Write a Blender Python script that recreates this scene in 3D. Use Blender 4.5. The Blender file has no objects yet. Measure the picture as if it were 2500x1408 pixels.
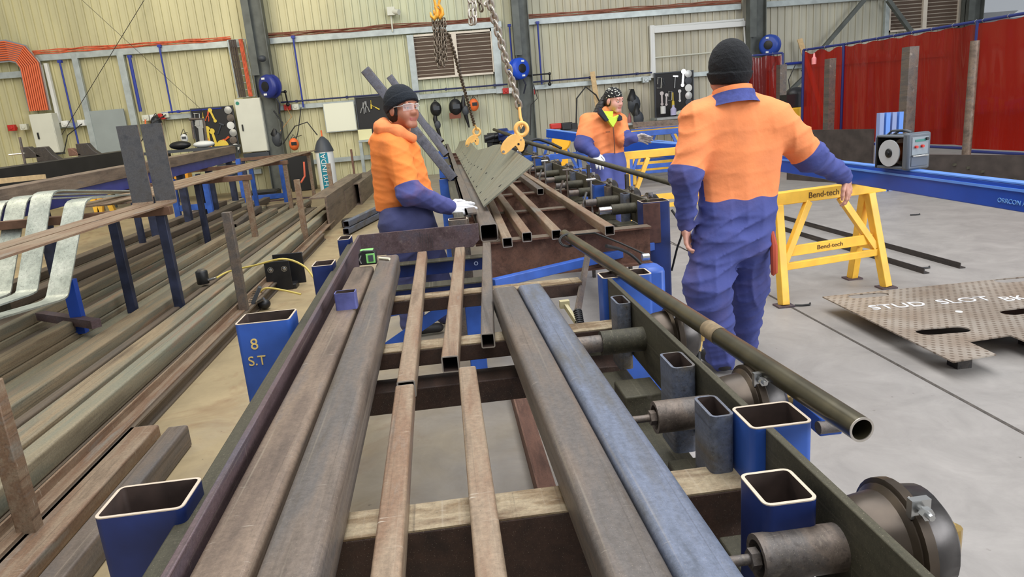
import bpy, math, random
import numpy as np
from mathutils import Vector, Matrix
random.seed(7)
SC = bpy.context.scene
COL = SC.collection

# ---------------------------------------------------------------- camera
FPX, CXP, CYP, CAMH = 1700.0, 1250.0, 704.0, 1.5
_a = np.array([-182.0, -417.0, FPX]); _a /= np.linalg.norm(_a)
_b = np.array([560.0, 0.0, FPX]); _b[1] = -(_b[0]*_a[0]+FPX*_a[2])/_a[1]; _b /= np.linalg.norm(_b)
_up = -_b
_x = np.cross(_a, _up)
if _x[0] < 0: _x = -_x
RW = np.array([_x, _a, _up])              # world = RW @ camera(x right, y down, z forward)
cam_data = bpy.data.cameras.new('camera')
cam = bpy.data.objects.new('camera', cam_data); COL.objects.link(cam)
cam_data.sensor_width = 36.0
cam_data.lens = FPX/2500.0*36.0
cam_data.clip_start = 0.05; cam_data.clip_end = 300
_c = RW @ np.diag([1.0, -1.0, -1.0])
_m = Matrix([list(map(float, r)) for r in _c]).to_4x4(); _m.translation = Vector((0, 0, CAMH))
cam.matrix_world = _m
SC.camera = cam

# ---------------------------------------------------------------- light
SC.view_settings.view_transform = 'Standard'
SC.view_settings.look = 'None'
SC.view_settings.gamma = 1.0
SC.view_settings.use_curve_mapping = False
SC.view_settings.exposure = 0.40
world = bpy.data.worlds.new('world'); SC.world = world; world.use_nodes = True
bgn = world.node_tree.nodes['Background']
bgn.inputs[0].default_value = (0.90, 0.95, 1.0, 1); bgn.inputs[1].default_value = 0.34

def area(name, loc, target, sx, sy, power, color):
    d = bpy.data.lights.new(name, 'AREA'); d.shape = 'RECTANGLE'; d.size = sx; d.size_y = sy
    d.energy = power; d.color = color
    o = bpy.data.objects.new(name, d); COL.objects.link(o); o.location = loc
    o.rotation_euler = (Vector(target)-Vector(loc)).to_track_quat('-Z', 'Y').to_euler()
    return o
area('door_daylight', (11, -3, 4.5), (1.0, 6, 0.8), 9, 5, 1000, (0.93, 0.96, 1.0))
area('skylight_front', (1, 4, 8.5), (1, 6, 0), 5, 14, 900, (0.97, 0.98, 1.0))
area('warm_fill_left', (-7, 9, 8.0), (-5, 14, 1.5), 4, 12, 620, (1.0, 0.90, 0.70))  # unseen warm lamp added to warm the left side

# ---------------------------------------------------------------- helpers
def ray(px, py): return RW @ np.array([px-CXP, py-CYP, FPX])
def P(px, py, z=None, y=None, x=None):
    """pixel of the photograph -> point in the place, on a known plane"""
    d = ray(px, py)
    if z is not None: t = (z-CAMH)/d[2]
    elif y is not None: t = y/d[1]
    else: t = x/d[0]
    return Vector((d[0]*t, d[1]*t, CAMH+d[2]*t))
def C(r, g, b, a=1.0):
    f = lambda v: (v/255/12.92) if v/255 <= 0.04045 else ((v/255+0.055)/1.055)**2.4
    return (f(r), f(g), f(b), a)
V = Vector
def empty(name, loc, label=None, cat=None, group=None, kind=None):
    o = bpy.data.objects.new(name, None); COL.objects.link(o); o.location = loc
    o.empty_display_size = 0.1
    tag(o, label, cat, group, kind); return o
def tag(o, label=None, cat=None, group=None, kind=None):
    if label: o['label'] = label
    if cat: o['category'] = cat
    if group: o['group'] = group
    if kind: o['kind'] = kind
    return o
def wloc(o):
    v = V(o.location)
    while o.parent: o = o.parent; v = v+V(o.location)
    return v

class MB:
    def __init__(s): s.v = []; s.f = []; s.inner = []
    def add(s, vs, fs):
        n = len(s.v); s.v += [V(v) for v in vs]; s.f += [tuple(i+n for i in f) for f in fs]; return s
    def box(s, c, size, R=None):
        c = V(c); hx, hy, hz = size[0]/2, size[1]/2, size[2]/2
        vs = []
        for i in range(8):
            p = V(((i & 1)*2-1, ((i >> 1) & 1)*2-1, ((i >> 2) & 1)*2-1)); p = V((p.x*hx, p.y*hy, p.z*hz))
            if R is not None: p = R @ p
            vs.append(c+p)
        return s.add(vs, [(0,2,3,1),(4,5,7,6),(0,1,5,4),(2,6,7,3),(0,4,6,2),(1,3,7,5)])
    def bx(s, x0, x1, y0, y1, z0, z1):
        return s.box(((x0+x1)/2, (y0+y1)/2, (z0+z1)/2), (x1-x0, y1-y0, z1-z0))
    def frame(s, p0, p1, up):
        d = (V(p1)-V(p0)).normalized(); side = d.cross(V(up))
        if side.length < 1e-4: side = d.cross(V((0, 1, 0)))
        side.normalize(); u = side.cross(d).normalized(); return d, side, u
    def prof(s, p0, p1, pts, up=(0, 0, 1), cap=True):
        """solid prism: 2D outline (side, up) swept from p0 to p1"""
        d, sd, u = s.frame(p0, p1, up); n = len(pts)
        vs = [V(p0)+sd*a+u*b for a, b in pts]+[V(p1)+sd*a+u*b for a, b in pts]
        fs = [(i, (i+1) % n, n+(i+1) % n, n+i) for i in range(n)]
        if cap: fs += [tuple(range(n))[::-1], tuple(range(n, 2*n))]
        return s.add(vs, fs)
    def seg(s, p0, p1, w, h, up=(0, 0, 1)):
        return s.prof(p0, p1, [(-w/2,-h/2),(w/2,-h/2),(w/2,h/2),(-w/2,h/2)], up)
    def rr(s, w, h, r, n=4):
        o = []
        for cx, cy, a0 in ((w/2-r, h/2-r, 0), (-w/2+r, h/2-r, 90), (-w/2+r, -h/2+r, 180), (w/2-r, -h/2+r, 270)):
            for k in range(n+1):
                a = math.radians(a0+90*k/n); o.append((cx+r*math.cos(a), cy+r*math.sin(a)))
        return o
    def rhs(s, p0, p1, w, h, t=0.004, r=0.008, up=(0, 0, 1)):
        """hollow section with open ends"""
        d, sd, u = s.frame(p0, p1, up); out = s.rr(w, h, r); inn = s.rr(w-2*t, h-2*t, max(r-t, 0.001)); n = len(out)
        vs = []
        for p in (p0, p1):
            for pr in (out, inn): vs += [V(p)+sd*a+u*b for a, b in pr]
        fs = []
        for i in range(n):
            j = (i+1) % n
            fs += [(i, j, 2*n+j, 2*n+i), (n+j, n+i, 3*n+i, 3*n+j), (j, i, n+i, n+j), (2*n+i, 2*n+j, 3*n+j, 3*n+i)]
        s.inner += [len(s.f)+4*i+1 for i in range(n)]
        return s.add(vs, fs)
    def cyl(s, p0, p1, r0, r1=None, n=20, cap=True):
        r1 = r0 if r1 is None else r1; d, sd, u = s.frame(p0, p1, (0, 0, 1))
        vs = []
        for p, r in ((p0, r0), (p1, r1)):
            vs += [V(p)+sd*(r*math.cos(2*math.pi*i/n))+u*(r*math.sin(2*math.pi*i/n)) for i in range(n)]
        fs = [(i, (i+1) % n, n+(i+1) % n, n+i) for i in range(n)]
        if cap: fs += [tuple(range(n))[::-1], tuple(range(n, 2*n))]
        return s.add(vs, fs)
    def pipe(s, p0, p1, r, t, n=28):
        d, sd, u = s.frame(p0, p1, (0, 0, 1)); vs = []
        for p in (p0, p1):
            for q in (r, r-t): vs += [V(p)+sd*(q*math.cos(2*math.pi*i/n))+u*(q*math.sin(2*math.pi*i/n)) for i in range(n)]
        fs = []
        for i in range(n):
            j = (i+1) % n
            fs += [(i, j, 2*n+j, 2*n+i), (n+j, n+i, 3*n+i, 3*n+j), (j, i, n+i, n+j), (2*n+i, 2*n+j, 3*n+j, 3*n+i)]
        return s.add(vs, fs)
    def lathe(s, p0, axis, prof, n=32, cap=True):
        """prof: list of (distance along axis, radius)"""
        a = V(axis).normalized(); p0 = V(p0); sd = a.cross(V((0, 0, 1)))
        if sd.length < 1e-3: sd = V((1, 0, 0))
        sd.normalize(); u = sd.cross(a); m = len(prof); vs = []
        for t, r in prof: vs += [p0+a*t+sd*(r*math.cos(2*math.pi*i/n))+u*(r*math.sin(2*math.pi*i/n)) for i in range(n)]
        fs = [(k*n+i, k*n+(i+1) % n, (k+1)*n+(i+1) % n, (k+1)*n+i) for k in range(m-1) for i in range(n)]
        if cap: fs += [tuple(range(n))[::-1], tuple(range((m-1)*n, m*n))]
        return s.add(vs, fs)
    def sweep(s, pts, r, n=8, closed=False):
        pts = [V(p) for p in pts]; m = len(pts); vs = []; prev = None
        for k in range(m):
            a = pts[(k-1) % m] if (closed or k > 0) else pts[k]; b = pts[(k+1) % m] if (closed or k < m-1) else pts[k]
            d = (b-a).normalized()
            if prev is None:
                sd = d.cross(V((0, 0, 1)))
                if sd.length < 1e-3: sd = d.cross(V((1, 0, 0)))
            else: sd = prev-d*prev.dot(d)
            sd.normalize(); prev = sd; u = sd.cross(d); rk = r[k] if isinstance(r, (list, tuple)) else r
            vs += [pts[k]+sd*(rk*math.cos(2*math.pi*i/n))+u*(rk*math.sin(2*math.pi*i/n)) for i in range(n)]
        fs = []
        for k in range(m if closed else m-1):
            k2 = (k+1) % m; fs += [(k*n+i, k*n+(i+1) % n, k2*n+(i+1) % n, k2*n+i) for i in range(n)]
        if not closed: fs += [tuple(range(n))[::-1], tuple(range((m-1)*n, m*n))]
        return s.add(vs, fs)
    def strip(s, pts, side, w, t):
        """flat bar: path pts, width w along 'side', thickness t"""
        pts = [V(p) for p in pts]; sd = V(side).normalized(); m = len(pts); vs = []
        for k in range(m):
            d = (pts[min(k+1, m-1)]-pts[max(k-1, 0)]).normalized(); nn = sd.cross(d).normalized()
            vs += [pts[k]+sd*(w/2)+nn*(t/2), pts[k]-sd*(w/2)+nn*(t/2), pts[k]-sd*(w/2)-nn*(t/2), pts[k]+sd*(w/2)-nn*(t/2)]
        fs = [(k*4+i, k*4+(i+1) % 4, k*4+4+(i+1) % 4, k*4+4+i) for k in range(m-1) for i in range(4)]+[(3, 2, 1, 0), (4*m-4, 4*m-3, 4*m-2, 4*m-1)]
        return s.add(vs, fs)
    def sph(s, c, r, n=12, sc=(1, 1, 1)):
        c = V(c); vs = []; fs = []
        for j in range(n+1):
            th = math.pi*j/n
            for i in range(2*n):
                ph = math.pi*i/n; vs.append(c+V((r*sc[0]*math.sin(th)*math.cos(ph), r*sc[1]*math.sin(th)*math.sin(ph), r*sc[2]*math.cos(th))))
        for j in range(n):
            for i in range(2*n):
                i2 = (i+1) % (2*n); fs.append((j*2*n+i, (j+1)*2*n+i, (j+1)*2*n+i2, j*2*n+i2))
        return s.add(vs, fs)
    def obj(s, name, mat, parent=None, label=None, cat=None, group=None, kind=None, smooth=35, bevel=0, origin=None):
        if origin is not None: o0 = V(origin)
        elif parent is not None: o0 = wloc(parent)
        else:
            xs = [v.x for v in s.v]; ys = [v.y for v in s.v]; zs = [v.z for v in s.v]
            o0 = V(((min(xs)+max(xs))/2, (min(ys)+max(ys))/2, min(zs)))
        me = bpy.data.meshes.new(name); me.from_pydata([tuple(v-o0) for v in s.v], [], s.f); me.validate()
        me.polygons.foreach_set('use_smooth', [True]*len(me.polygons))
        if smooth < 180: me.set_sharp_from_angle(angle=math.radians(smooth))
        for mm in (mat if isinstance(mat, (list, tuple)) else [mat]): me.materials.append(mm)
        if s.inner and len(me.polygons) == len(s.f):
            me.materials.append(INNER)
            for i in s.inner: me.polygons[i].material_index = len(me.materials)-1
        o = bpy.data.objects.new(name, me); COL.objects.link(o)
        if parent is not None: o.parent = parent; o.location = o0-wloc(parent)
        else: o.location = o0
        if bevel:
            b = o.modifiers.new('bevel', 'BEVEL'); b.width = bevel; b.segments = 2; b.limit_method = 'ANGLE'; b.angle_limit = 0.6
        me.update()
        # consistent normals
        import bmesh
        bm = bmesh.new(); bm.from_mesh(me); bmesh.ops.recalc_face_normals(bm, faces=bm.faces); bm.to_mesh(me); bm.free()
        return tag(o, label, cat, group, kind)
def copytree(o, loc=None, label=None, parent=None):
    c = o.copy(); COL.objects.link(c)
    if parent is not None: c.parent = parent
    if loc is not None: c.location = loc
    if label: c['label'] = label
    for ch in list(o.children): copytree(ch, parent=c)
    return c

# ---------------------------------------------------------------- materials
def new_mat(name):
    m = bpy.data.materials.new(name); m.use_nodes = True
    return m, m.node_tree.nodes, m.node_tree.links, m.node_tree.nodes['Principled BSDF']
def plain(name, col, rough=0.5, metal=0.0, noise=0.0, scale=20, bump=0.0, spec=None, coat=0):
    m, N, L, b = new_mat(name)
    b.inputs['Base Color'].default_value = col; b.inputs['Roughness'].default_value = rough; b.inputs['Metallic'].default_value = metal
    if coat: b.inputs['Coat Weight'].default_value = coat
    if noise or bump:
        tc = N.new('ShaderNodeTexCoord'); nz = N.new('ShaderNodeTexNoise'); nz.inputs['Scale'].default_value = scale; nz.inputs['Detail'].default_value = 6
        L.new(tc.outputs['Object'], nz.inputs['Vector'])
        if noise:
            mx = N.new('ShaderNodeMix'); mx.data_type = 'RGBA'
            mx.inputs[6].default_value = tuple(c*(1-noise) for c in col[:3])+(1,); mx.inputs[7].default_value = tuple(min(1, c*(1+noise)) for c in col[:3])+(1,)
            rp = N.new('ShaderNodeValToRGB'); rp.color_ramp.elements[0].position = 0.35; rp.color_ramp.elements[1].position = 0.65
            L.new(nz.outputs['Fac'], rp.inputs[0]); L.new(rp.outputs[0], mx.inputs[0]); L.new(mx.outputs[2], b.inputs['Base Color'])
        if bump:
            bp = N.new('ShaderNodeBump'); bp.inputs['Strength'].default_value = bump; bp.inputs['Distance'].default_value = 0.01
            L.new(nz.outputs['Fac'], bp.inputs['Height']); L.new(bp.outputs[0], b.inputs['Normal'])
    return m
def steel(name, stops, rough=0.5, metal=0.25, stretch=(9, 1.2, 9), fine=60, scratch=0.5, bump=0.15):
    """mill-scale steel: long soft patches of several tones, fine grain, pale scratches"""
    m, N, L, b = new_mat(name)
    tc = N.new('ShaderNodeTexCoord'); mp = N.new('ShaderNodeMapping'); mp.inputs['Scale'].default_value = stretch
    oi = N.new('ShaderNodeObjectInfo'); ad = N.new('ShaderNodeVectorMath'); ad.operation = 'ADD'
    sc = N.new('ShaderNodeVectorMath'); sc.operation = 'SCALE'; sc.inputs['Scale'].default_value = 37.0
    cb = N.new('ShaderNodeCombineXYZ')
    for k in range(3): L.new(oi.outputs['Random'], cb.inputs[k])
    L.new(cb.outputs[0], sc.inputs[0]); L.new(tc.outputs['Object'], mp.inputs[0]); L.new(mp.outputs[0], ad.inputs[0]); L.new(sc.outputs[0], ad.inputs[1])
    nz = N.new('ShaderNodeTexNoise'); nz.inputs['Scale'].default_value = 1.3; nz.inputs['Detail'].default_value = 7; nz.inputs['Roughness'].default_value = 0.62
    L.new(ad.outputs[0], nz.inputs['Vector'])
    rp = N.new('ShaderNodeValToRGB'); els = rp.color_ramp.elements
    while len(els) < len(stops): els.new(0.5)
    for i, c in enumerate(stops): els[i].position = 0.30+0.40*i/max(1, len(stops)-1); els[i].color = c
    L.new(nz.outputs['Fac'], rp.inputs[0])
    n2 = N.new('ShaderNodeTexNoise'); n2.inputs['Scale'].default_value = fine*1.6; n2.inputs['Detail'].default_value = 5; n2.inputs['Roughness'].default_value = 0.75
    L.new(tc.outputs['Object'], n2.inputs['Vector'])
    mr = N.new('ShaderNodeMapRange'); mr.inputs[1].default_value = 0.3; mr.inputs[2].default_value = 0.7; mr.inputs[3].default_value = 0.74; mr.inputs[4].default_value = 1.18
    L.new(n2.outputs['Fac'], mr.inputs[0])
    mu = N.new('ShaderNodeVectorMath'); mu.operation = 'SCALE'; L.new(rp.outputs[0], mu.inputs[0]); L.new(mr.outputs[0], mu.inputs['Scale'])
    src = mu.outputs[0]
    n4 = N.new('ShaderNodeTexNoise'); n4.inputs['Scale'].default_value = fine*8; n4.inputs['Detail'].default_value = 2; L.new(tc.outputs['Object'], n4.inputs['Vector'])
    r4 = N.new('ShaderNodeMapRange'); r4.inputs[1].default_value = 0.66; r4.inputs[2].default_value = 0.74; r4.inputs[3].default_value = 0; r4.inputs[4].default_value = 0.38; L.new(n4.outputs['Fac'], r4.inputs[0])
    x4 = N.new('ShaderNodeMix'); x4.data_type = 'RGBA'; x4.inputs[7].default_value = C(186, 172, 152); L.new(r4.outputs[0], x4.inputs[0]); L.new(src, x4.inputs[6]); src = x4.outputs[2]
    r5 = N.new('ShaderNodeMapRange'); r5.inputs[1].default_value = 0.34; r5.inputs[2].default_value = 0.27; r5.inputs[3].default_value = 0; r5.inputs[4].default_value = 0.6; L.new(n4.outputs['Fac'], r5.inputs[0])
    x5 = N.new('ShaderNodeMix'); x5.data_type = 'RGBA'; x5.inputs[7].default_value = C(34, 30, 26); L.new(r5.outputs[0], x5.inputs[0]); L.new(src, x5.inputs[6]); src = x5.outputs[2]
    if scratch:
        mpl = N.new('ShaderNodeMapping'); mpl.inputs['Scale'].default_value = (110, .9, 110); L.new(tc.outputs['Object'], mpl.inputs[0])
        nl = N.new('ShaderNodeTexNoise'); nl.inputs['Scale'].default_value = 1.0; nl.inputs['Detail'].default_value = 2; L.new(mpl.outputs[0], nl.inputs['Vector'])
        rl = N.new('ShaderNodeMapRange'); rl.inputs[1].default_value = 0.62; rl.inputs[2].default_value = 0.74; rl.inputs[3].default_value = 0; rl.inputs[4].default_value = .38*scratch+.1; L.new(nl.outputs['Fac'], rl.inputs[0])
        xl = N.new('ShaderNodeMix'); xl.data_type = 'RGBA'; xl.inputs[7].default_value = C(170, 158, 138); L.new(rl.outputs[0], xl.inputs[0]); L.new(src, xl.inputs[6]); src = xl.outputs[2]
        rd = N.new('ShaderNodeMapRange'); rd.inputs[1].default_value = 0.40; rd.inputs[2].default_value = 0.28; rd.inputs[3].default_value = 0; rd.inputs[4].default_value = .45; L.new(nl.outputs['Fac'], rd.inputs[0])
        xd = N.new('ShaderNodeMix'); xd.data_type = 'RGBA'; xd.inputs[7].default_value = C(52, 44, 38); L.new(rd.outputs[0], xd.inputs[0]); L.new(src, xd.inputs[6]); src = xd.outputs[2]
        mp2 = N.new('ShaderNodeMapping'); mp2.inputs['Scale'].default_value = (12, 160, 12); L.new(tc.outputs['Object'], mp2.inputs[0])
        n3 = N.new('ShaderNodeTexNoise'); n3.inputs['Scale'].default_value = 1.0; n3.inputs['Detail'].default_value = 3; L.new(mp2.outputs[0], n3.inputs['Vector'])
        r3 = N.new('ShaderNodeMapRange'); r3.inputs[1].default_value = 0.69; r3.inputs[2].default_value = 0.76; r3.inputs[3].default_value = 0; r3.inputs[4].default_value = scratch
        L.new(n3.outputs['Fac'], r3.inputs[0])
        mx = N.new('ShaderNodeMix'); mx.data_type = 'RGBA'; mx.inputs[7].default_value = C(196, 186, 170)
        L.new(r3.outputs[0], mx.inputs[0]); L.new(src, mx.inputs[6]); src = mx.outputs[2]
    L.new(src, b.inputs['Base Color'])
    b.inputs['Roughness'].default_value = rough; b.inputs['Metallic'].default_value = metal
    bp = N.new('ShaderNodeBump'); bp.inputs['Strength'].default_value = bump; bp.inputs['Distance'].default_value = 0.004
    L.new(n2.outputs['Fac'], bp.inputs['Height']); L.new(bp.outputs[0], b.inputs['Normal'])
    return m
def two_tone(name, ca, cb_, rough=0.8, bump=0.35, ns=45, dirt=None, attr='tone'):
    """cloth or skin whose second colour starts where the mesh attribute passes zero"""
    m, N, L, b = new_mat(name)
    at = N.new('ShaderNodeAttribute'); at.attribute_name = attr
    st = N.new('ShaderNodeMapRange'); st.inputs[1].default_value = -0.0015; st.inputs[2].default_value = 0.0015
    L.new(at.outputs['Fac'], st.inputs[0])
    mx = N.new('ShaderNodeMix'); mx.data_type = 'RGBA'; mx.inputs[6].default_value = ca; mx.inputs[7].default_value = cb_
    L.new(st.outputs[0], mx.inputs[0])
    tc = N.new('ShaderNodeTexCoord'); nz = N.new('ShaderNodeTexNoise'); nz.inputs['Scale'].default_value = ns; nz.inputs['Detail'].default_value = 6
    L.new(tc.outputs['Object'], nz.inputs['Vector'])
    src = mx.outputs[2]
    if dirt:
        n2 = N.new('ShaderNodeTexNoise'); n2.inputs['Scale'].default_value = 5; n2.inputs['Detail'].default_value = 5; L.new(tc.outputs['Object'], n2.inputs['Vector'])
        r2 = N.new('ShaderNodeMapRange'); r2.inputs[1].default_value = 0.5; r2.inputs[2].default_value = 0.75; r2.inputs[3].default_value = 0; r2.inputs[4].default_value = dirt[1]
        L.new(n2.outputs['Fac'], r2.inputs[0]); m2 = N.new('ShaderNodeMix'); m2.data_type = 'RGBA'; m2.inputs[7].default_value = dirt[0]
        L.new(r2.outputs[0], m2.inputs[0]); L.new(src, m2.inputs[6]); src = m2.outputs[2]
    L.new(src, b.inputs['Base Color']); b.inputs['Roughness'].default_value = rough
    bp = N.new('ShaderNodeBump'); bp.inputs['Strength'].default_value = bump; bp.inputs['Distance'].default_value = 0.004
    L.new(nz.outputs['Fac'], bp.inputs['Height']); L.new(bp.outputs[0], b.inputs['Normal'])
    return m

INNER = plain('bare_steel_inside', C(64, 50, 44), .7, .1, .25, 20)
S_BROWN = steel('steel_brown', [C(78, 66, 58), C(108, 92, 80), C(128, 110, 94), C(104, 96, 92)])
S_GREYBR = steel('steel_grey_brown', [C(84, 74, 66), C(114, 101, 90), C(98, 92, 88), C(88, 78, 68)], scratch=0.25)
S_BLUEGREY = steel('steel_blue_grey', [C(82, 88, 100), C(110, 118, 136), C(98, 100, 106), C(102, 92, 76)], scratch=0.25, metal=0.35)
S_TAN = steel('steel_tan', [C(116, 98, 80), C(150, 130, 108), C(132, 104, 82), C(140, 132, 120)], scratch=0.8)
S_DARK = steel('steel_dark', [C(40, 37, 36), C(60, 54, 50), C(50, 48, 50)], scratch=0.15, rough=0.55)
S_OLIVE = steel('steel_olive', [C(52, 50, 38), C(76, 72, 56), C(64, 58, 46)], scratch=0.1, rough=0.65)
S_RUST = steel('steel_rust', [C(82, 56, 44), C(116, 82, 66), C(96, 68, 56), C(134, 100, 82)], scratch=0.0, rough=0.8, metal=0.0, fine=120)
S_MAROON = steel('steel_maroon', [C(70, 54, 56), C(96, 78, 80), C(84, 78, 88)], scratch=0.2)
S_LONG = steel('steel_long_stock', [C(104, 88, 68), C(150, 132, 104), C(122, 118, 100), C(158, 126, 98)], scratch=0.2, stretch=(7, 0.5, 7), rough=0.6, metal=0.1)
S_LONG2 = steel('steel_long_stock_dark', [C(70, 60, 52), C(100, 86, 70), C(84, 78, 70)], scratch=0.15, stretch=(7, 0.5, 7), rough=0.6, metal=0.1)
S_GALV = steel('steel_galvanised', [C(140, 148, 140), C(168, 174, 164), C(186, 190, 180)], scratch=0.1, metal=0.4, rough=0.4, stretch=(6, 3, 6), fine=25)
S_CHECK = steel('steel_sheet_green', [C(98, 94, 76), C(132, 130, 112), C(116, 118, 104), C(160, 140, 104)], scratch=0.0, metal=0.05, stretch=(1.0, 7, 1.0), rough=0.55)
BLUE = plain('blue_paint', C(46, 86, 168), 0.45, 0.0, 0.18, 9, 0.08)
BLUE_D = plain('dark_blue_paint', C(22, 42, 98), 0.45, 0.0, 0.25, 9, 0.08)
BLUE_M = plain('beam_blue_paint', C(24, 70, 165), 0.35, 0.0, 0.06, 6)
BLUE_L = plain('beam_light_blue_flange', C(92, 140, 220), 0.35, 0.0, 0.05, 6)
YEL = plain('yellow_paint', C(244, 190, 66), 0.45, 0.0, 0.10, 8, 0.05)
YEL2 = plain('clamp_yellow_paint', C(240, 186, 104), 0.4, 0.0, 0.06, 20)
BLACK = plain('black_plastic', C(24, 24, 25), 0.45)
RUBBER = plain('black_rubber', C(22, 22, 23), 0.6)
DKGREY = plain('dark_grey_plastic', C(62, 66, 72), 0.5)
WHITE = plain('white_plastic', C(225, 226, 222), 0.5)
CHROME = plain('bright_metal', C(190, 190, 188), 0.25, 0.9)
BRASS = plain('brass', C(190, 160, 100), 0.3, 0.8)
CHAINM = plain('chain_steel', C(190, 182, 170), 0.35, 0.6, 0.2, 40)
CHAIN_D = plain('chain_dark_steel', C(120, 108, 94), 0.4, 0.7, 0.2, 40)
ORANGE_P = plain('orange_plastic', C(232, 110, 50), 0.5)
RED_P = plain('red_plastic', C(190, 40, 30), 0.45)
CREAM = plain('cream_enamel', C(212, 212, 196), 0.4, 0, 0.03, 3)
BOARD = plain('whiteboard_white', C(236, 236, 214), 0.3)
WOOD = plain('pine_wood', C(206, 176, 130), 0.7, 0, 0.12, 15)
GALV = plain('galvanised_girt', C(176, 184, 182), 0.4, 0.3, 0.12, 6)
COLSTEEL = plain('column_grey_steel', C(92, 96, 92), 0.55, 0.2, 0.18, 4)
CABLE_O = plain('orange_cable', C(206, 96, 60), 0.6, 0, 0.2, 12)
WORN = steel('steel_worn_top', [C(84, 66, 46), C(120, 98, 70), C(168, 152, 124), C(104, 80, 56)], scratch=.8, stretch=(3, 9, 3), rough=.6)
POSTB = plain('post_blue_black', C(38, 44, 66), .55, .1, .45, 7, .1)
CUT = plain('fresh_cut_steel', C(186, 178, 168), 0.35, 0.6)
CHALK = plain('yellow_paint_marker', C(232, 200, 120), 0.7)

# ================================================================ SETTING
WY = 19.5                                   # back wall
def wpx(tl, br, y):
    a = P(*tl, y=y); b = P(*br, y=y); return min(a.x, b.x), max(a.x, b.x), min(a.z, b.z), max(a.z, b.z)
def struct(name, mb, mat, **k): return mb.obj(name, mat, kind='structure', **k)

# floor
m, N, L, b = new_mat('concrete_floor')
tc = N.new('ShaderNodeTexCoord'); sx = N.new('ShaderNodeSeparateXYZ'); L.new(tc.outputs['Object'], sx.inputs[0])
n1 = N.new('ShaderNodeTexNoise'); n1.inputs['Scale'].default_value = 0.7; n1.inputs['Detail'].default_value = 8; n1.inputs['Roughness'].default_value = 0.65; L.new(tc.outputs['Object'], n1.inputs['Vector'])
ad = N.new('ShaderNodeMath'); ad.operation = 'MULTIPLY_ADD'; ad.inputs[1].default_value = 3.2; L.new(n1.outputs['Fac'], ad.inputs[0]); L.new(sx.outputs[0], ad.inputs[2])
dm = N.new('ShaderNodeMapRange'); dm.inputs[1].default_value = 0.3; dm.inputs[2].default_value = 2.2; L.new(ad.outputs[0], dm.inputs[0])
mx = N.new('ShaderNodeMix'); mx.data_type = 'RGBA'; mx.inputs[6].default_value = C(160, 142, 108); mx.inputs[7].default_value = C(149, 144, 139); L.new(dm.outputs[0], mx.inputs[0])  # tan left side: warm light put into the colour along with dust
n2 = N.new('ShaderNodeTexNoise'); n2.inputs['Scale'].default_value = 3.0; n2.inputs['Detail'].default_value = 10; n2.inputs['Roughness'].default_value = 0.72; n2.inputs['Distortion'].default_value = 0.6; L.new(tc.outputs['Object'], n2.inputs['Vector'])
r2 = N.new('ShaderNodeMapRange'); r2.inputs[1].default_value = 0.3; r2.inputs[2].default_value = 0.7; r2.inputs[3].default_value = 0.80; r2.inputs[4].default_value = 1.14; L.new(n2.outputs['Fac'], r2.inputs[0])
sc = N.new('ShaderNodeVectorMath'); sc.operation = 'SCALE'; L.new(mx.outputs[2], sc.inputs[0]); L.new(r2.outputs[0], sc.inputs['Scale'])
n3 = N.new('ShaderNodeTexNoise'); n3.inputs['Scale'].default_value = 26; n3.inputs['Detail'].default_value = 4; L.new(tc.outputs['Object'], n3.inputs['Vector'])
r3 = N.new('ShaderNodeMapRange'); r3.inputs[1].default_value = 0.70; r3.inputs[2].default_value = 0.78; r3.inputs[3].default_value = 0; r3.inputs[4].default_value = 0.6; L.new(n3.outputs['Fac'], r3.inputs[0])
m3 = N.new('ShaderNodeMix'); m3.data_type = 'RGBA'; m3.inputs[7].default_value = C(70, 62, 52); L.new(r3.outputs[0], m3.inputs[0]); L.new(sc.outputs[0], m3.inputs[6])
n5 = N.new('ShaderNodeTexNoise'); n5.inputs['Scale'].default_value = 1.7; n5.inputs['Detail'].default_value = 9; n5.inputs['Roughness'].default_value = .7; n5.inputs['Distortion'].default_value = 1.2; L.new(tc.outputs['Object'], n5.inputs['Vector'])
r5 = N.new('ShaderNodeMapRange'); r5.inputs[1].default_value = 0.52; r5.inputs[2].default_value = 0.68; r5.inputs[3].default_value = 0; r5.inputs[4].default_value = 0.55; L.new(n5.outputs['Fac'], r5.inputs[0])
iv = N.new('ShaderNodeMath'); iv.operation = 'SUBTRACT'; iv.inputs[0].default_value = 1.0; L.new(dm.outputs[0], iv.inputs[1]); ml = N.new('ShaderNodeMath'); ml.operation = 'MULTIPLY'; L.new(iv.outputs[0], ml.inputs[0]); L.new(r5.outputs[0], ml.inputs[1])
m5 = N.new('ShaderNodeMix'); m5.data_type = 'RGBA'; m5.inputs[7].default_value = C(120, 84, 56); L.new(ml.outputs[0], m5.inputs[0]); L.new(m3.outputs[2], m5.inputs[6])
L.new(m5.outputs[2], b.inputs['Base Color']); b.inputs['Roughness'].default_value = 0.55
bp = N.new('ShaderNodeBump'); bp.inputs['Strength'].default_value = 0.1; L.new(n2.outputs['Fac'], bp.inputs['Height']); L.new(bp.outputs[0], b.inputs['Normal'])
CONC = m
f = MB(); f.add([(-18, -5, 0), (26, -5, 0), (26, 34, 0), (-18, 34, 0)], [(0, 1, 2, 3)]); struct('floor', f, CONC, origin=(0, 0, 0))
JOINT = plain('joint_sealant', C(78, 72, 66), 0.8, 0, 0.3, 30)
j = MB()
a_, b_ = P(1868, 715, z=0), P(2500, 1058, z=0); dj = (b_-a_).normalized()
j.seg(a_-dj*3.2+V((0, 0, .0008)), b_+dj*3+V((0, 0, .0008)), 0.018, 0.0016); struct('trim_1', j, JOINT)
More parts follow.
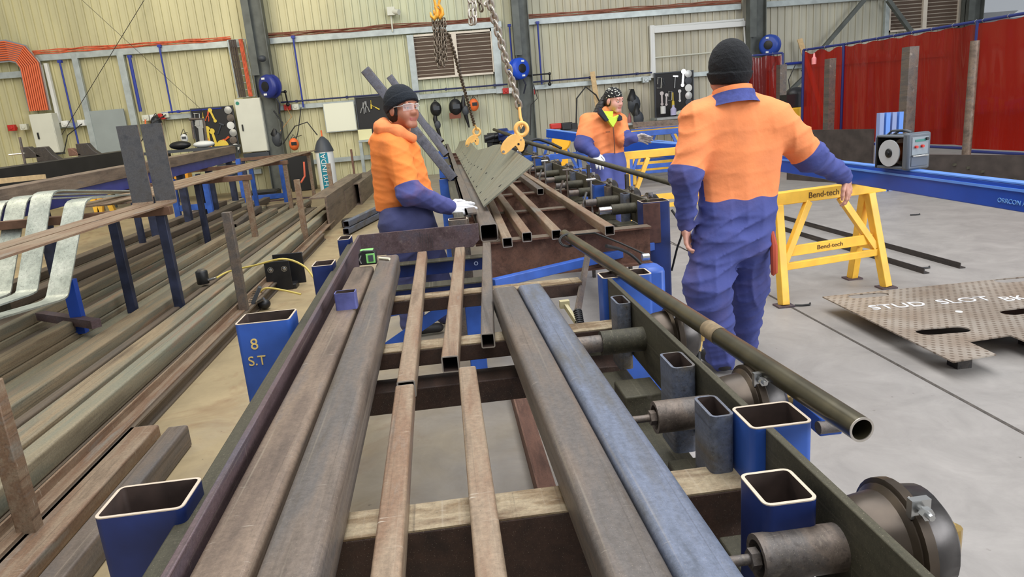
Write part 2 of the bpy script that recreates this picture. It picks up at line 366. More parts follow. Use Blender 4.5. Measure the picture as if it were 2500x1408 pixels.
j = MB(); a_, b_ = P(1640, 595, z=0), P(1700, 622, z=0); dj = (b_-a_).normalized()
j.seg(a_-dj*.6+V((0, 0, .0008)), b_+dj*.3+V((0, 0, .0008)), 0.012, 0.0016); struct('trim_2', j, JOINT)

# corrugated wall
m, N, L, b = new_mat('wall_sheeting')
tc = N.new('ShaderNodeTexCoord'); sx = N.new('ShaderNodeSeparateXYZ'); L.new(tc.outputs['Object'], sx.inputs[0])
n1 = N.new('ShaderNodeTexNoise'); n1.inputs['Scale'].default_value = 0.45; n1.inputs['Detail'].default_value = 5; L.new(tc.outputs['Object'], n1.inputs['Vector'])
ad = N.new('ShaderNodeMath'); ad.operation = 'MULTIPLY_ADD'; ad.inputs[1].default_value = 5.0; L.new(n1.outputs['Fac'], ad.inputs[0]); L.new(sx.outputs[0], ad.inputs[2])
rp = N.new('ShaderNodeValToRGB'); e = rp.color_ramp.elements
dm = N.new('ShaderNodeMapRange'); dm.inputs[1].default_value = -8; dm.inputs[2].default_value = 17; L.new(ad.outputs[0], dm.inputs[0]); L.new(dm.outputs[0], rp.inputs[0])
e[0].position = 0; e[0].color = C(198, 192, 150); e[1].position = 1; e[1].color = C(192, 192, 176)
for p_, c_ in ((0.3, C(204, 198, 158)), (0.42, C(192, 196, 166)), (0.55, C(188, 182, 158)), (0.72, C(188, 182, 162))):
    q = e.new(p_); q.color = c_
n2 = N.new('ShaderNodeTexNoise'); n2.inputs['Scale'].default_value = 1.1; n2.inputs['Detail'].default_value = 6; mp = N.new('ShaderNodeMapping'); mp.inputs['Scale'].default_value = (1, 1, 0.45); L.new(tc.outputs['Object'], mp.inputs[0]); L.new(mp.outputs[0], n2.inputs['Vector'])
r2 = N.new('ShaderNodeMapRange'); r2.inputs[1].default_value = 0.35; r2.inputs[2].default_value = 0.7; r2.inputs[3].default_value = 0.86; r2.inputs[4].default_value = 1.12; L.new(n2.outputs['Fac'], r2.inputs[0])
sc = N.new('ShaderNodeVectorMath'); sc.operation = 'SCALE'; L.new(rp.outputs[0], sc.inputs[0]); L.new(r2.outputs[0], sc.inputs['Scale'])
L.new(sc.outputs[0], b.inputs['Base Color']); b.inputs['Roughness'].default_value = 0.5; b.inputs['Metallic'].default_value = 0.1
WALLM = m
def corrugated(x0, x1, z0, z1, y, pitch=0.205, d=0.040):
    mb = MB(); xs = []; x = x0
    while x < x1:
        for dx, dy in ((0, 0), (pitch-.054, 0), (pitch-.048, -d), (pitch-.012, -d), (pitch-.006, 0)):
            if x+dx <= x1: xs.append((x+dx, y+dy))
        x += pitch
    xs.append((x1, y)); n = len(xs)
    vs = [(a, b, z0) for a, b in xs]+[(a, b, z1) for a, b in xs]
    mb.add(vs, [(i, i+1, n+i+1, n+i) for i in range(n-1)]); return mb
struct('wall_back', corrugated(-15, 15.2, 0, 7.0, WY), WALLM, smooth=5, origin=(0, WY, 0))
def girt(name, x0, x1, z, h=0.15, mat=GALV, y=WY-.10, d=.12):
    mb = MB(); mb.bx(x0, x1, y-d/2, y+d/2, z-h/2, z+h/2); return struct(name, mb, mat, bevel=.005)
n_tr = [3]
def trim(mb, mat, **k):
    o = struct('trim_%d' % n_tr[0], mb, mat, **k); n_tr[0] += 1; return o
def tg(*a, **k):
    girt('trim_%d' % n_tr[0], *a, **k); n_tr[0] += 1
ZU, ZL = 3.74, 2.07
for x0, x1 in ((-9.9, -4.75), (-4.05, 1.92), (2.55, 8.45), (9.1, 14.6)): tg(x0, x1, ZU)
tg(-13, -10.2, ZU-.35)
for x0, x1 in ((-9.7, -9.1), (-7.0, -5.6), (-4.1, 1.95), (2.5, 5.9), (6.9, 8.5), (9.1, 14.6)): tg(x0, x1, ZL, .12)
tg(-4.05, -1.0, .62, .12); tg(-8.5, -4.8, .5, .12)
def vert(px0, px1, w=.14, mat=GALV, y=WY-.12, d=.1):
    a, b = P(*px0, y=y), P(*px1, y=y); mb = MB(); mb.bx((a.x+b.x)/2-w/2, (a.x+b.x)/2+w/2, y-d/2, y+d/2, min(a.z, b.z), max(a.z, b.z)); trim(mb, mat, bevel=.004)
vert((176, 132), (240, 372)); vert((290, 130), (338, 330), .16); vert((1000, 86), (1018, 245), .17); vert((1207, 68), (1221, 228), .2)
vert((1590, 62), (1596, 190), .12, WHITE); vert((2166, 0), (2160, 120), .12); vert((108, 155), (150, 300), .08, WHITE)
# steel columns
def column(px0, px1, w, y=WY-.42, flange=.30):
    a, b = P(*px0, y=y), P(*px1, y=y); x = (a.x+b.x)/2
    mb = MB(); mb.bx(x-w/2, x-w/2+.02, y-flange/2, y+flange/2, 0, 7); mb.bx(x+w/2-.02, x+w/2, y-flange/2, y+flange/2, 0, 7); mb.bx(x-w/2, x+w/2, y-.012, y+.012, 0, 7)
    mb.bx(x-w/2-.02, x-w/2+.16, y-flange/2-.012, y-flange/2, 2.9, 7)
    trim(mb, COLSTEEL)
    return x
cx1 = column((620, 0), (683, 450), .46); cx2 = column((1266, 0), (1291, 320), .40); cx3 = column((1846, 0), (1846, 120), .44); cx4 = column((2378, 0), (2368, 100), .44)
# cross bracing rods and flat braces
def brace(p0, p1, r, y, mat=S_DARK):
    mb = MB(); mb.cyl(P(*p0, y=y), P(*p1, y=y), r, n=8); trim(mb, mat)
brace((352, 0), (150, 330), .008, WY-.3); brace((200, 0), (500, 275), .005, WY-.34)
def flatbr(p0, p1, w, y):
    mb = MB(); mb.seg(P(*p0, y=y), P(*p1, y=y), .05, w, up=(0, -1, 0)); trim(mb, COLSTEEL)
mb = MB(); mb.seg(P(2110, 0, y=WY-.5), P(1960, 175, y=WY-.5), .10, .10); trim(mb, COLSTEEL)
mb = MB(); mb.seg(P(2168, 0, y=WY-.5), P(2225, 78, y=WY-.5), .12, .10); trim(mb, COLSTEEL)
mb = MB(); mb.seg(P(1915, 235, y=WY-.5), P(1962, 190, y=WY-.5), .10, .10); trim(mb, COLSTEEL)

# louvre windows
LOUV = plain('louvre_beige', C(214, 204, 188), 0.5, 0.1, 0.05, 5)
def louvre(n, tl, br, nb, split=0.52):
    x0, x1, z0, z1 = wpx(tl, br, WY-.1); y = WY-.09
    fr = MB(); fr.bx(x0, x1, y-.05, y+.05, z1-.05, z1); fr.bx(x0, x1, y-.05, y+.05, z0, z0+.05); fr.bx(x0, x0+.06, y-.05, y+.05, z0, z1); fr.bx(x1-.06, x1, y-.05, y+.05, z0, z1)
    xm = x0+(x1-x0)*split; fr.bx(xm-.06, xm+.06, y-.06, y+.05, z0, z1)
    w = struct('window_%d' % n, fr, LOUV)
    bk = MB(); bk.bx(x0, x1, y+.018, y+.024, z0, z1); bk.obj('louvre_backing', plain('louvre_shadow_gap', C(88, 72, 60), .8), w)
    for k in range(nb):
        zc = z0+.05+(z1-z0-.1)*(k+.5)/nb; h = (z1-z0)/nb
        for xa, xb in ((x0+.06, xm-.06), (xm+.06, x1-.06)):
            s = MB(); s.prof((xa, y, zc), (xb, y, zc), [(-.05, -h*.40), (-.05, -h*.02), (.012, h*.22), (.012, h*.16), (-.042, -h*.06), (-.042, -h*.40)], up=(0, 0, 1)); s.obj('slat', LOUV, w)
louvre(1, (1003, 86), (1210, 180), 10)
louvre(2, (2172, -40), (2340, 66), 12, .5)
# roller door opening at the right end of the wall: sunlit yard canopy outside
mb = MB(); mb.bx(15.2, 15.35, WY-.2, WY+.1, 0, 7); trim(mb, GALV)
mb = MB(); mb.prof((15.6, 26, 3.4), (24, 26, 3.4), [(-3, 0), (0, 1.4), (3, 0), (0, 1.3)]); trim(mb, plain('canopy_white', C(230, 232, 235), .6))
mb = MB(); mb.bx(15.4, 24, 26, 26.1, 0, 3.4); trim(mb, plain('yard_wall', C(205, 210, 215), .7))
# inner personnel door: grey panel between steel uprights
x0, x1, z0, z1 = wpx((214, 272), (330, 400), WY-.12)
mb = MB(); mb.bx(x0, x1, WY-.15, WY-.09, 0.0, z1); struct('door_1', mb, plain('door_grey', C(150, 158, 156), .4, 0, .05, 2), bevel=.006)
# white conduit frame on the wall by the third column
fr = MB(); yy = WY-.14
pts = [P(1590, 190, y=yy), P(1592, 66, y=yy), P(1815, 48, y=yy), P(1822, 150, y=yy)]
fr.sweep(pts, .035, 8)
trim(fr, WHITE)
mb = MB(); mb.sweep([P(1598, 141, y=yy), P(1740, 128, y=yy)], .02, 8); trim(mb, CREAM)
x0, x1, z0, z1 = wpx((1595, 68), (1818, 82), yy); mb = MB(); mb.bx(x0, x1, yy-.06, yy, z1-.14, z1); trim(mb, WHITE, bevel=.01)

# ================================================================ THINGS ON THE WALL
def runs(name, pts, r, mat, label, cat, n=8, group=None):
    mb = MB(); mb.sweep([P(a, b_, y=y) for a, b_, y in pts], r, n); return mb.obj(name, mat, None, label, cat, group, smooth=60)
AB = plain('air_line_blue', C(38, 56, 150), .45)
for k, (a, b_, la) in enumerate([((145, 150), (192, 352), 'blue air line dropping beside the narrow white cabinet at the far left'),
      ((312, 138), (347, 272), 'thick blue air line dropping in the bay right of the grey door frame'),
      ((388, 112), (421, 276), 'blue air line dropping in the middle of the bay left of the hanging cabinet'),
      ((715, 90), (741, 262), 'blue air line dropping between the grey column and the whiteboard'),
      ((1243, 62), (1251, 150), 'short blue air line dropping to the bright blue hose reel'),
      ((1313, 55), (1322, 206), 'blue air line dropping just right of the bright blue hose reel column'),
      ((1822, -5), (1824, 112), 'blue air line running down beside the third column behind the black beanie')]):
    mb = MB(); pa, pb = P(*a, y=WY-.22), P(*b_, y=WY-.22); x = (pa.x+pb.x)/2
    mb.cyl((x, WY-.22, pa.z), (x, WY-.22, pb.z), .022 if k != 1 else .04, n=10); mb.box((x, WY-.2, pa.z), (.09, .09, .06)); mb.obj('air_pipe', AB, None, la, 'pipe', 'blue air drops on the back wall')
for x0, x1, z, la in ((-7.0, -5.5, ZL+.12, 'blue air main along the left end of the lower wall rail'), (-4.0, 1.95, ZL+.14, 'dark blue air main running above the lower rail from the whiteboard to the louvre'), (2.5, 5.9, ZL+.14, 'dark blue air main above the lower rail behind the bandana man')):
    mb = MB(); mb.cyl((x0, WY-.24, z), (x1, WY-.24, z), .022, n=10)
    k = x0+.4
    while k < x1: mb.box((k, WY-.2, z), (.05, .12, .07)); k += 1.3
    mb.obj('air_main', plain('air_main_navy', C(34, 40, 84), .5) if x0 > -5 else AB, None, la, 'pipe')
# orange cables laid along the upper rail
rnd = random.Random(3)
for si, (x0, x1) in enumerate(((-9.9, -4.7), (-4.1, 1.95), (2.5, 8.5))):
    mb = MB()
    for k in range(5):
        pts = []; x = x0; 
        while x <= x1+.01: pts.append((x, WY-.16+rnd.uniform(-.03, .03), ZU+.09+.02*k+rnd.uniform(-.015, .02))); x += .35
        mb.sweep(pts, .013, 6)
    mb.obj('cable_bundle', [CABLE_O, plain('rust_brown_cable', C(120, 66, 46), .6), plain('dull_brown_cable', C(140, 84, 62), .6)][si], None,
           ['bright orange power cables laid along the top of the left upper wall rail', 'brown-orange power cables on the upper wall rail above the louvre window', 'thin brown cables on the upper wall rail right of the second column'][si], 'cable', kind='stuff', smooth=60)
# silver cable tray with orange cables, far left
tr = empty('cable_tray', P(60, 150, y=WY-.3), 'silver cable tray full of orange cables bending down to the left cabinet', 'cable tray')
mb = MB(); path = [P(-60, 132, y=WY-.3), P(20, 124, y=WY-.3), P(52, 132, y=WY-.3), P(75, 160, y=WY-.3), P(98, 270, y=WY-.3)]
mb.strip(path, (0, 1, 0), .06, .52); mb.obj('tray', CHROME, tr)
cc = MB()
for k in range(9):
    o = (k-4)*.045
    pp = []
    for i, q in enumerate(path):
        if i < 2: w = V((0, 0, -o))
        elif i == 2: w = V((-o*.6, 0, -o*.8))
        elif i == 3: w = V((-o, 0, -o*.25))
        else: w = V((-o, 0, 0))
        pp.append(q*1.0+w*1.15+V((0, -.06, 0)))
    cc.sweep(pp, .021, 6)
cc.obj('cables', plain('orange_power_cable', C(226, 112, 66), .5), tr, smooth=60)
# vertical bundle into the hanging cabinet
tr = empty('cable_tray', P(590, 170, y=WY-.3), 'upright cable ladder with orange and dark cables above the hanging cabinet', 'cable tray')
mb = MB(); pa, pb = P(575, 97, y=WY-.3), P(605, 236, y=WY-.3)
for o in (-.20, .22): mb.cyl(pa+V((o, 0, 0)), V((pa.x+o+.04, pa.y, pb.z)), .02, n=8)
for k in range(9): z = pa.z+(pb.z-pa.z)*k/8; mb.cyl((pa.x-.2, pa.y, z), (pa.x+.24, pa.y, z), .012, n=6)
mb.obj('ladder', GALV, tr)
cc = MB()
for k in range(3): cc.cyl(pa+V((.10+k*.035, -.05, 0)), V((pa.x+.12+k*.035, pa.y-.05, pb.z)), .018, n=8)
cc.obj('orange_cables', CABLE_O, tr)
cc = MB()
for k in range(4): cc.cyl(pa+V((-.14+k*.045, -.05, 0)), V((pa.x-.12+k*.045, pa.y-.05, pb.z)), .02, n=8)
cc.obj('dark_cables', plain('dark_cable', C(70, 56, 48), .6), tr)
# electrical cabinets
def cabinet(tl, br, depth, label, hx=.15, hz=.5):
    x0, x1, z0, z1 = wpx(tl, br, WY-.3-depth); y = WY-.3-depth
    e = empty('electrical_cabinet', (x0, y, z0), label, 'cabinet')
    mb = MB(); mb.bx(x0, x1, y+.02, y+depth, z0, z1); mb.obj('body', CREAM, e, bevel=.008)
    mb = MB(); mb.bx(x0+.01, x1-.01, y, y+.02, z0+.01, z1-.01); d = mb.obj('door', CREAM, e, bevel=.008)
    mb = MB(); X = x0+(x1-x0)*hx; Z = z0+(z1-z0)*hz; mb.bx(X, X+.03, y-.03, y, Z-.12, Z+.04); mb.obj('handle', BLACK, d)
    mb = MB(); mb.bx(x0, x1, y+.02, y+depth, z0-.22, z0-.02) if hx == .15 else mb.bx(x0+.02, x1-.02, y+.1, y+depth, z0-.05, z0); mb.obj('base', DKGREY, e)
    return e, x0, x1, z0, z1, y
e_, x0, x1, z0, z1, y_ = cabinet((570, 243), (655, 368), .3, 'cream electrical cabinet mounted on the wall beside the leaning grey column')
mb = MB(); mb.cyl((x0+.08, y_-.004, z1-.1), (x0+.08, y_, z1-.1), .045, n=20); mb.obj('badge', plain('teal_badge', C(40, 130, 110), .4), e_)
cabinet((68, 280), (146, 372), .3, 'tall cream cabinet under the orange cable tray at the far left', .22)
# whiteboard
x0, x1, z0, z1 = wpx((789, 254), (871, 316), WY-.2)
e = empty('whiteboard', (x0, WY-.2, z0), 'blank white board on the wall behind the left man', 'whiteboard')
mb = MB(); mb.bx(x0, x1, WY-.2, WY-.18, z0, z1); mb.obj('panel', BOARD, e); mb = MB(); mb.bx(x0-.02, x1+.02, WY-.19, WY-.17, z0-.02, z1+.02); mb.obj('frame', GALV, e)
# hose reels
def reel(px, r, label, face, y=WY-.75, mat=None, col=None):
    c = P(*px, y=y); e = empty('hose_reel', c-V((0, 0, r)), label, 'hose reel'); a = V(face).normalized(); mat = mat or plain('reel_blue', col or C(28, 78, 200), .4)
    mb = MB(); mb.lathe(c-a*.14, a, [(0, r*.7), (.02, r*.95), (.06, r), (.08, r*.8), (.2, r*.8), (.22, r), (.27, r*.95), (.30, r*.72)], n=28); mb.obj('drum', mat, e, smooth=50)
    mb = MB(); mb.lathe(c+a*.16, a, [(0, r*.42), (.02, r*.42), (.03, r*.3)], n=20); mb.obj('hub', BLACK, e)
    for s_ in (0, math.pi):
        mb = MB(); sd = a.cross(V((0, 0, 1))).normalized()
        mb.box(c+a*.155+V((0, 0, (1 if s_ == 0 else -1)*r*.66)), (.02 if abs(a.x) > .7 else r*.5, r*.5 if abs(a.x) > .7 else .02, r*.16)); mb.obj('sticker', WHITE, e)
    mb = MB(); mb.box(c-a*.17+V((0, .12, 0)), (.14, .34, r*1.5)); mb.obj('bracket', DKGREY, e)
    mb = MB(); mb.sweep([c+V((.1, 0, -r)), c+V((.16, .0, -r*1.5)), c+V((.1, .1, -r*2.3))], .02, 8); mb.obj('hose', plain('reel_hose', C(40, 44, 60), .5), e)
    return e
reel((1266, 168), .27, 'bright blue hose reel on the middle column above the big chain', (.55, -1, 0))
reel((660, 211), .29, 'dark blue hose reel with a black hub on the left grey column', (-.7, -1, 0), col=C(40, 52, 128))
reel((1880, 110), .27, 'blue ribbed hose reel above the small red curtain', (-.9, -1, 0), col=C(36, 70, 160))
for a, b_, la in (((668, 226), (703, 255), 'black pipe elbow leaving the dark blue hose reel'), ((1288, 184), (1342, 205), 'black pipe elbow with valve leaving the bright blue hose reel')):
    A, B = P(*a, y=WY-.5), P(*b_, y=WY-.4); mb = MB(); mb.sweep([A, V((B.x-.04, A.y, A.z)), V((B.x, A.y, A.z-.04)), B], .02, 8); mb.sph(V((B.x, A.y, A.z)), .04, 8); mb.sph(B, .05, 8); mb.obj('pipe_elbow', BLACK, None, la, 'pipe')
# tool boards
TB = plain('tool_board_black', C(30, 29, 30), .6)
def toolboard(tl, br, label, tools, y=WY-.25):
    x0, x1, z0, z1 = wpx(tl, br, y)
    mb = MB(); mb.bx(x0, x1, y, y+.03, z0, z1); e = mb.obj('tool_board', TB, None, label, 'tool board', origin=(x0, y, z0))
    mb = MB()
    for a in ((x0-.03, x1+.03, z1, z1+.03), (x0-.03, x1+.03, z0-.03, z0), (x0-.03, x0, z0, z1), (x1, x1+.03, z0, z1)): mb.bx(a[0], a[1], y-.02, y+.04, a[2], a[3])
    mb.obj('frame', DKGREY, e)
    return x0, x1, z0, z1, y
def tool(kind, c, s, mat, label, group, rot=0):
    R = Matrix.Rotation(rot, 3, 'Y'); c = V(c); mb = MB(); q = lambda x, z, y=0: c+R @ V((x*s, y, z*s))
    if kind == 'spanner':
        mb.seg(q(0, -.4), q(0, .35), .14*s, .012, up=(0, 1, 0)); mb.lathe(q(0, .42)-V((0, .008, 0)), (0, 1, 0), [(0, .16*s), (.016, .16*s)], 14); mb.lathe(q(0, -.42)-V((0, .008, 0)), (0, 1, 0), [(0, .12*s), (.016, .12*s)], 14); cat = 'spanner'; nm = 'spanner'
    elif kind == 'disc':
        mb.lathe(c, (0, -1, 0), [(0, .5*s), (.012, .5*s), (.02, .18*s)], 20); cat = 'grinding disc'; nm = 'grinding_disc'
    elif kind == 'pliers':
        mb.sweep([q(-.16, -.5), q(-.1, -.1), q(.02, .1), q(.05, .45)], .05*s, 6); mb.sweep([q(.16, -.5), q(.1, -.1), q(-.02, .1), q(-.05, .45)], .05*s, 6); cat = 'pliers'; nm = 'pliers'
    elif kind == 'driver':
        mb.cyl(q(0, -.5), q(0, .05), .09*s, .07*s, 10); mb.cyl(q(0, .05), q(0, .5), .03*s, n=8); cat = 'screwdriver'; nm = 'screwdriver'
    elif kind == 'clamp':
        mb.sweep([q(-.2, .45), q(.2, .45), q(.2, -.45), q(-.2, -.45)], .045*s, 6); mb.cyl(q(-.14, .4), q(-.14, -.1), .03*s, n=6); cat = 'clamp'; nm = 'g_clamp'
    elif kind == 'hammer':
        mb.cyl(q(0, -.5), q(0, .4), .05*s, n=8); mb.seg(q(-.2, .42), q(.22, .42), .1*s, .12*s); cat = 'hammer'; nm = 'hammer'
    mb.obj(nm, mat, None, label, cat, group)
TY_ = plain('tool_yellow', C(226, 196, 70), .5); TS = plain('tool_steel', C(176, 176, 172), .35, .6); TO = plain('tool_orange', C(220, 92, 50), .5)
x0, x1, z0, z1, y = toolboard((467, 268), (585, 372), 'black tool board with spanners and discs left of the hanging cabinet', None)
W_, H_ = x1-x0, z1-z0
for i, (kd, u, v, s, mt, rt, la) in enumerate([('clamp', .10, .78, .34, TS, .1, 'steel hook clamp at the top left corner of the left tool board'), ('driver', .26, .82, .24, TY_, .1, 'yellow handled screwdriver high on the left tool board'), ('pliers', .38, .84, .26, TO, .3, 'orange pliers beside the yellow screwdriver on the left tool board'),
     ('spanner', .50, .84, .34, TY_, -.3, 'yellow spanner at the top middle of the left tool board'), ('spanner', .30, .38, .5, TY_, 0, 'long yellow spanner low on the left tool board'), ('driver', .30, .22, .34, TO, 0, 'orange handled driver at the foot of the left tool board'),
     ('spanner', .44, .35, .45, TY_, -.15, 'yellow spanner right of the orange driver on the left tool board'), ('spanner', .13, .4, .8, TS, .08, 'long bare steel spanner down the left edge of the left tool board'), ('clamp', .07, .45, .9, S_GREYBR, .05, 'long brown bar clamp on the left edge of the left tool board'),
     ('disc', .62, .18, .30, TY_, 0, 'yellow-orange disc low on the left tool board'), ('pliers', .70, .30, .3, TO, 1.0, 'red pliers lying aslant on the left tool board'),
     ('hammer', .62, .55, .3, DKGREY, .5, 'dark hammer in the middle of the left tool board')]):
    tool(kd, (x0+W_*u, y-.02, z0+H_*v), s, mt, la, 'tools on the left tool board', rt)
for i, v in enumerate((.93, .76, .60, .44, .28, .12)):
    tool('disc', (x1-.10+.03*(i % 2), y-.01, z0+H_*v), .19, [TS, S_GREYBR, WHITE][i % 3], ['bright disc at the top right corner of the left tool board', 'dull disc second from top at the right edge of the left tool board', 'white disc third from top at the right edge of the left tool board', 'bright disc fourth from top at the right edge of the left tool board', 'dull disc fifth from top at the right edge of the left tool board', 'white disc at the bottom right corner of the left tool board'][i], 'discs down the right edge of the left tool board')
x0, x1, z0, z1, y = toolboard((868, 240), (965, 332), 'black tool board partly hidden behind the left man', None)
for i, (kd, u, v, s, mt, rt, la) in enumerate([('pliers', .18, .76, .3, TS, .25, 'steel pliers on the tool board behind the left man'), ('pliers', .28, .78, .3, TS, -.1, 'second steel pliers close to the yellow handle behind the left man'), ('driver', .42, .82, .22, TY_, .05, 'upright yellow handle on the tool board behind the left man'), ('driver', .54, .74, .22, TY_, -1.0, 'slanted yellow handle near the back of the black beanie')]):
    tool(kd, (x0+(x1-x0)*u, y-.02, z0+(z1-z0)*v), s, mt, la, 'tools on the board behind the left man', rt)
mb = MB(); c = P(890, 328, y=WY-.4); mb.bx(c.x-.16, c.x+.2, c.y-.01, c.y+.01, c.z-.17, c.z+.13); mb.obj('notice_card', plain('card_yellow_white', C(226, 220, 170), .5), None, 'pale card with a yellow picture standing below the tool board behind the left man', 'card')
sh = empty('wall_bench', P(900, 345, y=WY-.5), 'grey steel shelf bench below the tool board behind the left man', 'bench')
a, b_ = P(878, 342, y=WY-.5), P(960, 340, y=WY-.5)
mb = MB(); mb.bx(a.x, b_.x+.4, WY-.8, WY-.2, a.z-.05, a.z); mb.obj('top', GALV, sh)
for X in (a.x+.04, a.x+.35): mb = MB(); mb.bx(X-.04, X+.04, WY-.78, WY-.7, 0, a.z-.05); mb.obj('leg', GALV, sh)
x0, x1, z0, z1, y = toolboard((1599, 181), (1692, 284), 'black tool board with steel tools right of the bandana man', None)
for i, (kd, u, v, s, mt, rt, la) in enumerate([('clamp', .1, .8, .3, TS, .1, 'steel hook tool at the top left of the right tool board'), ('pliers', .22, .82, .2, DKGREY, 0, 'dark pliers at the top of the right tool board'), ('hammer', .52, .80, .34, CHROME, .1, 'bright red-handled hammer high on the right tool board'), ('spanner', .74, .86, .42, CHROME, .1, 'long bright spanner beside the disc column of the right tool board'),
     ('spanner', .16, .45, .34, TS, 0, 'steel spanner in the middle left of the right tool board'), ('spanner', .28, .42, .3, TS, .05, 'thin steel spanner left of the centre of the right tool board'), ('clamp', .38, .5, .26, TS, .05, 'small steel hook clamp at the centre of the right tool board'), ('driver', .46, .36, .5, TY_, 0, 'long brown-handled brush in the middle of the right tool board'), ('spanner', .64, .48, .3, TS, 0, 'steel spanner right of the brush on the right tool board')]):
    tool(kd, (x0+(x1-x0)*u, y-.02, z0+(z1-z0)*v), s, mt, la, 'tools on the right tool board', rt)
for i, v in enumerate((.95, .80, .64, .47, .32)):
    tool('disc', (x1-.12, y-.01, z0+(z1-z0)*v), .2, [TS, DKGREY, WHITE, TS, DKGREY][i], ['steel disc at the top right corner of the right tool board', 'dark disc second from top on the right tool board', 'white disc third from top on the right tool board', 'steel disc fourth from top on the right tool board', 'dark disc lowest in the column on the right tool board'][i], 'discs on the right tool board')
# sockets and small boxes
for i, (px, mt, la) in enumerate([((30, 312), RED_P, 'red and white socket outlet left of the tall cream cabinet'), ((60, 310), CREAM, 'cream socket outlet touching the tall cream cabinet'), ((160, 302), WHITE, 'white socket on the rail left of the slanted grey door post'), ((200, 300), WHITE, 'round white socket against the grey door post'),
     ((357, 288), CREAM, 'cream socket first on the rail right of the grey door'), ((376, 287), WHITE, 'white socket second on the rail right of the grey door'), ((396, 284), RED_P, 'red socket third on the rail right of the grey door'), ((405, 280), CREAM, 'grey isolator box last on the rail right of the grey door'),
     ((702, 262), RED_P, 'red socket on the rail left of the whiteboard'), ((722, 261), CREAM, 'cream socket on the rail next to the whiteboard'),
     ((1235, 222), RED_P, 'red socket left of the middle column'), ((1248, 221), WHITE, 'white socket left of the middle column'), ((1296, 214), WHITE, 'white twin socket right of the middle column'), ((1298, 224), RED_P, 'red socket below the white twin socket right of the middle column'), ((1575, 195), GALV, 'grey junction box at the end of the rail behind the bandana man')]):
    c = P(*px, y=WY-.20); mb = MB(); mb.box(c, (.17, .12, .15)); mb.box(c+V((0, .12, 0)), (.05, .14, .05)); mb.lathe(c+V((0, -.05, 0)), (0, -1, 0), [(0, .05), (.03, .045)], 14); mb.obj('socket_outlet', mt, None, la, 'socket', 'socket outlets on the lower wall rail', bevel=.01)
# grommet drip of hoses, coiled leads
for pts, r, mt, la in [([(668, 270, 18.6), (690, 300, 18.6), (684, 350, 18.5)], .02, BLACK, 'black hose looping below the dark blue reel'),
      ([(735, 262, 19.1), (728, 320, 18.8), (720, 352, 18.6)], .012, BLACK, 'thin black lead hanging below the left air drop'),
      ([(690, 352, 18.4), (720, 308, 18.4), (750, 298, 18.4), (775, 330, 18.4)], .014, BLACK, 'black lead arching to the grey drum top'),
      ([(1302, 205, 19.0), (1312, 240, 18.9), (1296, 256, 18.9), (1294, 330, 18.9)], .012, BLACK, 'thin black lead hanging right of the middle column'),
      ([(1406, 330, 18.9), (1408, 240, 18.9), (1430, 212, 18.9), (1455, 232, 18.9), (1470, 260, 18.9)], .02, BLACK, 'black hose looped on the wall behind the bandana man'),
      ([(405, 280, 19.1), (372, 300, 18.9), (345, 345, 18.8)], .014, BLACK, 'black lead drooping left of the left tool board'),
      ([(355, 292, 19.1), (356, 345, 19.0), (358, 372, 19.0)], .02, ORANGE_P, 'orange lead hanging from the cream socket right of the grey door'),
      ([(200, 302, 19.1), (165, 330, 19.0), (156, 372, 19.0)], .012, BLACK, 'black lead hanging from the round white socket'),
      ([(1942, 158, 18.9), (1925, 195, 18.9), (1932, 240, 18.9)], .014, BLACK, 'thin black lead looping between the two red curtains'),
      ([(700, 264, 19.1), (712, 285, 18.9), (684, 320, 18.8)], .01, plain('tan_lead', C(170, 130, 80), .6), 'tan lead from the red socket to the grey column')]:
    runs('hanging_lead', pts, r, mt, la, 'cable')
# protective gear on hooks
def gear(px, kind, label, mat=BLACK, s=1.0, y=WY-.35):
    c = P(*px, y=y); e = empty('hanging_gear' if kind != 'helmet' else 'welding_helmet', c-V((0, 0, .3)), label, 'welding helmet' if kind == 'helmet' else 'harness')
    mb = MB(); mb.cyl(c+V((0, 0, .2*s)), V((c.x, WY-.05, c.z+.24*s)), .01, n=6); mb.obj('hook', BLACK, e)
    if kind == 'helmet':
        mb = MB(); mb.sph(c, .17*s, 10, (.9, .8, 1.15)); mb.obj('shell', mat, e, smooth=80)
        mb = MB(); mb.box(c+V((.02, -.13*s, .02)), (.16*s, .03, .10*s)); mb.obj('visor', DKGREY if mat is not ORANGE_P else BLACK, e)
        mb = MB(); mb.sweep([c+V((-.12*s, 0, .08)), c+V((0, .05, .24)), c+V((.12*s, 0, .08))], .012, 6); mb.obj('head_strap', BLACK, e)
    else:
        mb = MB(); mb.sweep([c+V((0, 0, .35)), c+V((-.03, -.02, .1)), c+V((.02, 0, -.2)), c+V((.08, 0, -.5))], [.03*s, .09*s, .07*s, .02], 8); mb.obj('strap', mat, e, smooth=80)
        mb = MB(); mb.sph(c+V((.02, -.04, -.05)), .12*s, 8, (1, .6, 1.4)); mb.obj('pad', DKGREY, e, smooth=80)
gear((1064, 266), 'helmet', 'black welding helmet hanging under the left end of the louvre'); gear((1066, 300), 'h', 'black harness boot hanging below the first welding helmet', s=.7)
gear((1112, 262), 'helmet', 'large black helmet with a brown flap hanging near the far chain', s=1.15); gear((1134, 265), 'h', 'long black strap hanging beside the far chain', s=.8)
gear((1157, 256), 'helmet', 'orange face shield hanging right of the far chain', ORANGE_P, .85)
gear((382, 300), 'helmet', 'dark helmet hanging left of the left tool board', s=.9); gear((450, 338), 'helmet', 'white and black mask low beside the left tool board', WHITE, .6)
gear((676, 335), 'h', 'bulky black bag hanging low on the left grey column', s=1.3); gear((718, 352), 'helmet', 'small orange and black helmet beside the grey column foot', ORANGE_P, .8, 18.3)
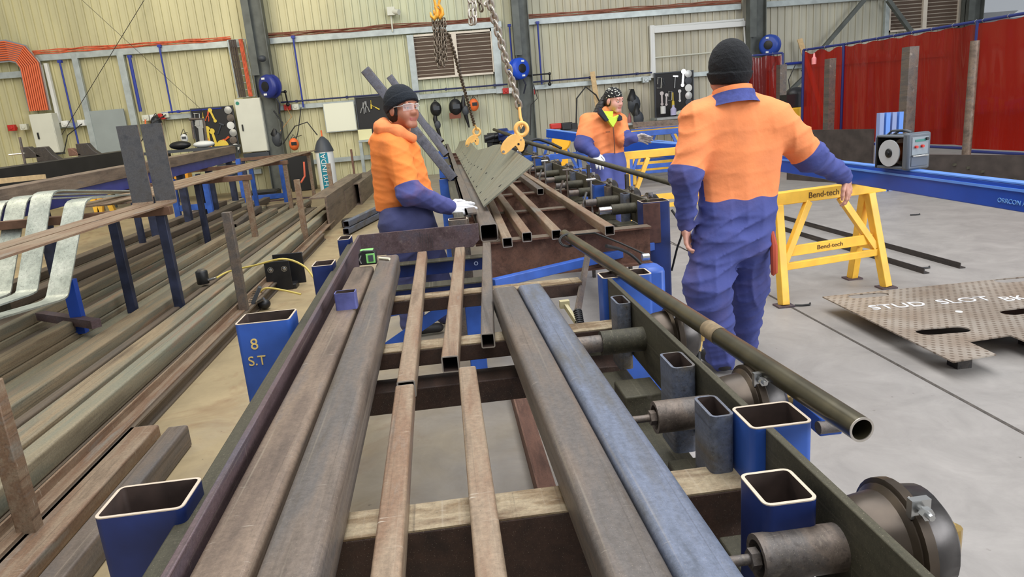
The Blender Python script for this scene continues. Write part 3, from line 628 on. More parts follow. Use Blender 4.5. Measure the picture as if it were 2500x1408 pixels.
gear((1545, 250), 'h', 'black jacket hanging to a point right of the bandana man', s=1.5); gear((1556, 285), 'h', 'black bag slumped at the bottom of the hanging jacket', s=1.2, y=18.8)
mb = MB(); c = P(1110, 280, y=WY-.4); mb.bx(c.x-.14, c.x+.16, c.y-.02, c.y, c.z-.1, c.z+.05); mb.obj('leather_flap', plain('brown_leather', C(120, 66, 44), .6), None, 'brown leather flap hanging under the large black helmet', 'flap')
mb = MB(); q0, q1 = P(1446, 175, y=WY-.35), P(1456, 240, y=WY-.45); dq = q1-q0; mb.seg(q0, q0+dq*((q0.z-.0)/-dq.z), .13, .03, up=(0, 1, 0)); mb.obj('timber_plank', WOOD, None, 'pale timber plank leaning on the wall behind the bandana man', 'plank')
mb = MB(); q0, q1 = P(1952, 95, y=WY-.4), P(1966, 140, y=WY-.5); dq = q1-q0; mb.seg(q0, q0+dq*((q0.z-.0)/-dq.z), .14, .03, up=(0, 1, 0)); mb.obj('timber_plank', WOOD, None, 'pale timber plank end sticking up left of the long red curtain', 'plank')
mb = MB(); c = P(955, 28, y=WY-.2); mb.box(c, (.2, .2, .2)); mb.cyl(c, c+V((.2, -.15, -.05)), .07, n=12); mb.cyl(c+V((-.02, 0, 0)), V((c.x-.02, c.y, ZU)), .02, n=6); mb.obj('security_camera', CREAM, None, 'small cream lamp unit high on the wall above the left man', 'lamp')
mb = MB(); mb.sph(P(640, 143, y=WY-.7), .1, 8, (1, 1, .8)); mb.obj('column_light', DKGREY, None, 'small dark lamp unit on the left grey column', 'lamp')

# ================================================================ NEAR BENCH
ZX, ZT, ZS, ZR = .76, .86, .81, .88
def txt(s, c, right, up, h, mat, name, parent, w=None, depth=.0015, label=None):
    """lettering as a thin raised mesh"""
    cu = bpy.data.curves.new(name, 'FONT'); cu.body = s; cu.size = h; cu.extrude = depth; cu.align_x = 'CENTER'; cu.align_y = 'CENTER'
    to = bpy.data.objects.new(name+'_tmp', cu); COL.objects.link(to)
    dg = bpy.context.evaluated_depsgraph_get(); me = bpy.data.meshes.new_from_object(to.evaluated_get(dg)); bpy.data.objects.remove(to)
    r = V(right).normalized(); u = V(up).normalized(); n = r.cross(u)
    xs = [v.co.x for v in me.vertices]; k = (w/(max(xs)-min(xs))) if w else 1.0
    o0 = wloc(parent)
    for v in me.vertices: v.co = V(c)+r*(v.co.x*k)+u*v.co.y+n*v.co.z-o0
    me.materials.clear(); me.materials.append(mat)
    o = bpy.data.objects.new(name, me); COL.objects.link(o); o.parent = parent; tag(o, label); return o

bench = empty('jig_bench', (0, 2.4, 0), 'long steel welding jig bench in the foreground carrying the large tubes', 'bench')
mb = MB()
A0, A1 = V((-.458, .30, ZR)), V((-.522, 4.05, ZR))
mb.seg(A0-V((0, 0, .07)), A1-V((0, 0, .07)), .014, .14); mb.obj('rail_lip', S_MAROON, bench, bevel=.002)
mb = MB(); mb.seg(A0+V((-.036, 0, -.072)), A1+V((-.036, 0, -.072)), .058, .07); mb.obj('side_rail', S_OLIVE, bench, bevel=.004)
mb = MB(); y1 = 4.05; mb.prof((-.525, y1, .80), (-.525, y1+.012, .80), [(0, .08), (.70, .085), (.70, -.02), (.66, -.06), (0, -.055)], up=(0, 0, 1)); 
pl = MB(); pl.add([(-.525, y1, .88), (.17, y1-.02, .885), (.17, y1-.02, .79), (.13, y1-.02, .75), (-.525, y1, .752), (-.525, y1+.012, .88), (.17, y1-.008, .885), (.17, y1-.008, .79), (.13, y1-.008, .75), (-.525, y1+.012, .752)],
   [(0, 1, 2, 3, 4), (9, 8, 7, 6, 5), (0, 5, 6, 1), (1, 6, 7, 2), (2, 7, 8, 3), (3, 8, 9, 4), (4, 9, 5, 0)]); pl.obj('end_plate', S_MAROON, bench, bevel=.001)
pl = MB()
for k_ in range(6): pl.seg(P(1024+k_*6, 566+(k_ % 3)*4, y=y1-.0225), P(1027+k_*6, 592+(k_ % 2)*12, y=y1-.0225), .003, .001, up=(0, 1, 0))
pl.obj('scorched_streaks', plain('burnt_scale', C(60, 52, 54), .6, 0, .15, 60), bench, kind='stuff')
# right rail with the cylinder plate
def rplate(y0, y1): 
    m_ = MB(); m_.bx(.552, .568, y0, y1, .70, .885); m_.obj('rail_plate', S_OLIVE, bench, bevel=.002)
rplate(.30, 1.155); rplate(1.262, 2.42)
m_ = MB(); m_.bx(.42, .552, .30, 2.42, .565, .62); m_.obj('lower_rail', S_OLIVE, bench, bevel=.004)
for y0 in (.55, .98, 1.28, 1.78, 2.3): m_ = MB(); m_.bx(.44, .552, y0, y0+.13, .62, .70); m_.obj('packer_block', S_OLIVE, bench, bevel=.005)
m_ = MB(); m_.bx(.36, .41, .4, 2.4, .40, .50); m_.obj('tie_beam', BLUE, bench, bevel=.004)
# cross beams
S_SHADED = steel('steel_rust_shaded', [C(44, 30, 24), C(66, 46, 36), C(52, 40, 34)], scratch=0, rough=.7, metal=.05)  # rust steel darkened, the shade on the beam fronts put into its colour
for y0, zz, hh in ((.42, ZX, .15), (1.165, ZX, .15), (2.225, ZX, .06), (2.9, ZX, .06)):
    m_ = MB(); m_.bx(-.515, .55, y0, y0+.095, zz-hh, zz-.004); cb_ = m_.obj('cross_beam', S_SHADED, bench, bevel=.003); m_ = MB(); m_.bx(-.515, .55, y0+.001, y0+.094, zz-.004, zz); m_.obj('worn_top', WORN, cb_)
m_ = MB(); m_.bx(-.515, .55, 2.18, 2.30, .56, .64); m_.obj('lower_cross_beam', S_SHADED, bench, bevel=.004)
m_ = MB(); m_.bx(-.515, .55, 1.19, 1.27, .50, .60); m_.obj('lower_cross_beam', S_DARK, bench, bevel=.004)
# leg pockets
def pocket(x0, x1, y0, y1, z0, z1, mat, name='leg_post', t=.006, par=None, rot=0):
    m_ = MB(); c = V(((x0+x1)/2, (y0+y1)/2, 0)); m_.rhs(c+V((0, 0, z0)), c+V((0, 0, z1)), x1-x0, y1-y0, t, .014, up=(0, 1, 0))
    o = m_.obj(name, mat, par or bench); return o
edge = plain('bare_cut_edge', C(206, 190, 170), .5, .3)
def rim(x0, x1, y0, y1, z, par):
    m_ = MB(); c = V(((x0+x1)/2, (y0+y1)/2, 0)); m_.rhs(c+V((0, 0, z)), c+V((0, 0, z+.002)), x1-x0, y1-y0, .006, .014, up=(0, 1, 0)); m_.obj('rim', edge, par)
for (x0, x1, y0, y1, z1, mt) in ((-.668, -.515, 1.15, 1.262, .872, BLUE_D), (-.76, -.575, 2.36, 2.50, .872, BLUE), (-.66, -.562, 3.27, 3.40, .872, BLUE_D), (-.64, -.57, 4.0, 4.14, .87, BLUE_D)):
    lp = pocket(x0, x1, y0, y1, 0, z1, mt); rim(x0, x1, y0, y1, z1, lp)
    if abs(y0-2.36) < .01:
        txt('8', (x0+.055, y0-.001, z1-.075), (1, 0, 0), (0, 0, 1), .055, CHALK, 'painted_number', lp)
        txt('S.T', (x0+.055, y0-.001, z1-.135), (1, 0, 0), (0, 0, 1), .048, CHALK, 'painted_letters', lp)
pocket(.438, .526, .915, 1.015, .60, .88, BLUE_D, 'box_pocket'); rim(.438, .526, .915, 1.015, .88, bench)
pocket(.474, .523, 1.225, 1.33, .64, .885, S_BLUEGREY, 'box_pocket'); pocket(.49, .548, 1.505, 1.615, .66, .882, S_BLUEGREY, 'box_pocket')
pocket(.504, .55, 2.085, 2.19, .66, .882, S_BLUEGREY, 'box_pocket')
for (x0, x1, y0, y1, mt) in ((.526, .648, 1.156, 1.258, BLUE), (.535, .72, 2.42, 2.52, BLUE)):
    lp = pocket(x0, x1, y0, y1, 0, .884, mt); rim(x0, x1, y0, y1, .884, lp)
# air brake chambers and pressing cylinders
BK = plain('chamber_dark_steel', C(72, 62, 52), .35, .55, .3, 12); BK2 = plain('chamber_band_steel', C(66, 62, 60), .35, .6, .35, 14, .1)
def station(xr, y, z, par, rod='thin', k=1.0, blen=.135, fitting=True):
    m_ = MB(); m_.pipe((xr-blen, y, z), (xr, y, z), .037*k, .009, 26); b0 = m_.obj('cylinder_sleeve', S_OLIVE if rod == 'thick' else S_GREYBR, par, smooth=50)
    m_ = MB()
    if rod == 'thick': m_.cyl((xr-blen-.085, y, z), (xr-.02, y, z), .026*k, n=20)
    else: m_.cyl((xr-blen-.06, y, z), (xr-.02, y, z), .0085, n=12); m_.lathe((xr-blen-.004, y, z), (1, 0, 0), [(-.008, .017), (.006, .017)], 6)
    m_.obj('push_rod', CHROME if (rod == 'thick' and k > .9 and y > 4.6 and y < 4.7) else S_GREYBR, b0, smooth=50)
    x = xr+.014
    m_ = MB(); m_.lathe((x, y, z), (1, 0, 0), [(0, .045*k), (.004, .066*k), (.02, .074*k), (.055, .079*k), (.062, .088*k), (.068, .088*k)], 32); ch = m_.obj('brake_chamber', BK, par, smooth=40)
    m_ = MB(); m_.lathe((x+.064, y, z), (1, 0, 0), [(0, .088*k), (.003, .096*k), (.018, .096*k), (.024, .087*k)], 32); m_.obj('clamp_band', BK, ch, smooth=40)
    m_ = MB(); m_.lathe((x+.086, y, z), (1, 0, 0), [(0, .084*k), (.04, .080*k), (.056, .060*k), (.06, .02)], 32); m_.obj('cover', BK2, ch, smooth=50)
    for a in (60, 250):
        m_ = MB(); ra = math.radians(a); c = V((x+.076, y+math.cos(ra)*-.1*k, z+math.sin(ra)*.1*k)); m_.box(c, (.03, .012, .03)); m_.cyl(c+V((0, -.03, 0)), c+V((0, .03, 0)), .005, n=8); m_.cyl(c+V((0, -.022, 0)), c+V((0, -.012, 0)), .010, n=6); m_.obj('clamp_lug', CHROME, ch)
    if fitting:
        c = V((x+.15, y-.03, z+.03)); m_ = MB(); m_.cyl(c-V((.03, 0, 0)), c, .009, n=8); m_.cyl(c, c+V((0, 0, -.045)), .013, n=10); m_.cyl(c+V((0, 0, -.045)), c+V((-.01, -.01, -.075)), .009, n=8); m_.obj('brass_fitting', BRASS, ch)
for (y, rod) in ((.58, 'thin'), (.905, 'thin'), (1.43, 'thin'), (1.97, 'thick')): station(.555, y, .80, bench, rod)
def hose(pts, r, mat, label, cat='hose', name='air_hose', par=None):
    m_ = MB(); P_ = [V(p) for p in pts]; out = []
    for i in range(len(P_)-1):
        p0 = P_[max(i-1, 0)]; p1 = P_[i]; p2 = P_[i+1]; p3 = P_[min(i+2, len(P_)-1)]
        for k in range(7):
            t = k/7; out.append(.5*((2*p1)+(p2-p0)*t+(2*p0-5*p1+4*p2-p3)*t*t+(3*p1-p0-3*p2+p3)*t**3))
    out.append(P_[-1]); m_.sweep(out, r, 8); return m_.obj(name, mat, par, label, cat if par is None else None, smooth=80)
hose([(.71, 1.94, .75), (.70, 1.90, .68), (.69, 1.80, .62), (.70, 1.66, .62), (.68, 1.55, .66)], .009, RUBBER, 'black air hose joining the third and second brake chambers of the near bench')
hose([(.71, .87, .75), (.74, .80, .70), (.82, .66, .66), (.9, .5, .6)], .010, RUBBER, 'black air hose leaving the nearest brake chamber at the bottom right corner')
hose([P(1640, 512, z=.84), P(1665, 560, z=.72), P(1652, 610, z=.55), P(1640, 660, z=.4)], .007, RUBBER, 'thin black hose looping beside the tall post at the end of the far bench')
hose([P(1480, 600, z=.86), P(1530, 615, z=.8), P(1570, 650, z=.72), P(1600, 700, z=.6)], .008, RUBBER, 'black hose hanging from the far end of the long round pipe')
m_ = MB(); c = P(1385, 585, z=.90)
for r_ in (.036, .042):
    m_.sweep([c+V((r_*math.cos(a*math.pi/8), -.02+r_*.55*math.sin(a*math.pi/8)+.02*r_, r_*.62*math.sin(a*math.pi/8))) for a in range(16)], .0038, 6, closed=True)
m_.sweep([c+V((.04, 0, .02)), c+V((.12, -.06, .03)), c+V((.2, -.2, 0)), c+V((.27, -.35, -.03))], .0042, 6)
m_.obj('cable_loop', RUBBER, None, 'black cable looped around the far end of the long round pipe', 'cable', smooth=80)
# hinged arm of the bench under the long pipe
m_ = MB(); a = P(1880, 915, z=.80); b_ = P(2030, 1040, z=.80); m_.seg(a, b_, .05, .045); ar = m_.obj('swing_arm', BLUE, bench, bevel=.004)
m_ = MB(); m_.cyl(b_+V((-.03, 0, 0)), b_+V((.03, .0, 0)), .014, n=16); m_.obj('pivot_pin', S_GREYBR, ar)
# standing blue block at the right rear of the near bench
m_ = MB(); m_.bx(.745, .83, 2.60, 2.72, 0, .86); m_.obj('leg_post', BLUE, bench, bevel=.02)
m_ = MB(); c = P(1576, 627, z=.885); m_.cyl(c+V((-.014, 0, -.0)), c+V((.014, 0, 0)), .015, n=18); m_.obj('bright_bush', CHROME, bench)
# blue understructure at the far end of the near bench
OB = plain('chalk_white', C(170, 180, 210), .8)
u0 = MB(); u0.bx(-.42, .20, 3.98, 4.02, .62, .70); ub = u0.obj('end_channel', BLUE_D, bench, bevel=.003)
u0 = MB(); u0.bx(-.42, .20, 3.93, 4.02, .70, .706); u0.obj('end_channel_top', S_OLIVE, bench)
txt('o S', (.03, 3.979, .665), (1, 0, 0), (0, 0, 1), .05, OB, 'chalk_letters', ub); txt('o', (.135, 3.979, .665), (1, 0, 0), (0, 0, 1), .05, OB, 'chalk_letter', ub)
u0 = MB(); u0.bx(-.42, .20, 3.80, 3.86, .52, .60); u0.obj('end_channel', BLUE_D, bench, bevel=.003)
u0 = MB(); u0.bx(-.42, .20, 3.74, 3.86, .60, .607); u0.obj('end_channel_top', S_OLIVE, bench)
u0 = MB(); a, b_ = P(945, 762, z=.42), P(1172, 712, z=.50); u0.seg(a, b_, .06, .05); u0.obj('brace', BLUE, bench, bevel=.003)
u0 = MB(); a, b_ = P(1140, 715, z=.50), P(945, 850, z=.2); u0.seg(a, b_, .012, .07); u0.obj('brace', BLUE, bench, bevel=.002)
u0 = MB(); c = P(1152, 712, z=.50); u0.bx(c.x-.05, c.x+.05, c.y, c.y+.09, 0, .50); u0.obj('leg_post', BLUE, bench, bevel=.004)
u0 = MB(); u0.bx(.40, .46, 3.2, 3.26, 0, .4); u0.obj('foot', BLUE_D, bench)

# ---- stock lying on the near bench
def rhs_obj(name, p0, p1, w, h, mat, label, cat='steel tube', group=None, t=.005, r=.012, top=True):
    p0, p1 = V(p0), V(p1)
    if top: p0 = p0-V((0, 0, h/2)); p1 = p1-V((0, 0, h/2))
    m_ = MB(); m_.rhs(p0, p1, w, h, t, r)
    e = m_.obj(name, mat, None, label, cat, group)
    d = (p1-p0).normalized()*.0015
    for q in (p0-d, p1): m_ = MB(); m_.rhs(q, q+d, w, h, t, r); m_.obj('cut_end', CUT, e)
    return e
rhs_obj('square_tube', (-.398, .35, ZT), (-.416, 3.22, ZT), .098, .098, S_BROWN, 'large brown square tube against the left rail of the near bench', group=None, r=.016)
rhs_obj('square_tube', (-.292, .35, ZT), (-.311, 3.44, ZT), .098, .098, S_GREYBR, 'large grey-brown square tube second from the left rail, under the chalk', r=.016)
rhs_obj('square_tube', (.225, .35, ZT), (.184, 2.553, ZT), .092, .098, S_GREYBR, 'large dull brown square tube left of the blue-grey one', r=.016)
rhs_obj('square_tube', (.318, .35, ZT), (.282, 2.553, ZT), .092, .098, S_BLUEGREY, 'large blue-grey square tube nearest the right rail', r=.016)
rhs_obj('small_square_tube', (-.160, 1.80, ZS+.006), (-.157, 3.72, ZS+.0), .050, .05, S_TAN, 'small tan square tube, rear one of the end-to-end pair between the large tubes', r=.006, t=.004)
rhs_obj('small_square_tube', (-.151, .35, ZS), (-.163, 1.785, ZS), .050, .05, S_TAN, 'small tan square tube, front one of the end-to-end pair between the large tubes', r=.006, t=.004)
rhs_obj('small_square_tube', (-.038, 1.98, ZS), (.048, 3.74, ZS), .052, .052, S_TAN, 'small brown square tube with its open end facing the camera mid bench', r=.006, t=.004)
rhs_obj('small_square_tube', (.008, .35, ZS), (.010, 1.87, ZS), .050, .05, S_TAN, 'small tan square tube with rust patches lying alone at the front centre', r=.006, t=.004)
rhs_obj('small_square_tube', (.088, 2.16, ZS), (.198, 3.80, ZS), .045, .05, S_GREYBR, 'narrow grey-brown tube running to the open end of the big square tube', r=.006, t=.004)
pb, pa = P(2103, 1048, z=.905), P(1378, 572, z=.905)
m_ = MB(); m_.pipe(pa, pb, .0235, .004, 32); e = m_.obj('round_pipe', plain('black_pipe', C(84, 78, 60), .3, .55, .3, 9, .08), None, 'long dark round pipe laid aslant over the right rail of the near bench', 'pipe', smooth=50)
m_ = MB(); d = (pb-pa).normalized(); m_.pipe(pb, pb+d*.002, .0235, .004, 32); m_.obj('cut_end', CUT, e)
c = pa+(pb-pa)*.735; m_ = MB(); m_.pipe(c-d*.035, c+d*.035, .0242, .0006, 32); m_.obj('tape_patch', plain('rust_tape', C(130, 112, 84), .7, 0, .2, 60), e)
# offcut sleeve
m_ = MB(); c = P(846, 757, z=ZT); m_.rhs(c+V((0, .03, 0)), c+V((0, .03, .062)), .075, .052, .004, .006, up=(0, 1, 0)); m_.obj('tube_offcut', plain('purple_blue_steel', C(88, 92, 148), .5, .2, .2, 20), None, 'short purple-blue square tube offcut standing on the large brown tube', 'tube offcut')
# tape measure
tm = empty('tape_measure', P(898, 648, z=ZT), 'green and black tape measure on the joint of the two large left tubes', 'tape measure')
GRN = plain('tape_green', C(130, 200, 110), .5)
c = P(900, 645, z=ZT)
m_ = MB(); m_.prof(c+V((0, -.024, .036)), c+V((0, .024, .036)), [(-.042, -.034), (.042, -.034), (.042, .02), (.03, .034), (-.02, .036), (-.038, .022)], up=(0, 0, 1)); m_.obj('case', BLACK, tm, bevel=.005)
m_ = MB(); m_.bx(c.x-.005, c.x+.036, c.y-.027, c.y-.024, c.z+.01, c.z+.055); m_.obj('green_face', GRN, tm, bevel=.002)
m_ = MB(); m_.bx(c.x-.03, c.x+.03, c.y-.02, c.y+.02, c.z+.068, c.z+.072); m_.obj('green_top', GRN, tm, bevel=.002)
m_ = MB(); m_.bx(c.x+.006, c.x+.028, c.y-.030, c.y-.027, c.z+.018, c.z+.048); m_.obj('grip', DKGREY, tm)
m_ = MB(); m_.sweep([c+V((-.03, -.028, .012)), c+V((-.036, -.03, .03)), c+V((-.026, -.028, .05))], .003, 6); m_.obj('clip', CHROME, tm)
m_ = MB(); a, b_ = P(926, 630, z=ZT+.007), P(951, 632, z=ZT+.007); m_.cyl(a, b_, .0065, n=12); m_.obj('chalk_stick', plain('chalk_stick_white', C(225, 222, 195), .9), None, 'stick of white chalk beside the green tape measure', 'chalk')
# flat bar with a ribbed rubber grip standing through the bench
fb = empty('bar_clamp', P(1415, 800, z=.5), 'grey flat bar clamp with black ribbed grip standing between the two benches', 'clamp')
a, b_ = P(1438, 605, y=3.3), P(1410, 760, y=2.7)
m_ = MB(); m_.seg(a, b_, .028, .012, up=(0, 1, 0)); m_.obj('bar', S_GREYBR, fb)
m_ = MB(); q = b_; w = P(1418, 806, y=2.62)
m_.cyl(q, w, .016, n=14); 
for k in range(9): m_.cyl(q+(w-q)*(k/9), q+(w-q)*(k/9+.05), .019, n=14)
m_.obj('ribbed_grip', RUBBER, fb); m_ = MB(); m_.cyl(w, w+(w-q)*.12, .02, n=16); m_.obj('white_ring', WHITE, fb)
m_ = MB(); a, b_ = P(1378, 742, y=2.75), P(1410, 790, y=2.65); m_.seg(a, b_, .014, .02); m_.box(a, (.04, .03, .03)); m_.obj('lever', plain('lever_cream', C(180, 170, 130), .5), fb)

# ================================================================ FAR BENCH
fb = empty('jig_bench', (.7, 9, 0), 'second jig bench beyond the first with rusty cross beams and rows of cylinders', 'bench')
FX0, FX1 = .19, 1.275
Y0F, Y1F = 4.1, 17.0
S_WT = steel('steel_worn_flange', [C(84, 70, 58), C(118, 104, 88), C(100, 86, 74)], scratch=.3, stretch=(3, 9, 3))
for k, y in enumerate((4.12, 5.28, 6.45, 7.6, 8.8, 10.0, 11.2, 12.4, 13.6, 14.8)):
    m_ = MB(); m_.bx(FX0, 1.215 if k == 0 else FX1, y-.05, y+.05, ZX-.012, ZX-.002); m_.bx(FX0, 1.215 if k == 0 else FX1, y-.01, y, ZX-.22, ZX-.012); m_.bx(FX0, 1.215 if k == 0 else FX1, y-.06, y+.05, ZX-.232, ZX-.22); cb_ = m_.obj('cross_beam', S_RUST, fb); m_ = MB(); m_.bx(FX0, 1.215 if k == 0 else FX1, y-.049, y+.049, ZX-.002, ZX); m_.obj('worn_top', S_WT, cb_)
m_ = MB(); m_.bx(FX0-.07, FX0-.058, 4.55, Y1F, .76, .88); m_.bx(FX0-.07, FX0+.0, 4.55, Y1F, .868, .88); m_.obj('left_rail', S_GREYBR, fb)
m_ = MB(); m_.bx(FX0-.15, FX0-.085, 4.5, Y1F, .80, .86); m_.obj('side_rail', S_OLIVE, fb)
m_ = MB(); m_.bx(FX1-.005, FX1+.012, 4.33, Y1F, .70, .885); m_.obj('rail_plate', S_OLIVE, fb)
m_ = MB(); m_.bx(FX1-.15, FX1-.005, 4.4, Y1F, .585, .64); m_.obj('lower_rail', S_OLIVE, fb)
m_ = MB(); m_.bx(FX1-.24, FX1-.19, 4.4, Y1F, .42, .52); m_.obj('tie_beam', BLUE, fb)
for k in range(9):
    y0 = 4.55+k*.62; m_ = MB(); m_.bx(FX1-.15, FX1-.005, y0, y0+.14, .64, .70); m_.obj('packer_block', S_OLIVE, fb, bevel=.004)
m_ = MB(); a, b_ = P(1203, 692, z=.60), P(1592, 600, z=.60); m_.seg(a, b_, .05, .05); m_.obj('diagonal_brace', BLUE, fb, bevel=.003)
for i, (y, rod) in enumerate(((4.62, 'thick'), (5.08, 'thick'), (5.75, 'thick'), (6.4, 'thick'), (7.0, 'thick'), (7.7, 'thick'), (8.5, 'thick'), (9.4, 'thick'), (10.5, 'thick'), (11.8, 'thick'), (13.2, 'thick'), (14.6, 'thick'))):
    station(FX1, y, .80, fb, rod, .98, .17, False)
for i, (y, w, d, xx, mt) in enumerate(((4.72, .05, .10, FX1-.058, S_BLUEGREY), (5.42, .10, .09, FX1-.11, BLUE), (5.25, .05, .08, FX1-.054, S_GREYBR), (6.72, .09, .1, FX1-.05, S_BLUEGREY), (8.1, .09, .1, FX1-.1, S_BLUEGREY), (9.0, .1, .1, FX1-.1, BLUE), (9.9, .12, .1, FX1-.12, BLUE), (11.1, .1, .1, FX1-.1, S_BLUEGREY), (12.5, .1, .1, FX1-.1, BLUE), (14.0, .12, .12, FX1-.1, BLUE_D))):
    pocket(xx, xx+w, y, y+d, .66, .884, mt, 'box_pocket', par=fb)
for i, y in enumerate((5.1, 6.1, 7.4, 8.2, 9.7, 11.5)):
    m_ = MB(); m_.cyl((FX1-.20, y, .66), (FX1-.20, y, .97), .008, n=8); m_.cyl((FX1-.235, y, .965), (FX1-.165, y, .965), .010, n=8); m_.sweep([(FX1-.20, y, .70), (FX1-.26, y-.02, .72), (FX1-.27, y-.02, .80), (FX1-.24, y-.02, .88)], .010, 8); m_.obj('toggle_clamp', CHROME if i % 2 == 0 else S_GREYBR, fb, smooth=60)
lp = pocket(1.215, 1.39, 4.24, 4.38, 0, .88, BLUE_D, par=fb); rim(1.215, 1.39, 4.24, 4.38, .88, lp)
m_ = MB(); m_.bx(1.215, 1.325, 4.236, 4.24, .62, .875); m_.obj('brown_plate', plain('brown_primer', C(84, 56, 48), .6, .1, .25, 25), lp, bevel=.003)
for (x0, x1, y0, y1, mt) in ((1.29, 1.48, 6.95, 7.1, BLUE), (1.29, 1.48, 9.6, 9.75, BLUE), (1.29, 1.48, 12.2, 12.35, BLUE_D), (.0, .12, 4.27, 4.36, S_GREYBR), (-.05, .105, 7.28, 7.42, BLUE), (-.05, .105, 9.3, 9.44, BLUE), (-.05, .10, 11.3, 11.44, BLUE), (-.05, .10, 13.6, 13.74, BLUE)):
    lp = pocket(x0, x1, y0, y1, 0, .882, mt, par=fb); rim(x0, x1, y0, y1, .882, lp)
# long square tubes on the far bench
rhs_obj('square_tube', (.235, 4.11, .864), (.240, 9.5, .864), .104, .104, S_GREYBR, 'big square tube with its open end at the front left of the far bench', r=.016)
for (a, y1, la, mt) in (((1238, 580), 7.4, 'small square tube, first right of the big open tube on the far bench', S_TAN), ((1286, 567), 8.6, 'small square tube, second right of the big open tube on the far bench', S_TAN), ((1358, 561), 9.2, 'small square tube ending beside the looped cable on the far bench', S_TAN), ((1488, 551), 10.5, 'long small square tube nearest the cylinders on the far bench', S_TAN), ((1319, 460), 9.5, 'small square tube whose open end stops halfway along the far bench', S_GREYBR)):
    p0 = P(*a, z=ZS); dx = {1238: .22, 1286: .1, 1358: .16, 1488: -.02, 1319: .05}[a[0]]
    rhs_obj('small_square_tube', p0, (p0.x+dx*0.35, y1, ZS), .056, .056, mt, la, r=.006, t=.004)
# steel sheet tilted in the lifting clamps
edgeR = [((1302, 398), 4.68), ((1277, 381), 5.0), ((1254, 367), 5.4), ((1236, 358), 5.75), ((1219, 352), 6.1), ((1204, 354), 6.6), ((1188, 361), 7.2), ((1166, 366), 8.0), ((1160, 360), 8.8), ((1154, 352), 9.6), ((1146, 345), 10.6), ((1136, 342), 11.6), ((1122, 345), 12.8)]
m_ = MB(); n = 10; rows = []
for (px, y) in edgeR:
    R_ = P(*px, y=y); L_ = V((.245, y, .90)); rows.append([L_+(R_-L_)*(k/n)+V((0, 0, -.02*math.sin(math.pi*k/n)*(y-4.68)/8)) for k in range(n+1)])
nr = len(rows); vs = []
for r_ in rows: vs += r_
vs += [v+V((.004, 0, -.010)) for v in vs[:]]
T = nr*(n+1); fs = []
for j in range(nr-1):
    for k in range(n):
        a = j*(n+1)+k; fs += [(a, a+1, a+n+2, a+n+1), (T+a, T+a+n+1, T+a+n+2, T+a+1)]
for k in range(n): fs += [(k, T+k, T+k+1, k+1), ((nr-1)*(n+1)+k, (nr-1)*(n+1)+k+1, T+(nr-1)*(n+1)+k+1, T+(nr-1)*(n+1)+k)]
for j in range(nr-1): a = j*(n+1); c = a+n; fs += [(a, a+n+1, T+a+n+1, T+a), (c, T+c, T+c+n+1, c+n+1)]
m_.add(vs, fs); sheet = m_.obj('steel_sheet', S_CHECK, None, 'large tilted grey-green steel sheet hanging from the two yellow clamps', 'steel sheet', smooth=40)
hm = MB()
def on_sheet(y, u):
    for i in range(len(edgeR)-1):
        if edgeR[i][1] <= y <= edgeR[i+1][1]:
            t = (y-edgeR[i][1])/(edgeR[i+1][1]-edgeR[i][1]); A_ = rows[i]; B_ = rows[i+1]; k = min(int(u*n), n-1); f_ = u*n-k
            return (A_[k]*(1-f_)+A_[k+1]*f_)*(1-t)+(B_[k]*(1-f_)+B_[k+1]*f_)*t
up_s = (rows[0][n]-rows[0][0]).cross(V((0, 1, 0))).normalized()
if up_s.z < 0: up_s = -up_s
y = 4.85
while y < 11:
    for u in (.08, .40): c = on_sheet(y, u); hm.cyl(c-up_s*.002, c+up_s*.0015, .014, n=12)
    y += .48
hm.obj('bolt_holes', plain('hole_dark', C(26, 24, 22), .9), sheet)

# leaning tubes left of the far bench
S_LEAN = steel('steel_slate', [C(66, 66, 74), C(92, 92, 102), C(78, 72, 72)], scratch=.2)
for a, b_, y0, y1, s_, la in (((1108, 437), (893, 172), 7.28, 7.6, .10, 'nearest leaning grey square tube passing behind the left man'), ((1090, 378), (952, 188), 9.35, 9.7, .09, 'second leaning square tube, behind the nearest one'), ((1079, 346), (1005, 268), 11.35, 11.6, .085, 'farthest and thinnest of the leaning tubes behind the left man')):
    m_ = MB(); A_, B_ = P(*a, y=y0), P(*b_, y=y1); m_.rhs(A_, B_, s_, s_, .005, .01, up=(0, -1, 0)); m_.obj('leaning_tube', S_LEAN, None, la, 'steel tube', 'tubes leaning left of the far bench')

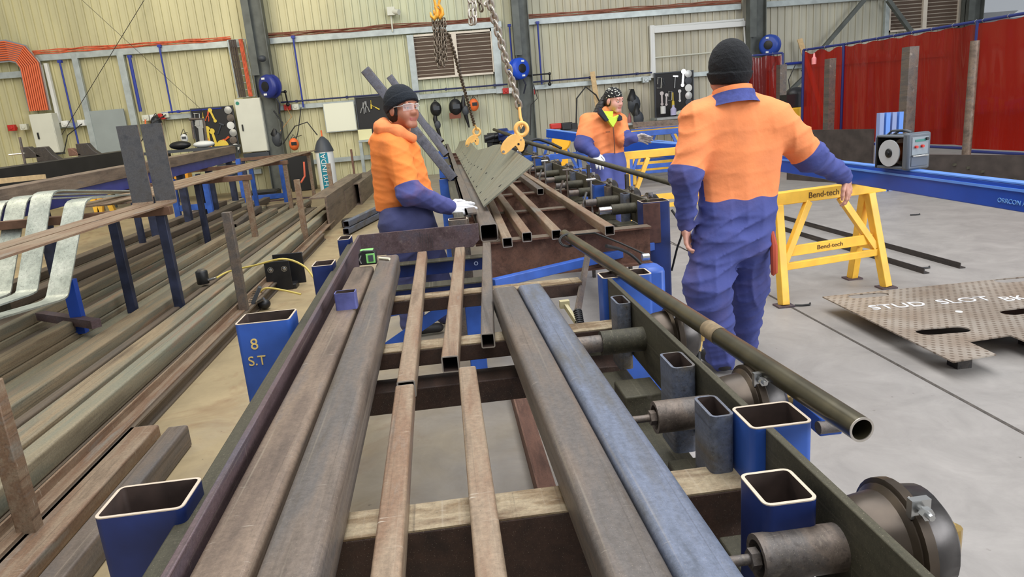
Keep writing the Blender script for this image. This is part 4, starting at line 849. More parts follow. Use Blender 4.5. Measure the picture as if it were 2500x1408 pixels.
# ================================================================ CHAINS AND LIFTING CLAMPS
def chain(name, p0, p1, link, r, mat, label, cat='chain', group=None, sag=0, wob=0):
    """links alternate by a quarter turn; each link a child sharing one mesh"""
    p0, p1 = V(p0), V(p1); e = empty(name, p1, label, cat, group); L_ = (p1-p0).length; pitch = link-2*r*1.05; n_ = max(2, int(L_/pitch))
    m_ = MB(); w = link*.60; pts = []
    for a in range(0, 180, 30): pts.append((w*.5*math.cos(math.radians(a)), 0, (link-w)/2+w*.5*math.sin(math.radians(a))))
    pts.append((-w*.5, 0, (link-w)/2))
    for a in range(180, 360, 30): pts.append((w*.5*math.cos(math.radians(a)), 0, -(link-w)/2+w*.5*math.sin(math.radians(a))))
    pts.append((w*.5, 0, -(link-w)/2))
    m_.sweep(pts, r, 6, closed=True)
    d = (p1-p0).normalized(); first = None; rr_ = random.Random(int(abs(p0.x*991+p0.z*37)))
    for k in range(n_):
        t = (k+.5)/n_; c = p0+(p1-p0)*t+V((rr_.uniform(-wob, wob), rr_.uniform(-wob, wob), -sag*4*t*(1-t)))
        if first is None: o = m_.obj('chain_link', mat, e, smooth=80, origin=(0, 0, 0)); first = o; o.parent = e
        else: o = first.copy(); COL.objects.link(o); o.parent = e
        dd = (d+V((rr_.uniform(-wob, wob), 0, 0))*3).normalized()
        q = dd.to_track_quat('Z', 'Y').to_matrix() @ Matrix.Rotation(math.radians(45+90*(k % 2)+rr_.uniform(-12, 12)), 3, 'Z')
        mm = q.to_4x4(); mm.translation = c-V(e.location); o.matrix_basis = mm
    return e
ch1t, ch1b = P(1190, -14, y=5.0), P(1268, 262, y=5.4)
chain('lifting_chain', ch1t, ch1b, .068, .0100, CHAINM, 'bright heavy chain slanting down to the nearest yellow plate clamp', wob=.002)
chain('lifting_chain', P(1095, 82, y=8.2), P(1158, 305, y=10.2), .058, .0085, CHAIN_D, 'thin darker chain slanting down to the farther yellow plate clamp', wob=.002)
for k, (a, b_) in enumerate((((1148, -12), (1150, 60)), ((1157, -12), (1158, 58)))):
    chain('slack_chain', P(*a, y=5.6), P(*b_, y=5.6), .06, .0085, CHAINM, ['left strand of the bright chain loop hanging at the top edge', 'right strand of the bright chain loop hanging at the top edge'][k], group='slack chain loop at the top edge', wob=.003)
chain('slack_chain', P(1168, -12, y=5.7), P(1176, 28, y=5.7), .06, .0085, CHAIN_D, 'short dark chain end at the top edge between the two bright chains', wob=.004)
chain('slack_chain', P(1204, -12, y=5.1), P(1183, 12, y=5.1), .055, .0085, CHAINM, 'bright chain knot at the very top beside the heavy chain', wob=.006)
for k, (x_, yb) in enumerate(((1060, 150), (1066, 165), (1072, 158), (1078, 163), (1083, 150))):
    chain('slack_chain', P(x_-2+k, 45, y=8.2), P(x_+5, yb, y=8.2), .055, .008, CHAIN_D, ['leftmost strand of the dark chain bundle below the yellow hooks', 'second strand from the left of the dark chain bundle', 'middle strand of the dark chain bundle below the yellow hooks', 'second strand from the right of the dark chain bundle', 'rightmost strand of the dark chain bundle below the yellow hooks'][k], group='dark chain bundle below the yellow hooks', wob=.006)
YG = plain('hook_yellow', C(224, 160, 50), .4, .1, .12, 30)
hk = empty('chain_hook', P(1068, 40, y=8.2), 'cluster of yellow chain shorteners and hooks above the dark chain bundle', 'hook')
for k, (a, b_) in enumerate((((1062, 16), (1060, 46)), ((1072, 12), (1074, 44)), ((1066, 20), (1068, 40)))):
    m_ = MB(); A_, B_ = P(*a, y=8.15+k*.03), P(*b_, y=8.15+k*.03); m_.sweep([A_, A_+(B_-A_)*.35+V((.025, 0, 0)), A_+(B_-A_)*.7+V((.03, 0, 0)), B_, B_+V((-.03, 0, .03)), B_+V((-.035, 0, .07))], [.014, .02, .024, .022, .016, .008], 10); m_.obj('hook', YG, hk, smooth=80)
for a, b_ in (((1058, -12), (1064, 16)), ((1076, -12), (1070, 16))):
    m_ = MB(); m_.sweep([P(*a, y=8.2), P(*b_, y=8.2)], .014, 8); m_.obj('sling_leg', YG, hk, smooth=80)

def plate_clamp(ring, body, y, k, label, face=1):
    R_, B_ = P(*ring, y=y), P(*body, y=y); e = empty('plate_clamp', B_, label, 'lifting clamp')
    m_ = MB(); rr_ = .052*k
    m_.sweep([R_+V((rr_*math.cos(a*math.pi/12), 0, rr_*1.05*math.sin(a*math.pi/12))) for a in range(24)], .019*k, 10, closed=True); m_.obj('ring', YEL2, e, smooth=80)
    # neck
    d = (B_-R_).normalized(); sd = V((d.z, 0, -d.x)); m_ = MB()
    q = [R_+d*rr_*.75+sd*.045*k, R_+d*rr_*.75-sd*.045*k, R_+d*.145*k-sd*.032*k, R_+d*.145*k+sd*.032*k]
    vs = [v+V((0, -.013*k, 0)) for v in q]+[v+V((0, .013*k, 0)) for v in q]; m_.add(vs, [(0, 1, 2, 3), (7, 6, 5, 4), (0, 4, 5, 1), (1, 5, 6, 2), (2, 6, 7, 3), (3, 7, 4, 0)]); m_.obj('neck', YEL2, e, bevel=.003)
    # jaw body: hooked outline with a slot that takes the sheet
    out = [(.085, -.02), (.088, .02), (.070, .055), (.035, .082), (-.01, .088), (-.055, .070), (-.10, .030), (-.128, -.015), (-.132, -.055), (-.118, -.078), (-.095, -.082), (-.078, -.070), (-.012, -.022), (.002, -.012), (.016, -.030), (.030, -.065), (.055, -.070), (.074, -.055)]
    for off, mt, nm in ((-.022, YEL2, 'cheek_plate'), (.022, YEL2, 'cheek_plate')):
        m_ = MB(); vs = [B_+V((a*k, (off-.006)*k, b2*k)) for a, b2 in out]+[B_+V((a*k, (off+.006)*k, b2*k)) for a, b2 in out]; n_ = len(out)
        m_.add(vs, [tuple(range(n_)), tuple(range(2*n_-1, n_-1, -1))]+[(i, n_+i, n_+(i+1) % n_, (i+1) % n_) for i in range(n_)]); m_.obj(nm, mt, e, bevel=.002)
    m_ = MB(); m_.seg(B_+V((-.09*k, 0, -.055*k)), B_+V((-.005*k, 0, .0*k)), .034*k, .03*k, up=(0, 1, 0)); m_.obj('jaw_pad', DKGREY, e)
    for (a, b2, r_) in ((.03, .0, .010), (-.11, -.055, .012), (.055, .035, .006)):
        m_ = MB(); m_.cyl(B_+V((a*k, -.032*k, b2*k)), B_+V((a*k, .032*k, b2*k)), r_*k, n=14); m_.obj('bolt', BLACK if a == .03 else CHROME, e)
    return e
plate_clamp((1273, 315), (1257, 352), 5.32, .84, 'large yellow plate clamp gripping the near edge of the tilted sheet')
plate_clamp((1164, 322), (1156, 344), 10.25, .92, 'smaller-looking far yellow plate clamp beyond the notch of the tilted sheet')
m_ = MB(); m_.sweep([P(1268, 262, y=5.38), P(1270, 285, y=5.36), P(1277, 305, y=5.32), P(1272, 312, y=5.30), P(1268, 303, y=5.33)], [.012, .012, .012, .012, .006], 8); m_.obj('shackle_hook', YEL2, None, 'hook joining the heavy chain to the ring of the nearest clamp', 'hook', smooth=80)
m_ = MB(); m_.sweep([P(1158, 303, y=10.2), P(1163, 312, y=10.22), P(1165, 318, y=10.25)], .012, 8); m_.obj('shackle_hook', YEL2, None, 'hook joining the thin chain to the far clamp', 'hook', smooth=80)

# ================================================================ LEFT STOCK RACK
def ordn(k): return ['first', 'second', 'third', 'fourth', 'fifth', 'sixth', 'seventh', 'eighth', 'ninth', 'tenth', 'eleventh', 'twelfth', 'thirteenth', 'fourteenth', 'fifteenth', 'sixteenth'][k]
GR = 'long steel sections stacked on the floor at the left'
x = -1.72; rnd = random.Random(5); k = 0
S_LG = steel('steel_long_green', [C(118, 106, 84), C(150, 138, 112), C(130, 130, 112), C(146, 116, 94)], scratch=0.15, stretch=(7, 0.5, 7), rough=0.6, metal=0.1)
lay = [(.10, .10), (.13, .16), (.16, .15), (.08, .13), (.19, .16), (.14, .11), (.14, .14), (.22, .12), (.10, .16), (.17, .12), (.15, .15), (.20, .12), (.12, .14), (.18, .15), (.16, .13)]
y_end = [11.2, 12.2, 12.6, 13.0, 13.6, 14.2, 14.4, 14.8, 14.0, 15.0, 15.2, 15.6, 15.0, 16.0, 16.2]
for k, (w, h) in enumerate(lay):
    ys = 1.2 if k < 9 else 2.5
    base = .0
    # bottom layer section
    m_ = MB(); hb = .085
    m_.prof((x-w/2, ys+rnd.uniform(0, .6), hb/2), (x-w/2+.02, y_end[k]-rnd.uniform(0, 2), hb/2), [(-w/2, -hb/2), (w/2, -hb/2), (w/2, -hb/2+.012), (w/2-.02, -hb/2+.014), (w/2-.02, hb/2-.014), (w/2, hb/2-.012), (w/2, hb/2), (-w/2, hb/2)])
    m_.obj('steel_channel', S_LONG2, None, 'dark steel channel on the floor, %s counted from the aisle in the bottom layer' % ordn(k), 'steel section', GR)
    zt = hb
    mt = [S_LONG2, S_LG, S_LONG, S_LONG2, S_LONG, S_LG, S_LONG][k % 7]
    h2 = h*.72
    p0, p1 = V((x-w/2-.004, ys+rnd.uniform(0, .8), zt+h2)), V((x-w/2+.015, y_end[k]-rnd.uniform(0, 1.5), zt+h2))
    if k != 0:
        wk = w-.018
        m_ = MB(); m_.rhs(p0-V((0, 0, h2/2)), p1-V((0, 0, h2/2)), wk, h2, .006, .012); m_.obj('steel_tube', mt, None, 'long %s steel tube, %s counted from the aisle in the upper layer' % (['tan', 'greenish', 'brown'][k % 3], ordn(k)), 'steel tube', GR)
    else:
        m_ = MB(); m_.bx(x-w, x-w+.012, 1.5, 11, zt, zt+.05); m_.bx(x-w, x-.02, 1.5, 11, zt, zt+.010); m_.obj('steel_angle', S_TAN, None, 'pinkish steel angle lying along the aisle edge of the floor stack', 'steel angle', GR)
    if k in (6, 8, 9, 11, 13):
        m_ = MB(); m_.rhs(p0+V((0, .6, .045)), p1+V((0, -1.2, .045)), w-.03, .085, .005, .01); m_.obj('steel_tube', S_LONG2 if k % 2 else S_LONG, None, 'long steel tube on top of the stack above the %s one from the aisle' % ordn(k), 'steel tube', GR)
    x -= w+(.03 if k % 3 else .075)
# the two short sections lying by the aisle at the lower left
for (a, b_, w, h, mt, la) in (((240, 1408), (433, 1040), .10, .115, S_GREYBR, 'short dark square tube ending on the bare floor beside the blue leg'), ((130, 1408), (365, 1045), .15, .07, S_TAN, 'rusty tan flat section beside the short dark tube at the lower left')):
    z_ = .115 if h > .1 else .085
    p1 = P(433 if h > .1 else 350, 1040, z=z_); 
    rhs_obj('steel_tube' if h > .1 else 'steel_section', (p1.x-.0, 1.15, z_), p1, w, h, mt, la, t=.006, r=.012)
# rack posts, feet and arms
def rpost(base, top_z, zb, mat, par, w=.075, d=.05):
    m_ = MB(); b0 = P(*base, z=zb); m_.bx(b0.x-w/2, b0.x+w/2, b0.y, b0.y+d, 0, top_z); return m_.obj('post', mat, par, bevel=.004)
racks = [(2.55, [(-1.73, .70, S_TAN), (-3.0, .95, POSTB)], None), (5.75, [(-1.757, .905, S_GREYBR), (-2.26, .93, POSTB), (-2.63, .93, POSTB), (-3.6, .8, S_OLIVE)], (-2.17, -3.7)),
         (9.2, [(-1.87, .88, S_TAN), (-2.50, .95, S_TAN), (-3.1, .93, POSTB), (-3.9, .9, POSTB)], (-2.42, -4.1)), (12.6, [(-1.98, .88, S_TAN), (-2.72, .95, S_TAN), (-3.3, .93, BLUE), (-4.2, .9, POSTB)], (-2.66, -4.4)), (15.9, [(-2.90, .98, S_TAN), (-3.5, .95, POSTB), (-4.3, .95, POSTB)], (-2.84, -4.5))]
for i, (y, ps, arm) in enumerate(racks):
    e = empty('stock_rack', (-2.5, y, 0), ['front rack frame with a rusty post at the lower left edge', 'rack frame with posts under the two upright grey plates', 'third rack frame with brown posts at the middle of the stack', 'fourth rack frame with a short rusty post ahead of the box beams', 'farthest rack frame beside the white and teal drum'][i], 'rack', 'rack frames along the left stack')
    m_ = MB(); m_.bx(ps[-1][0]-.1, ps[0][0]+.06, y+.0, y+.05, 0, .03); m_.obj('foot', S_MAROON, e)
    for j_, (px_, zt, mt) in enumerate(ps):
        m_ = MB(); m_.bx(px_-.035, px_+.035, y, y+.06, .03, zt); m_.obj('post', mt, e, bevel=.004)
    if arm:
        m_ = MB(); m_.bx(arm[1], arm[0], y-.02, y+.055, .93 if i > 0 else .9, .995); m_.obj('arm', plain('arm_brown_steel_%d' % i, C(104, 76, 58), .6, .1, .2, 12), e, bevel=.003)
# flats on the rack arms: two with upturned ends, four straight
for k, (x0, la) in enumerate(((P(406, 487, y=6.02).x, 'steel flat with an upturned end, nearer the aisle of the upright pair'), (P(349, 492, y=6.02).x, 'steel flat with an upturned end, farther from the aisle of the upright pair'))):
    m_ = MB(); yb = 6.02-k*.0; path = [V((x0+.0, 1.6, 1.003)), V((x0, 3.5, 1.003)), V((x0, yb-.03, 1.003)), V((x0, yb-.008, 1.008)), V((x0, yb, 1.03)), V((x0, yb, 1.64))]
    m_.strip(path, (1, 0, 0), .165, .012); m_.obj('bent_flat', [S_GREYBR, S_TAN][k] if False else S_TAN, None, la, 'steel flat', smooth=20)
    m_ = MB(); m_.bx(x0-.082, x0+.082, yb-.008, yb-.0062, 1.02, 1.64); m_.obj('upright_face', steel('steel_blue_black_%d' % k, [C(72, 74, 78), C(92, 92, 94), C(84, 82, 80)], scratch=0), COL.objects[-1] if False else bpy.data.objects[[o.name for o in bpy.data.objects if o.name.startswith('bent_flat')][-1]])
for k in range(4):
    x0 = -2.78-.135*k; m_ = MB(); m_.strip([V((x0, 6.3, 1.006)), V((x0-.05, 12, 1.006)), V((x0-.10-.02*k, 16.6-.3*k, 1.006))], (1, 0, 0), .12, .012)
    m_.obj('steel_flat', S_TAN, None, 'straight steel flat on the rack arms, %s from the aisle' % ordn(k), 'steel flat', 'four straight flats on the rack arms')
# galvanised bars bent twice
for k, (X, tp, la) in enumerate(((-2.72, ((345, 472), (240, 482), (225, 484), (215, 488), (209, 496), (206, 508), (168, 716), (165, 723), (158, 729), (146, 734), (0, 777), (-60, 795)), 'galvanised double-bent bar nearest the aisle, above the blue leg'),
        (-3.02, ((345, 466), (155, 464), (141, 466), (132, 471), (126, 482), (122, 505), (93, 704), (90, 711), (82, 716), (70, 721), (0, 745), (-60, 764)), 'galvanised double-bent bar second from the aisle'), (-3.32, ((345, 468), (96, 476), (82, 478), (72, 484), (66, 494), (62, 510), (28, 708), (25, 716), (16, 721), (-60, 748)), 'galvanised double-bent bar third from the aisle at the left edge'),
        (-3.62, ((340, 474), (40, 488), (24, 490), (14, 496), (8, 506), (4, 520), (-34, 708), (-60, 722)), 'galvanised double-bent bar farthest left, mostly cut by the frame edge'))):
    pts = [P(*q, x=X)-V((.075, 0, 0)) for q in tp]
    m_ = MB(); m_.strip(pts, (1, 0, 0), .15, .012); m_.obj('bent_bar', S_GALV, None, la, 'galvanised bar', 'galvanised bent bars on the left rack', smooth=60)
q = P(194, 812, z=.18); m_ = MB(); m_.bx(q.x-.04, q.x+.04, q.y, q.y+.06, .17, P(176, 690, y=q.y).z+.02); m_.obj('prop_leg', BLUE_M, None, 'bright blue leg under the nearest galvanised bar', 'prop')
m_ = MB(); a, b_ = P(100, 770, z=.27), P(235, 790, z=.27); m_.seg(a, b_, .07, .06); m_.obj('cross_block', S_MAROON, None, 'dark steel block lying across the stack behind the blue leg', 'steel block')
m_ = MB(); a, b_ = P(570, 555, z=.24), P(632, 508, z=.24); m_.rhs(a, b_, .1, .09, .005, .01); m_.obj('steel_offcut', S_GREYBR, None, 'short tube offcut lying askew on the stack behind the free-standing post', 'tube offcut')
# hydraulic ram, bracket, jack
hj = empty('hydraulic_ram', P(497, 690, z=.20), 'black hydraulic ram standing on the stack with a yellow hose', 'ram')
c = P(497, 692, z=.20); m_ = MB(); m_.lathe(c, (0, 0, 1), [(0, .05), (.005, .053), (.115, .053), (.12, .048)], 28); m_.obj('barrel', BLACK, hj, smooth=50)
m_ = MB(); m_.lathe(c+V((0, 0, .12)), (0, 0, 1), [(0, .035), (.014, .035)], 24); m_.obj('piston', CHROME, hj, smooth=50)
m_ = MB(); m_.cyl(c+V((.05, -.01, .03)), c+V((.13, -.02, .045)), .012, n=12); m_.obj('coupling', CHROME, hj)
YH = plain('hose_yellow', C(206, 186, 96), .5)
hose([c+V((.13, -.02, .045)), P(560, 662, z=.27), P(620, 648, z=.33), P(690, 632, z=.40), P(740, 648, z=.33), P(768, 680, z=.22)], .009, YH, 'yellow hydraulic hose arching over the black bracket')
hose([P(636, 712, z=.10), P(652, 703, z=.14), P(690, 708, z=.10), P(735, 718, z=.05)], .009, YH, 'short yellow hose with a black sleeve behind the blue leg post')
bk = empty('steel_bracket', P(690, 708, z=0), 'black bracket with two round holes on the floor beside the stack', 'bracket')
a = P(655, 712, z=0); w_ = .30; m_ = MB(); m_.bx(a.x, a.x+w_*.80, a.y, a.y+.012, 0, .29); pl = m_.obj('front_plate', plain('bracket_black', C(36, 36, 38), .4, .3, .2, 12), bk, bevel=.01)
m_ = MB(); m_.bx(a.x+.05, a.x+w_+.04, a.y+.16, a.y+.172, .02, .33); m_.obj('back_plate', pl.data.materials[0], bk, bevel=.01)
m_ = MB(); m_.bx(a.x+.02, a.x+w_*.9, a.y+.012, a.y+.16, .0, .05); m_.obj('base_block', pl.data.materials[0], bk, bevel=.006)
for dx in (.055, .185): m_ = MB(); m_.pipe((a.x+dx, a.y-.003, .21), (a.x+dx, a.y+.0, .21), .028, .006, 22); m_.lathe((a.x+dx, a.y-.001, .21), (0, -1, 0), [(0, .016), (.002, .012)], 16); m_.obj('hole_ring', CHROME, bk)
jk = empty('trolley_jack', P(640, 745, z=0), 'dark ribbed jack standing between the stack and the blue leg post', 'jack')
a, b_ = P(608, 760, z=.02), P(635, 700, z=.22); m_ = MB(); m_.seg(a, b_, .07, .03); m_.obj('ribbed_pad', DKGREY, jk, bevel=.004); m_ = MB(); 
for k in range(10): q = a+(b_-a)*(.1+k*.07); m_.seg(q+V((-.03, 0, .018)), q+V((.03, 0, .018)), .006, .004)
m_.obj('ribs', BLACK, jk); m_ = MB(); c = P(645, 742, z=.05); m_.sph(c, .05, 10, (1.1, 1, .9)); m_.obj('body', BLACK, jk); m_ = MB(); m_.cyl(c+V((-.04, -.03, .03)), c+V((.02, -.05, .06)), .014, n=10); m_.obj('valve', CHROME, jk)
# box beams standing by the aisle behind the stack
for k, (bs, top, la) in enumerate((((800, 562), 481, 'large brown box beam ending at the aisle, nearest of three'), ((842, 523), 468, 'middle brown channel beside the large box beam'), ((878, 500), 448, 'brown channel nearest the left man'))):
    B_ = P(*bs, z=0); h_ = P(bs[0]-12, top, y=B_.y).z; w_ = (.26, .20, .18)[k]; m_ = MB()
    m_.prof((B_.x-w_/2+.05, B_.y, h_/2), (B_.x-w_/2+.10, B_.y+4.5, h_/2), [(-w_/2, -h_/2), (w_/2, -h_/2), (w_/2, h_/2), (-w_/2, h_/2), (-w_/2, h_/2-.02), (w_/2-.03, h_/2-.02), (w_/2-.03, -h_/2+.02), (-w_/2, -h_/2+.02)])
    m_.obj('box_beam', S_BROWN, None, la, 'steel beam', 'box beams by the aisle')
for k, (px, X) in enumerate(((905, 0), (930, 0))):
    pass
rb = P(842, 560, z=.16); 
for k in range(2):
    m_ = MB(); z_ = .06+.09*k; p_ = P(836, 566-18*k, z=z_); m_.rhs(V((p_.x+.05, p_.y, z_)), V((p_.x+.85, p_.y+3.6, z_)), .09, .085, .006, .012); m_.obj('square_tube', S_BLUEGREY, None, ['lower square tube of the pair ending on the floor behind the left man', 'upper square tube of the pair ending on the floor behind the left man'][k], 'steel tube')
m_ = MB(); c = P(868, 552, z=0); m_.lathe(c+V((.0, .0, 0)), (0, 0, 1), [(0, .19), (.02, .2), (.10, .2), (.12, .19)], 32); m_.obj('steel_disc_block', S_DARK, None, 'dark rounded steel base on the floor behind the pair of square tubes', 'steel base')
# beams and benches behind the rack
m_ = MB(); a, b_ = P(-70, 447, z=1.0), P(312, 398, z=1.0); a = P(-70, 420, y=9.5); b_ = P(312, 366, y=13.5); m_.seg(a-V((0, 0, .27)), b_-V((0, 0, .27)), .35, .54); e = m_.obj('black_beam', plain('black_box_beam', C(36, 34, 32), .5, .1, .2, 3), None, 'long black box beam raised behind the galvanised bars at the left', 'steel beam')
for (px, w_, h_, mt, la) in (((70, 372), .20, .17, S_DARK, 'dark bracket block on the left part of the black beam'), ((108, 376), .24, .22, S_DARK, 'dark curved bracket with a round hole on the black beam'), ((208, 365), .26, .21, S_DARK, 'dark grey bracket plate standing on the middle of the black beam'), ((178, 371), .14, .13, S_RUST, 'small rusty block behind the dark bracket plate')):
    c = P(*px, y=11.5 if px[0] < 150 else 12.6); m_ = MB(); m_.prof(c+V((0, -.02, 0)), c+V((0, .12, 0)), [(-w_/2, -h_/2), (w_/2+.1, -h_/2), (w_/2, -h_*.1), (w_/2-.08, h_/2), (-w_/2, h_/2)], up=(0, 0, 1)); m_.obj('bracket', mt, None, la, 'bracket', bevel=.01)
gc = empty('g_clamp', P(45, 400, y=10.8), 'tall steel g clamp hooked on the left end of the black beam', 'clamp')
m_ = MB(); m_.sweep([P(48, 335, y=10.7), P(62, 402, y=10.7), P(58, 410, y=10.7), P(35, 410, y=10.7)], .018, 8); m_.obj('frame', S_GREYBR, gc); m_ = MB(); m_.cyl(P(22, 378, y=10.7), P(60, 374, y=10.7), .012, n=8); m_.obj('screw', CHROME, gc)
bb = empty('long_trestle_table', P(300, 470, y=10), 'long brown-topped blue table running behind the galvanised bars and upright plates', 'table')
a, b_ = P(-70, 475, y=6.2), P(560, 358, y=14.5); m_ = MB(); m_.seg(a-V((0, 0, .06)), b_-V((0, 0, .06)), .22, .14); m_.obj('brown_beam', S_BROWN, bb, bevel=.004)
m_ = MB(); m_.seg(a-V((0, -.02, .20)), b_-V((0, 0, .20)), .16, .14); m_.obj('blue_rail', plain('indigo_paint', C(54, 58, 120), .5, 0, .15, 5), bb, bevel=.004)
for t_ in (.12, .45, .62, .8, .97): q = a+(b_-a)*t_; m_ = MB(); m_.bx(q.x-.05, q.x+.05, q.y-.05, q.y+.05, .0 if q.x < -4.45 else .24, q.z-.26); m_.obj('leg', POSTB, bb)
m_ = MB(); a, b_ = P(-50, 447, y=7.0), P(95, 432, y=8.2); m_.seg(a, b_, .14, .05); m_.obj('timber_plank', WOOD, None, 'short pale timber lying on the brown table beam at the left edge', 'plank')
# blue low stand and bits behind the stack
for k, (px0, px1, y_, la) in enumerate((((432, 505), (512, 500), 12.5, 'low blue stand with a cross bar behind the stack, left of the brown posts'), ((600, 500), (700, 490), 15.5, 'tall blue stand legs behind the third rack frame'))):
    e = empty('blue_stand', P(*px0, y=y_), la, 'stand'); A_, B_ = P(*px0, y=y_), P(*px1, y=y_); zt = (.85, 1.0)[k]
    for q in (A_, B_): m_ = MB(); m_.bx(q.x-.045, q.x+.045, y_-.04, y_+.04, 0, zt); m_.obj('leg', BLUE, e)
    m_ = MB(); m_.bx(A_.x-.04, B_.x+.04, y_-.03, y_+.03, max(.1, A_.z-.08), max(.1, A_.z-.08)+.1); m_.obj('cross_bar', BLUE, e)
ZB = P(498, 360, y=17.8).z; ZS2 = P(445, 436, y=17.8).z
wb_ = empty('workbench', (-6.2, 17.8, 0), 'dark workbench with a lower shelf along the wall under the left tool board', 'workbench')
m_ = MB(); m_.bx(-8.2, -4.9, 17.4, 18.2, ZB-.06, ZB); m_.obj('top', DKGREY, wb_); m_ = MB(); m_.bx(-8.2, -4.9, 17.45, 18.15, ZS2-.04, ZS2); m_.obj('shelf', DKGREY, wb_)
for X in (-8.1, -6.6, -5.0):
    for Y_ in (17.45, 18.1): m_ = MB(); m_.bx(X-.03, X+.03, Y_-.03, Y_+.03, 0, ZB-.06); m_.obj('leg', COLSTEEL, wb_)
for k, (px, s_, y_, zb, mt, nm, la, cat) in enumerate((((445, 420), (.34, .3, .34), 17.8, ZS2, plain('box_orange', C(232, 156, 40), .5), 'storage_box', 'orange box on the bench shelf behind the upright plates', 'box'), ((372, 450), (.34, .25, .42), 17.8, ZS2, WHITE, 'white_bucket', 'white container seen between the two upright plates', 'container'),
        ((560, 400), (.5, .4, .25), 17.8, ZS2, DKGREY, 'storage_box', 'dark crate on the bench shelf under the hanging electrical cabinet', 'box'), ((498, 352), (.5, .3, .16), 17.8, ZB, WHITE, 'rag_pile', 'pale rag heap below the left tool board', 'rags'), ((438, 345), (.5, .3, .2), 17.8, ZB, BLACK, 'tool_bag', 'black round tool bag left of the left tool board', 'bag'),
        ((740, 430), (.55, .5, .9), 18.2, 0, BLACK, 'compressor', 'black compressor box behind the farthest rack posts', 'machine'), ((640, 452), (.7, .5, .2), 16.6, 0, BLACK, 'storage_box', 'low black tray on the floor behind the blue stand legs', 'box'))):
    c = P(*px, y=y_); m_ = MB(); c.z = zb+s_[2]/2
    if cat in ('rags', 'bag'): m_.sph(c, .5, 12, s_)
    else: m_.box(c, s_); m_.box(c+V((0, 0, s_[2]/2)), (s_[0]*.92, s_[1]*.92, .03))
    m_.obj(nm, mt, None, la, cat, bevel=0 if cat in ('rags', 'bag') else .015, smooth=60)
# orange and white sawhorse feet behind bars
sh2 = empty('sawhorse', P(215, 500, z=0), 'small yellow sawhorse standing on the floor behind the galvanised bars', 'sawhorse')
for a, b_ in (((228, 486), (240, 520)), ((245, 484), (247, 522)), ((262, 482), (278, 518))): m_ = MB(); m_.seg(P(*a, y=9.6), P(*b_, y=9.6), .06, .06, up=(0, 1, 0)); m_.obj('leg', YEL, sh2)
m_ = MB(); m_.seg(P(215, 472, y=9.6), P(330, 462, y=9.6), .07, .07); m_.obj('top_bar', YEL, sh2)
# teal and white drum of welding wire with cone lid
dr = empty('wire_drum', P(788, 445, y=17.2), 'white drum with a teal band and grey cone lid behind the left rack', 'drum')
A_, B_ = P(775, 372, y=17.2), P(806, 448, y=17.2); cx_ = (A_.x+B_.x)/2+.03; r_ = .17
m_ = MB(); m_.cyl((cx_, 17.4, 0), (cx_, 17.4, A_.z), r_+.04, n=40); m_.obj('barrel', WHITE, dr)
TEAL = plain('teal_print', C(20, 130, 150), .5)
m_ = MB(); vs = []; fs = []
for k in range(9):
    a_ = math.radians(-90-27+54*k/8); 
    for z_ in (.05, A_.z-.02): vs.append((cx_+(r_+.043)*math.cos(a_), 17.4+(r_+.043)*math.sin(a_), z_))
for k in range(8): fs.append((2*k, 2*k+2, 2*k+3, 2*k+1))
m_.add(vs, fs); m_.obj('teal_band', TEAL, dr, smooth=80)
txt('HYUNDAI', (cx_+.0, 17.4-r_-.052, A_.z*.57), (0, 0, 1), (-1, 0, 0), .17, WHITE, 'printed_name', dr, w=.78)
m_ = MB(); m_.lathe((cx_, 17.4, A_.z), (0, 0, 1), [(0, r_+.06), (.05, r_+.05), (.25, .14), (.34, .05), (.36, .02)], 32); m_.obj('cone_lid', DKGREY, dr, smooth=50)
m_ = MB(); m_.cyl((cx_, 17.4, A_.z+.36), (cx_, 17.4, A_.z+.5), .02, n=8); m_.obj('outlet', ORANGE_P, dr)
m_ = MB(); m_.sweep([P(742, 395, y=17), P(744, 430, y=17), P(735, 445, y=16.8)], .022, 8); m_.obj('orange_hose', plain('salmon_hose', C(230, 110, 80), .5), None, 'salmon hose hanging beside the farthest rack post', 'hose')
m_ = MB(); c = P(857, 365, y=18.2); m_.seg(c, P(866, 432, y=17.9), .05, .05, up=(0, 1, 0)); m_.obj('upright_bar', S_RUST, None, 'thin rusty bar standing below the whiteboard', 'steel bar')

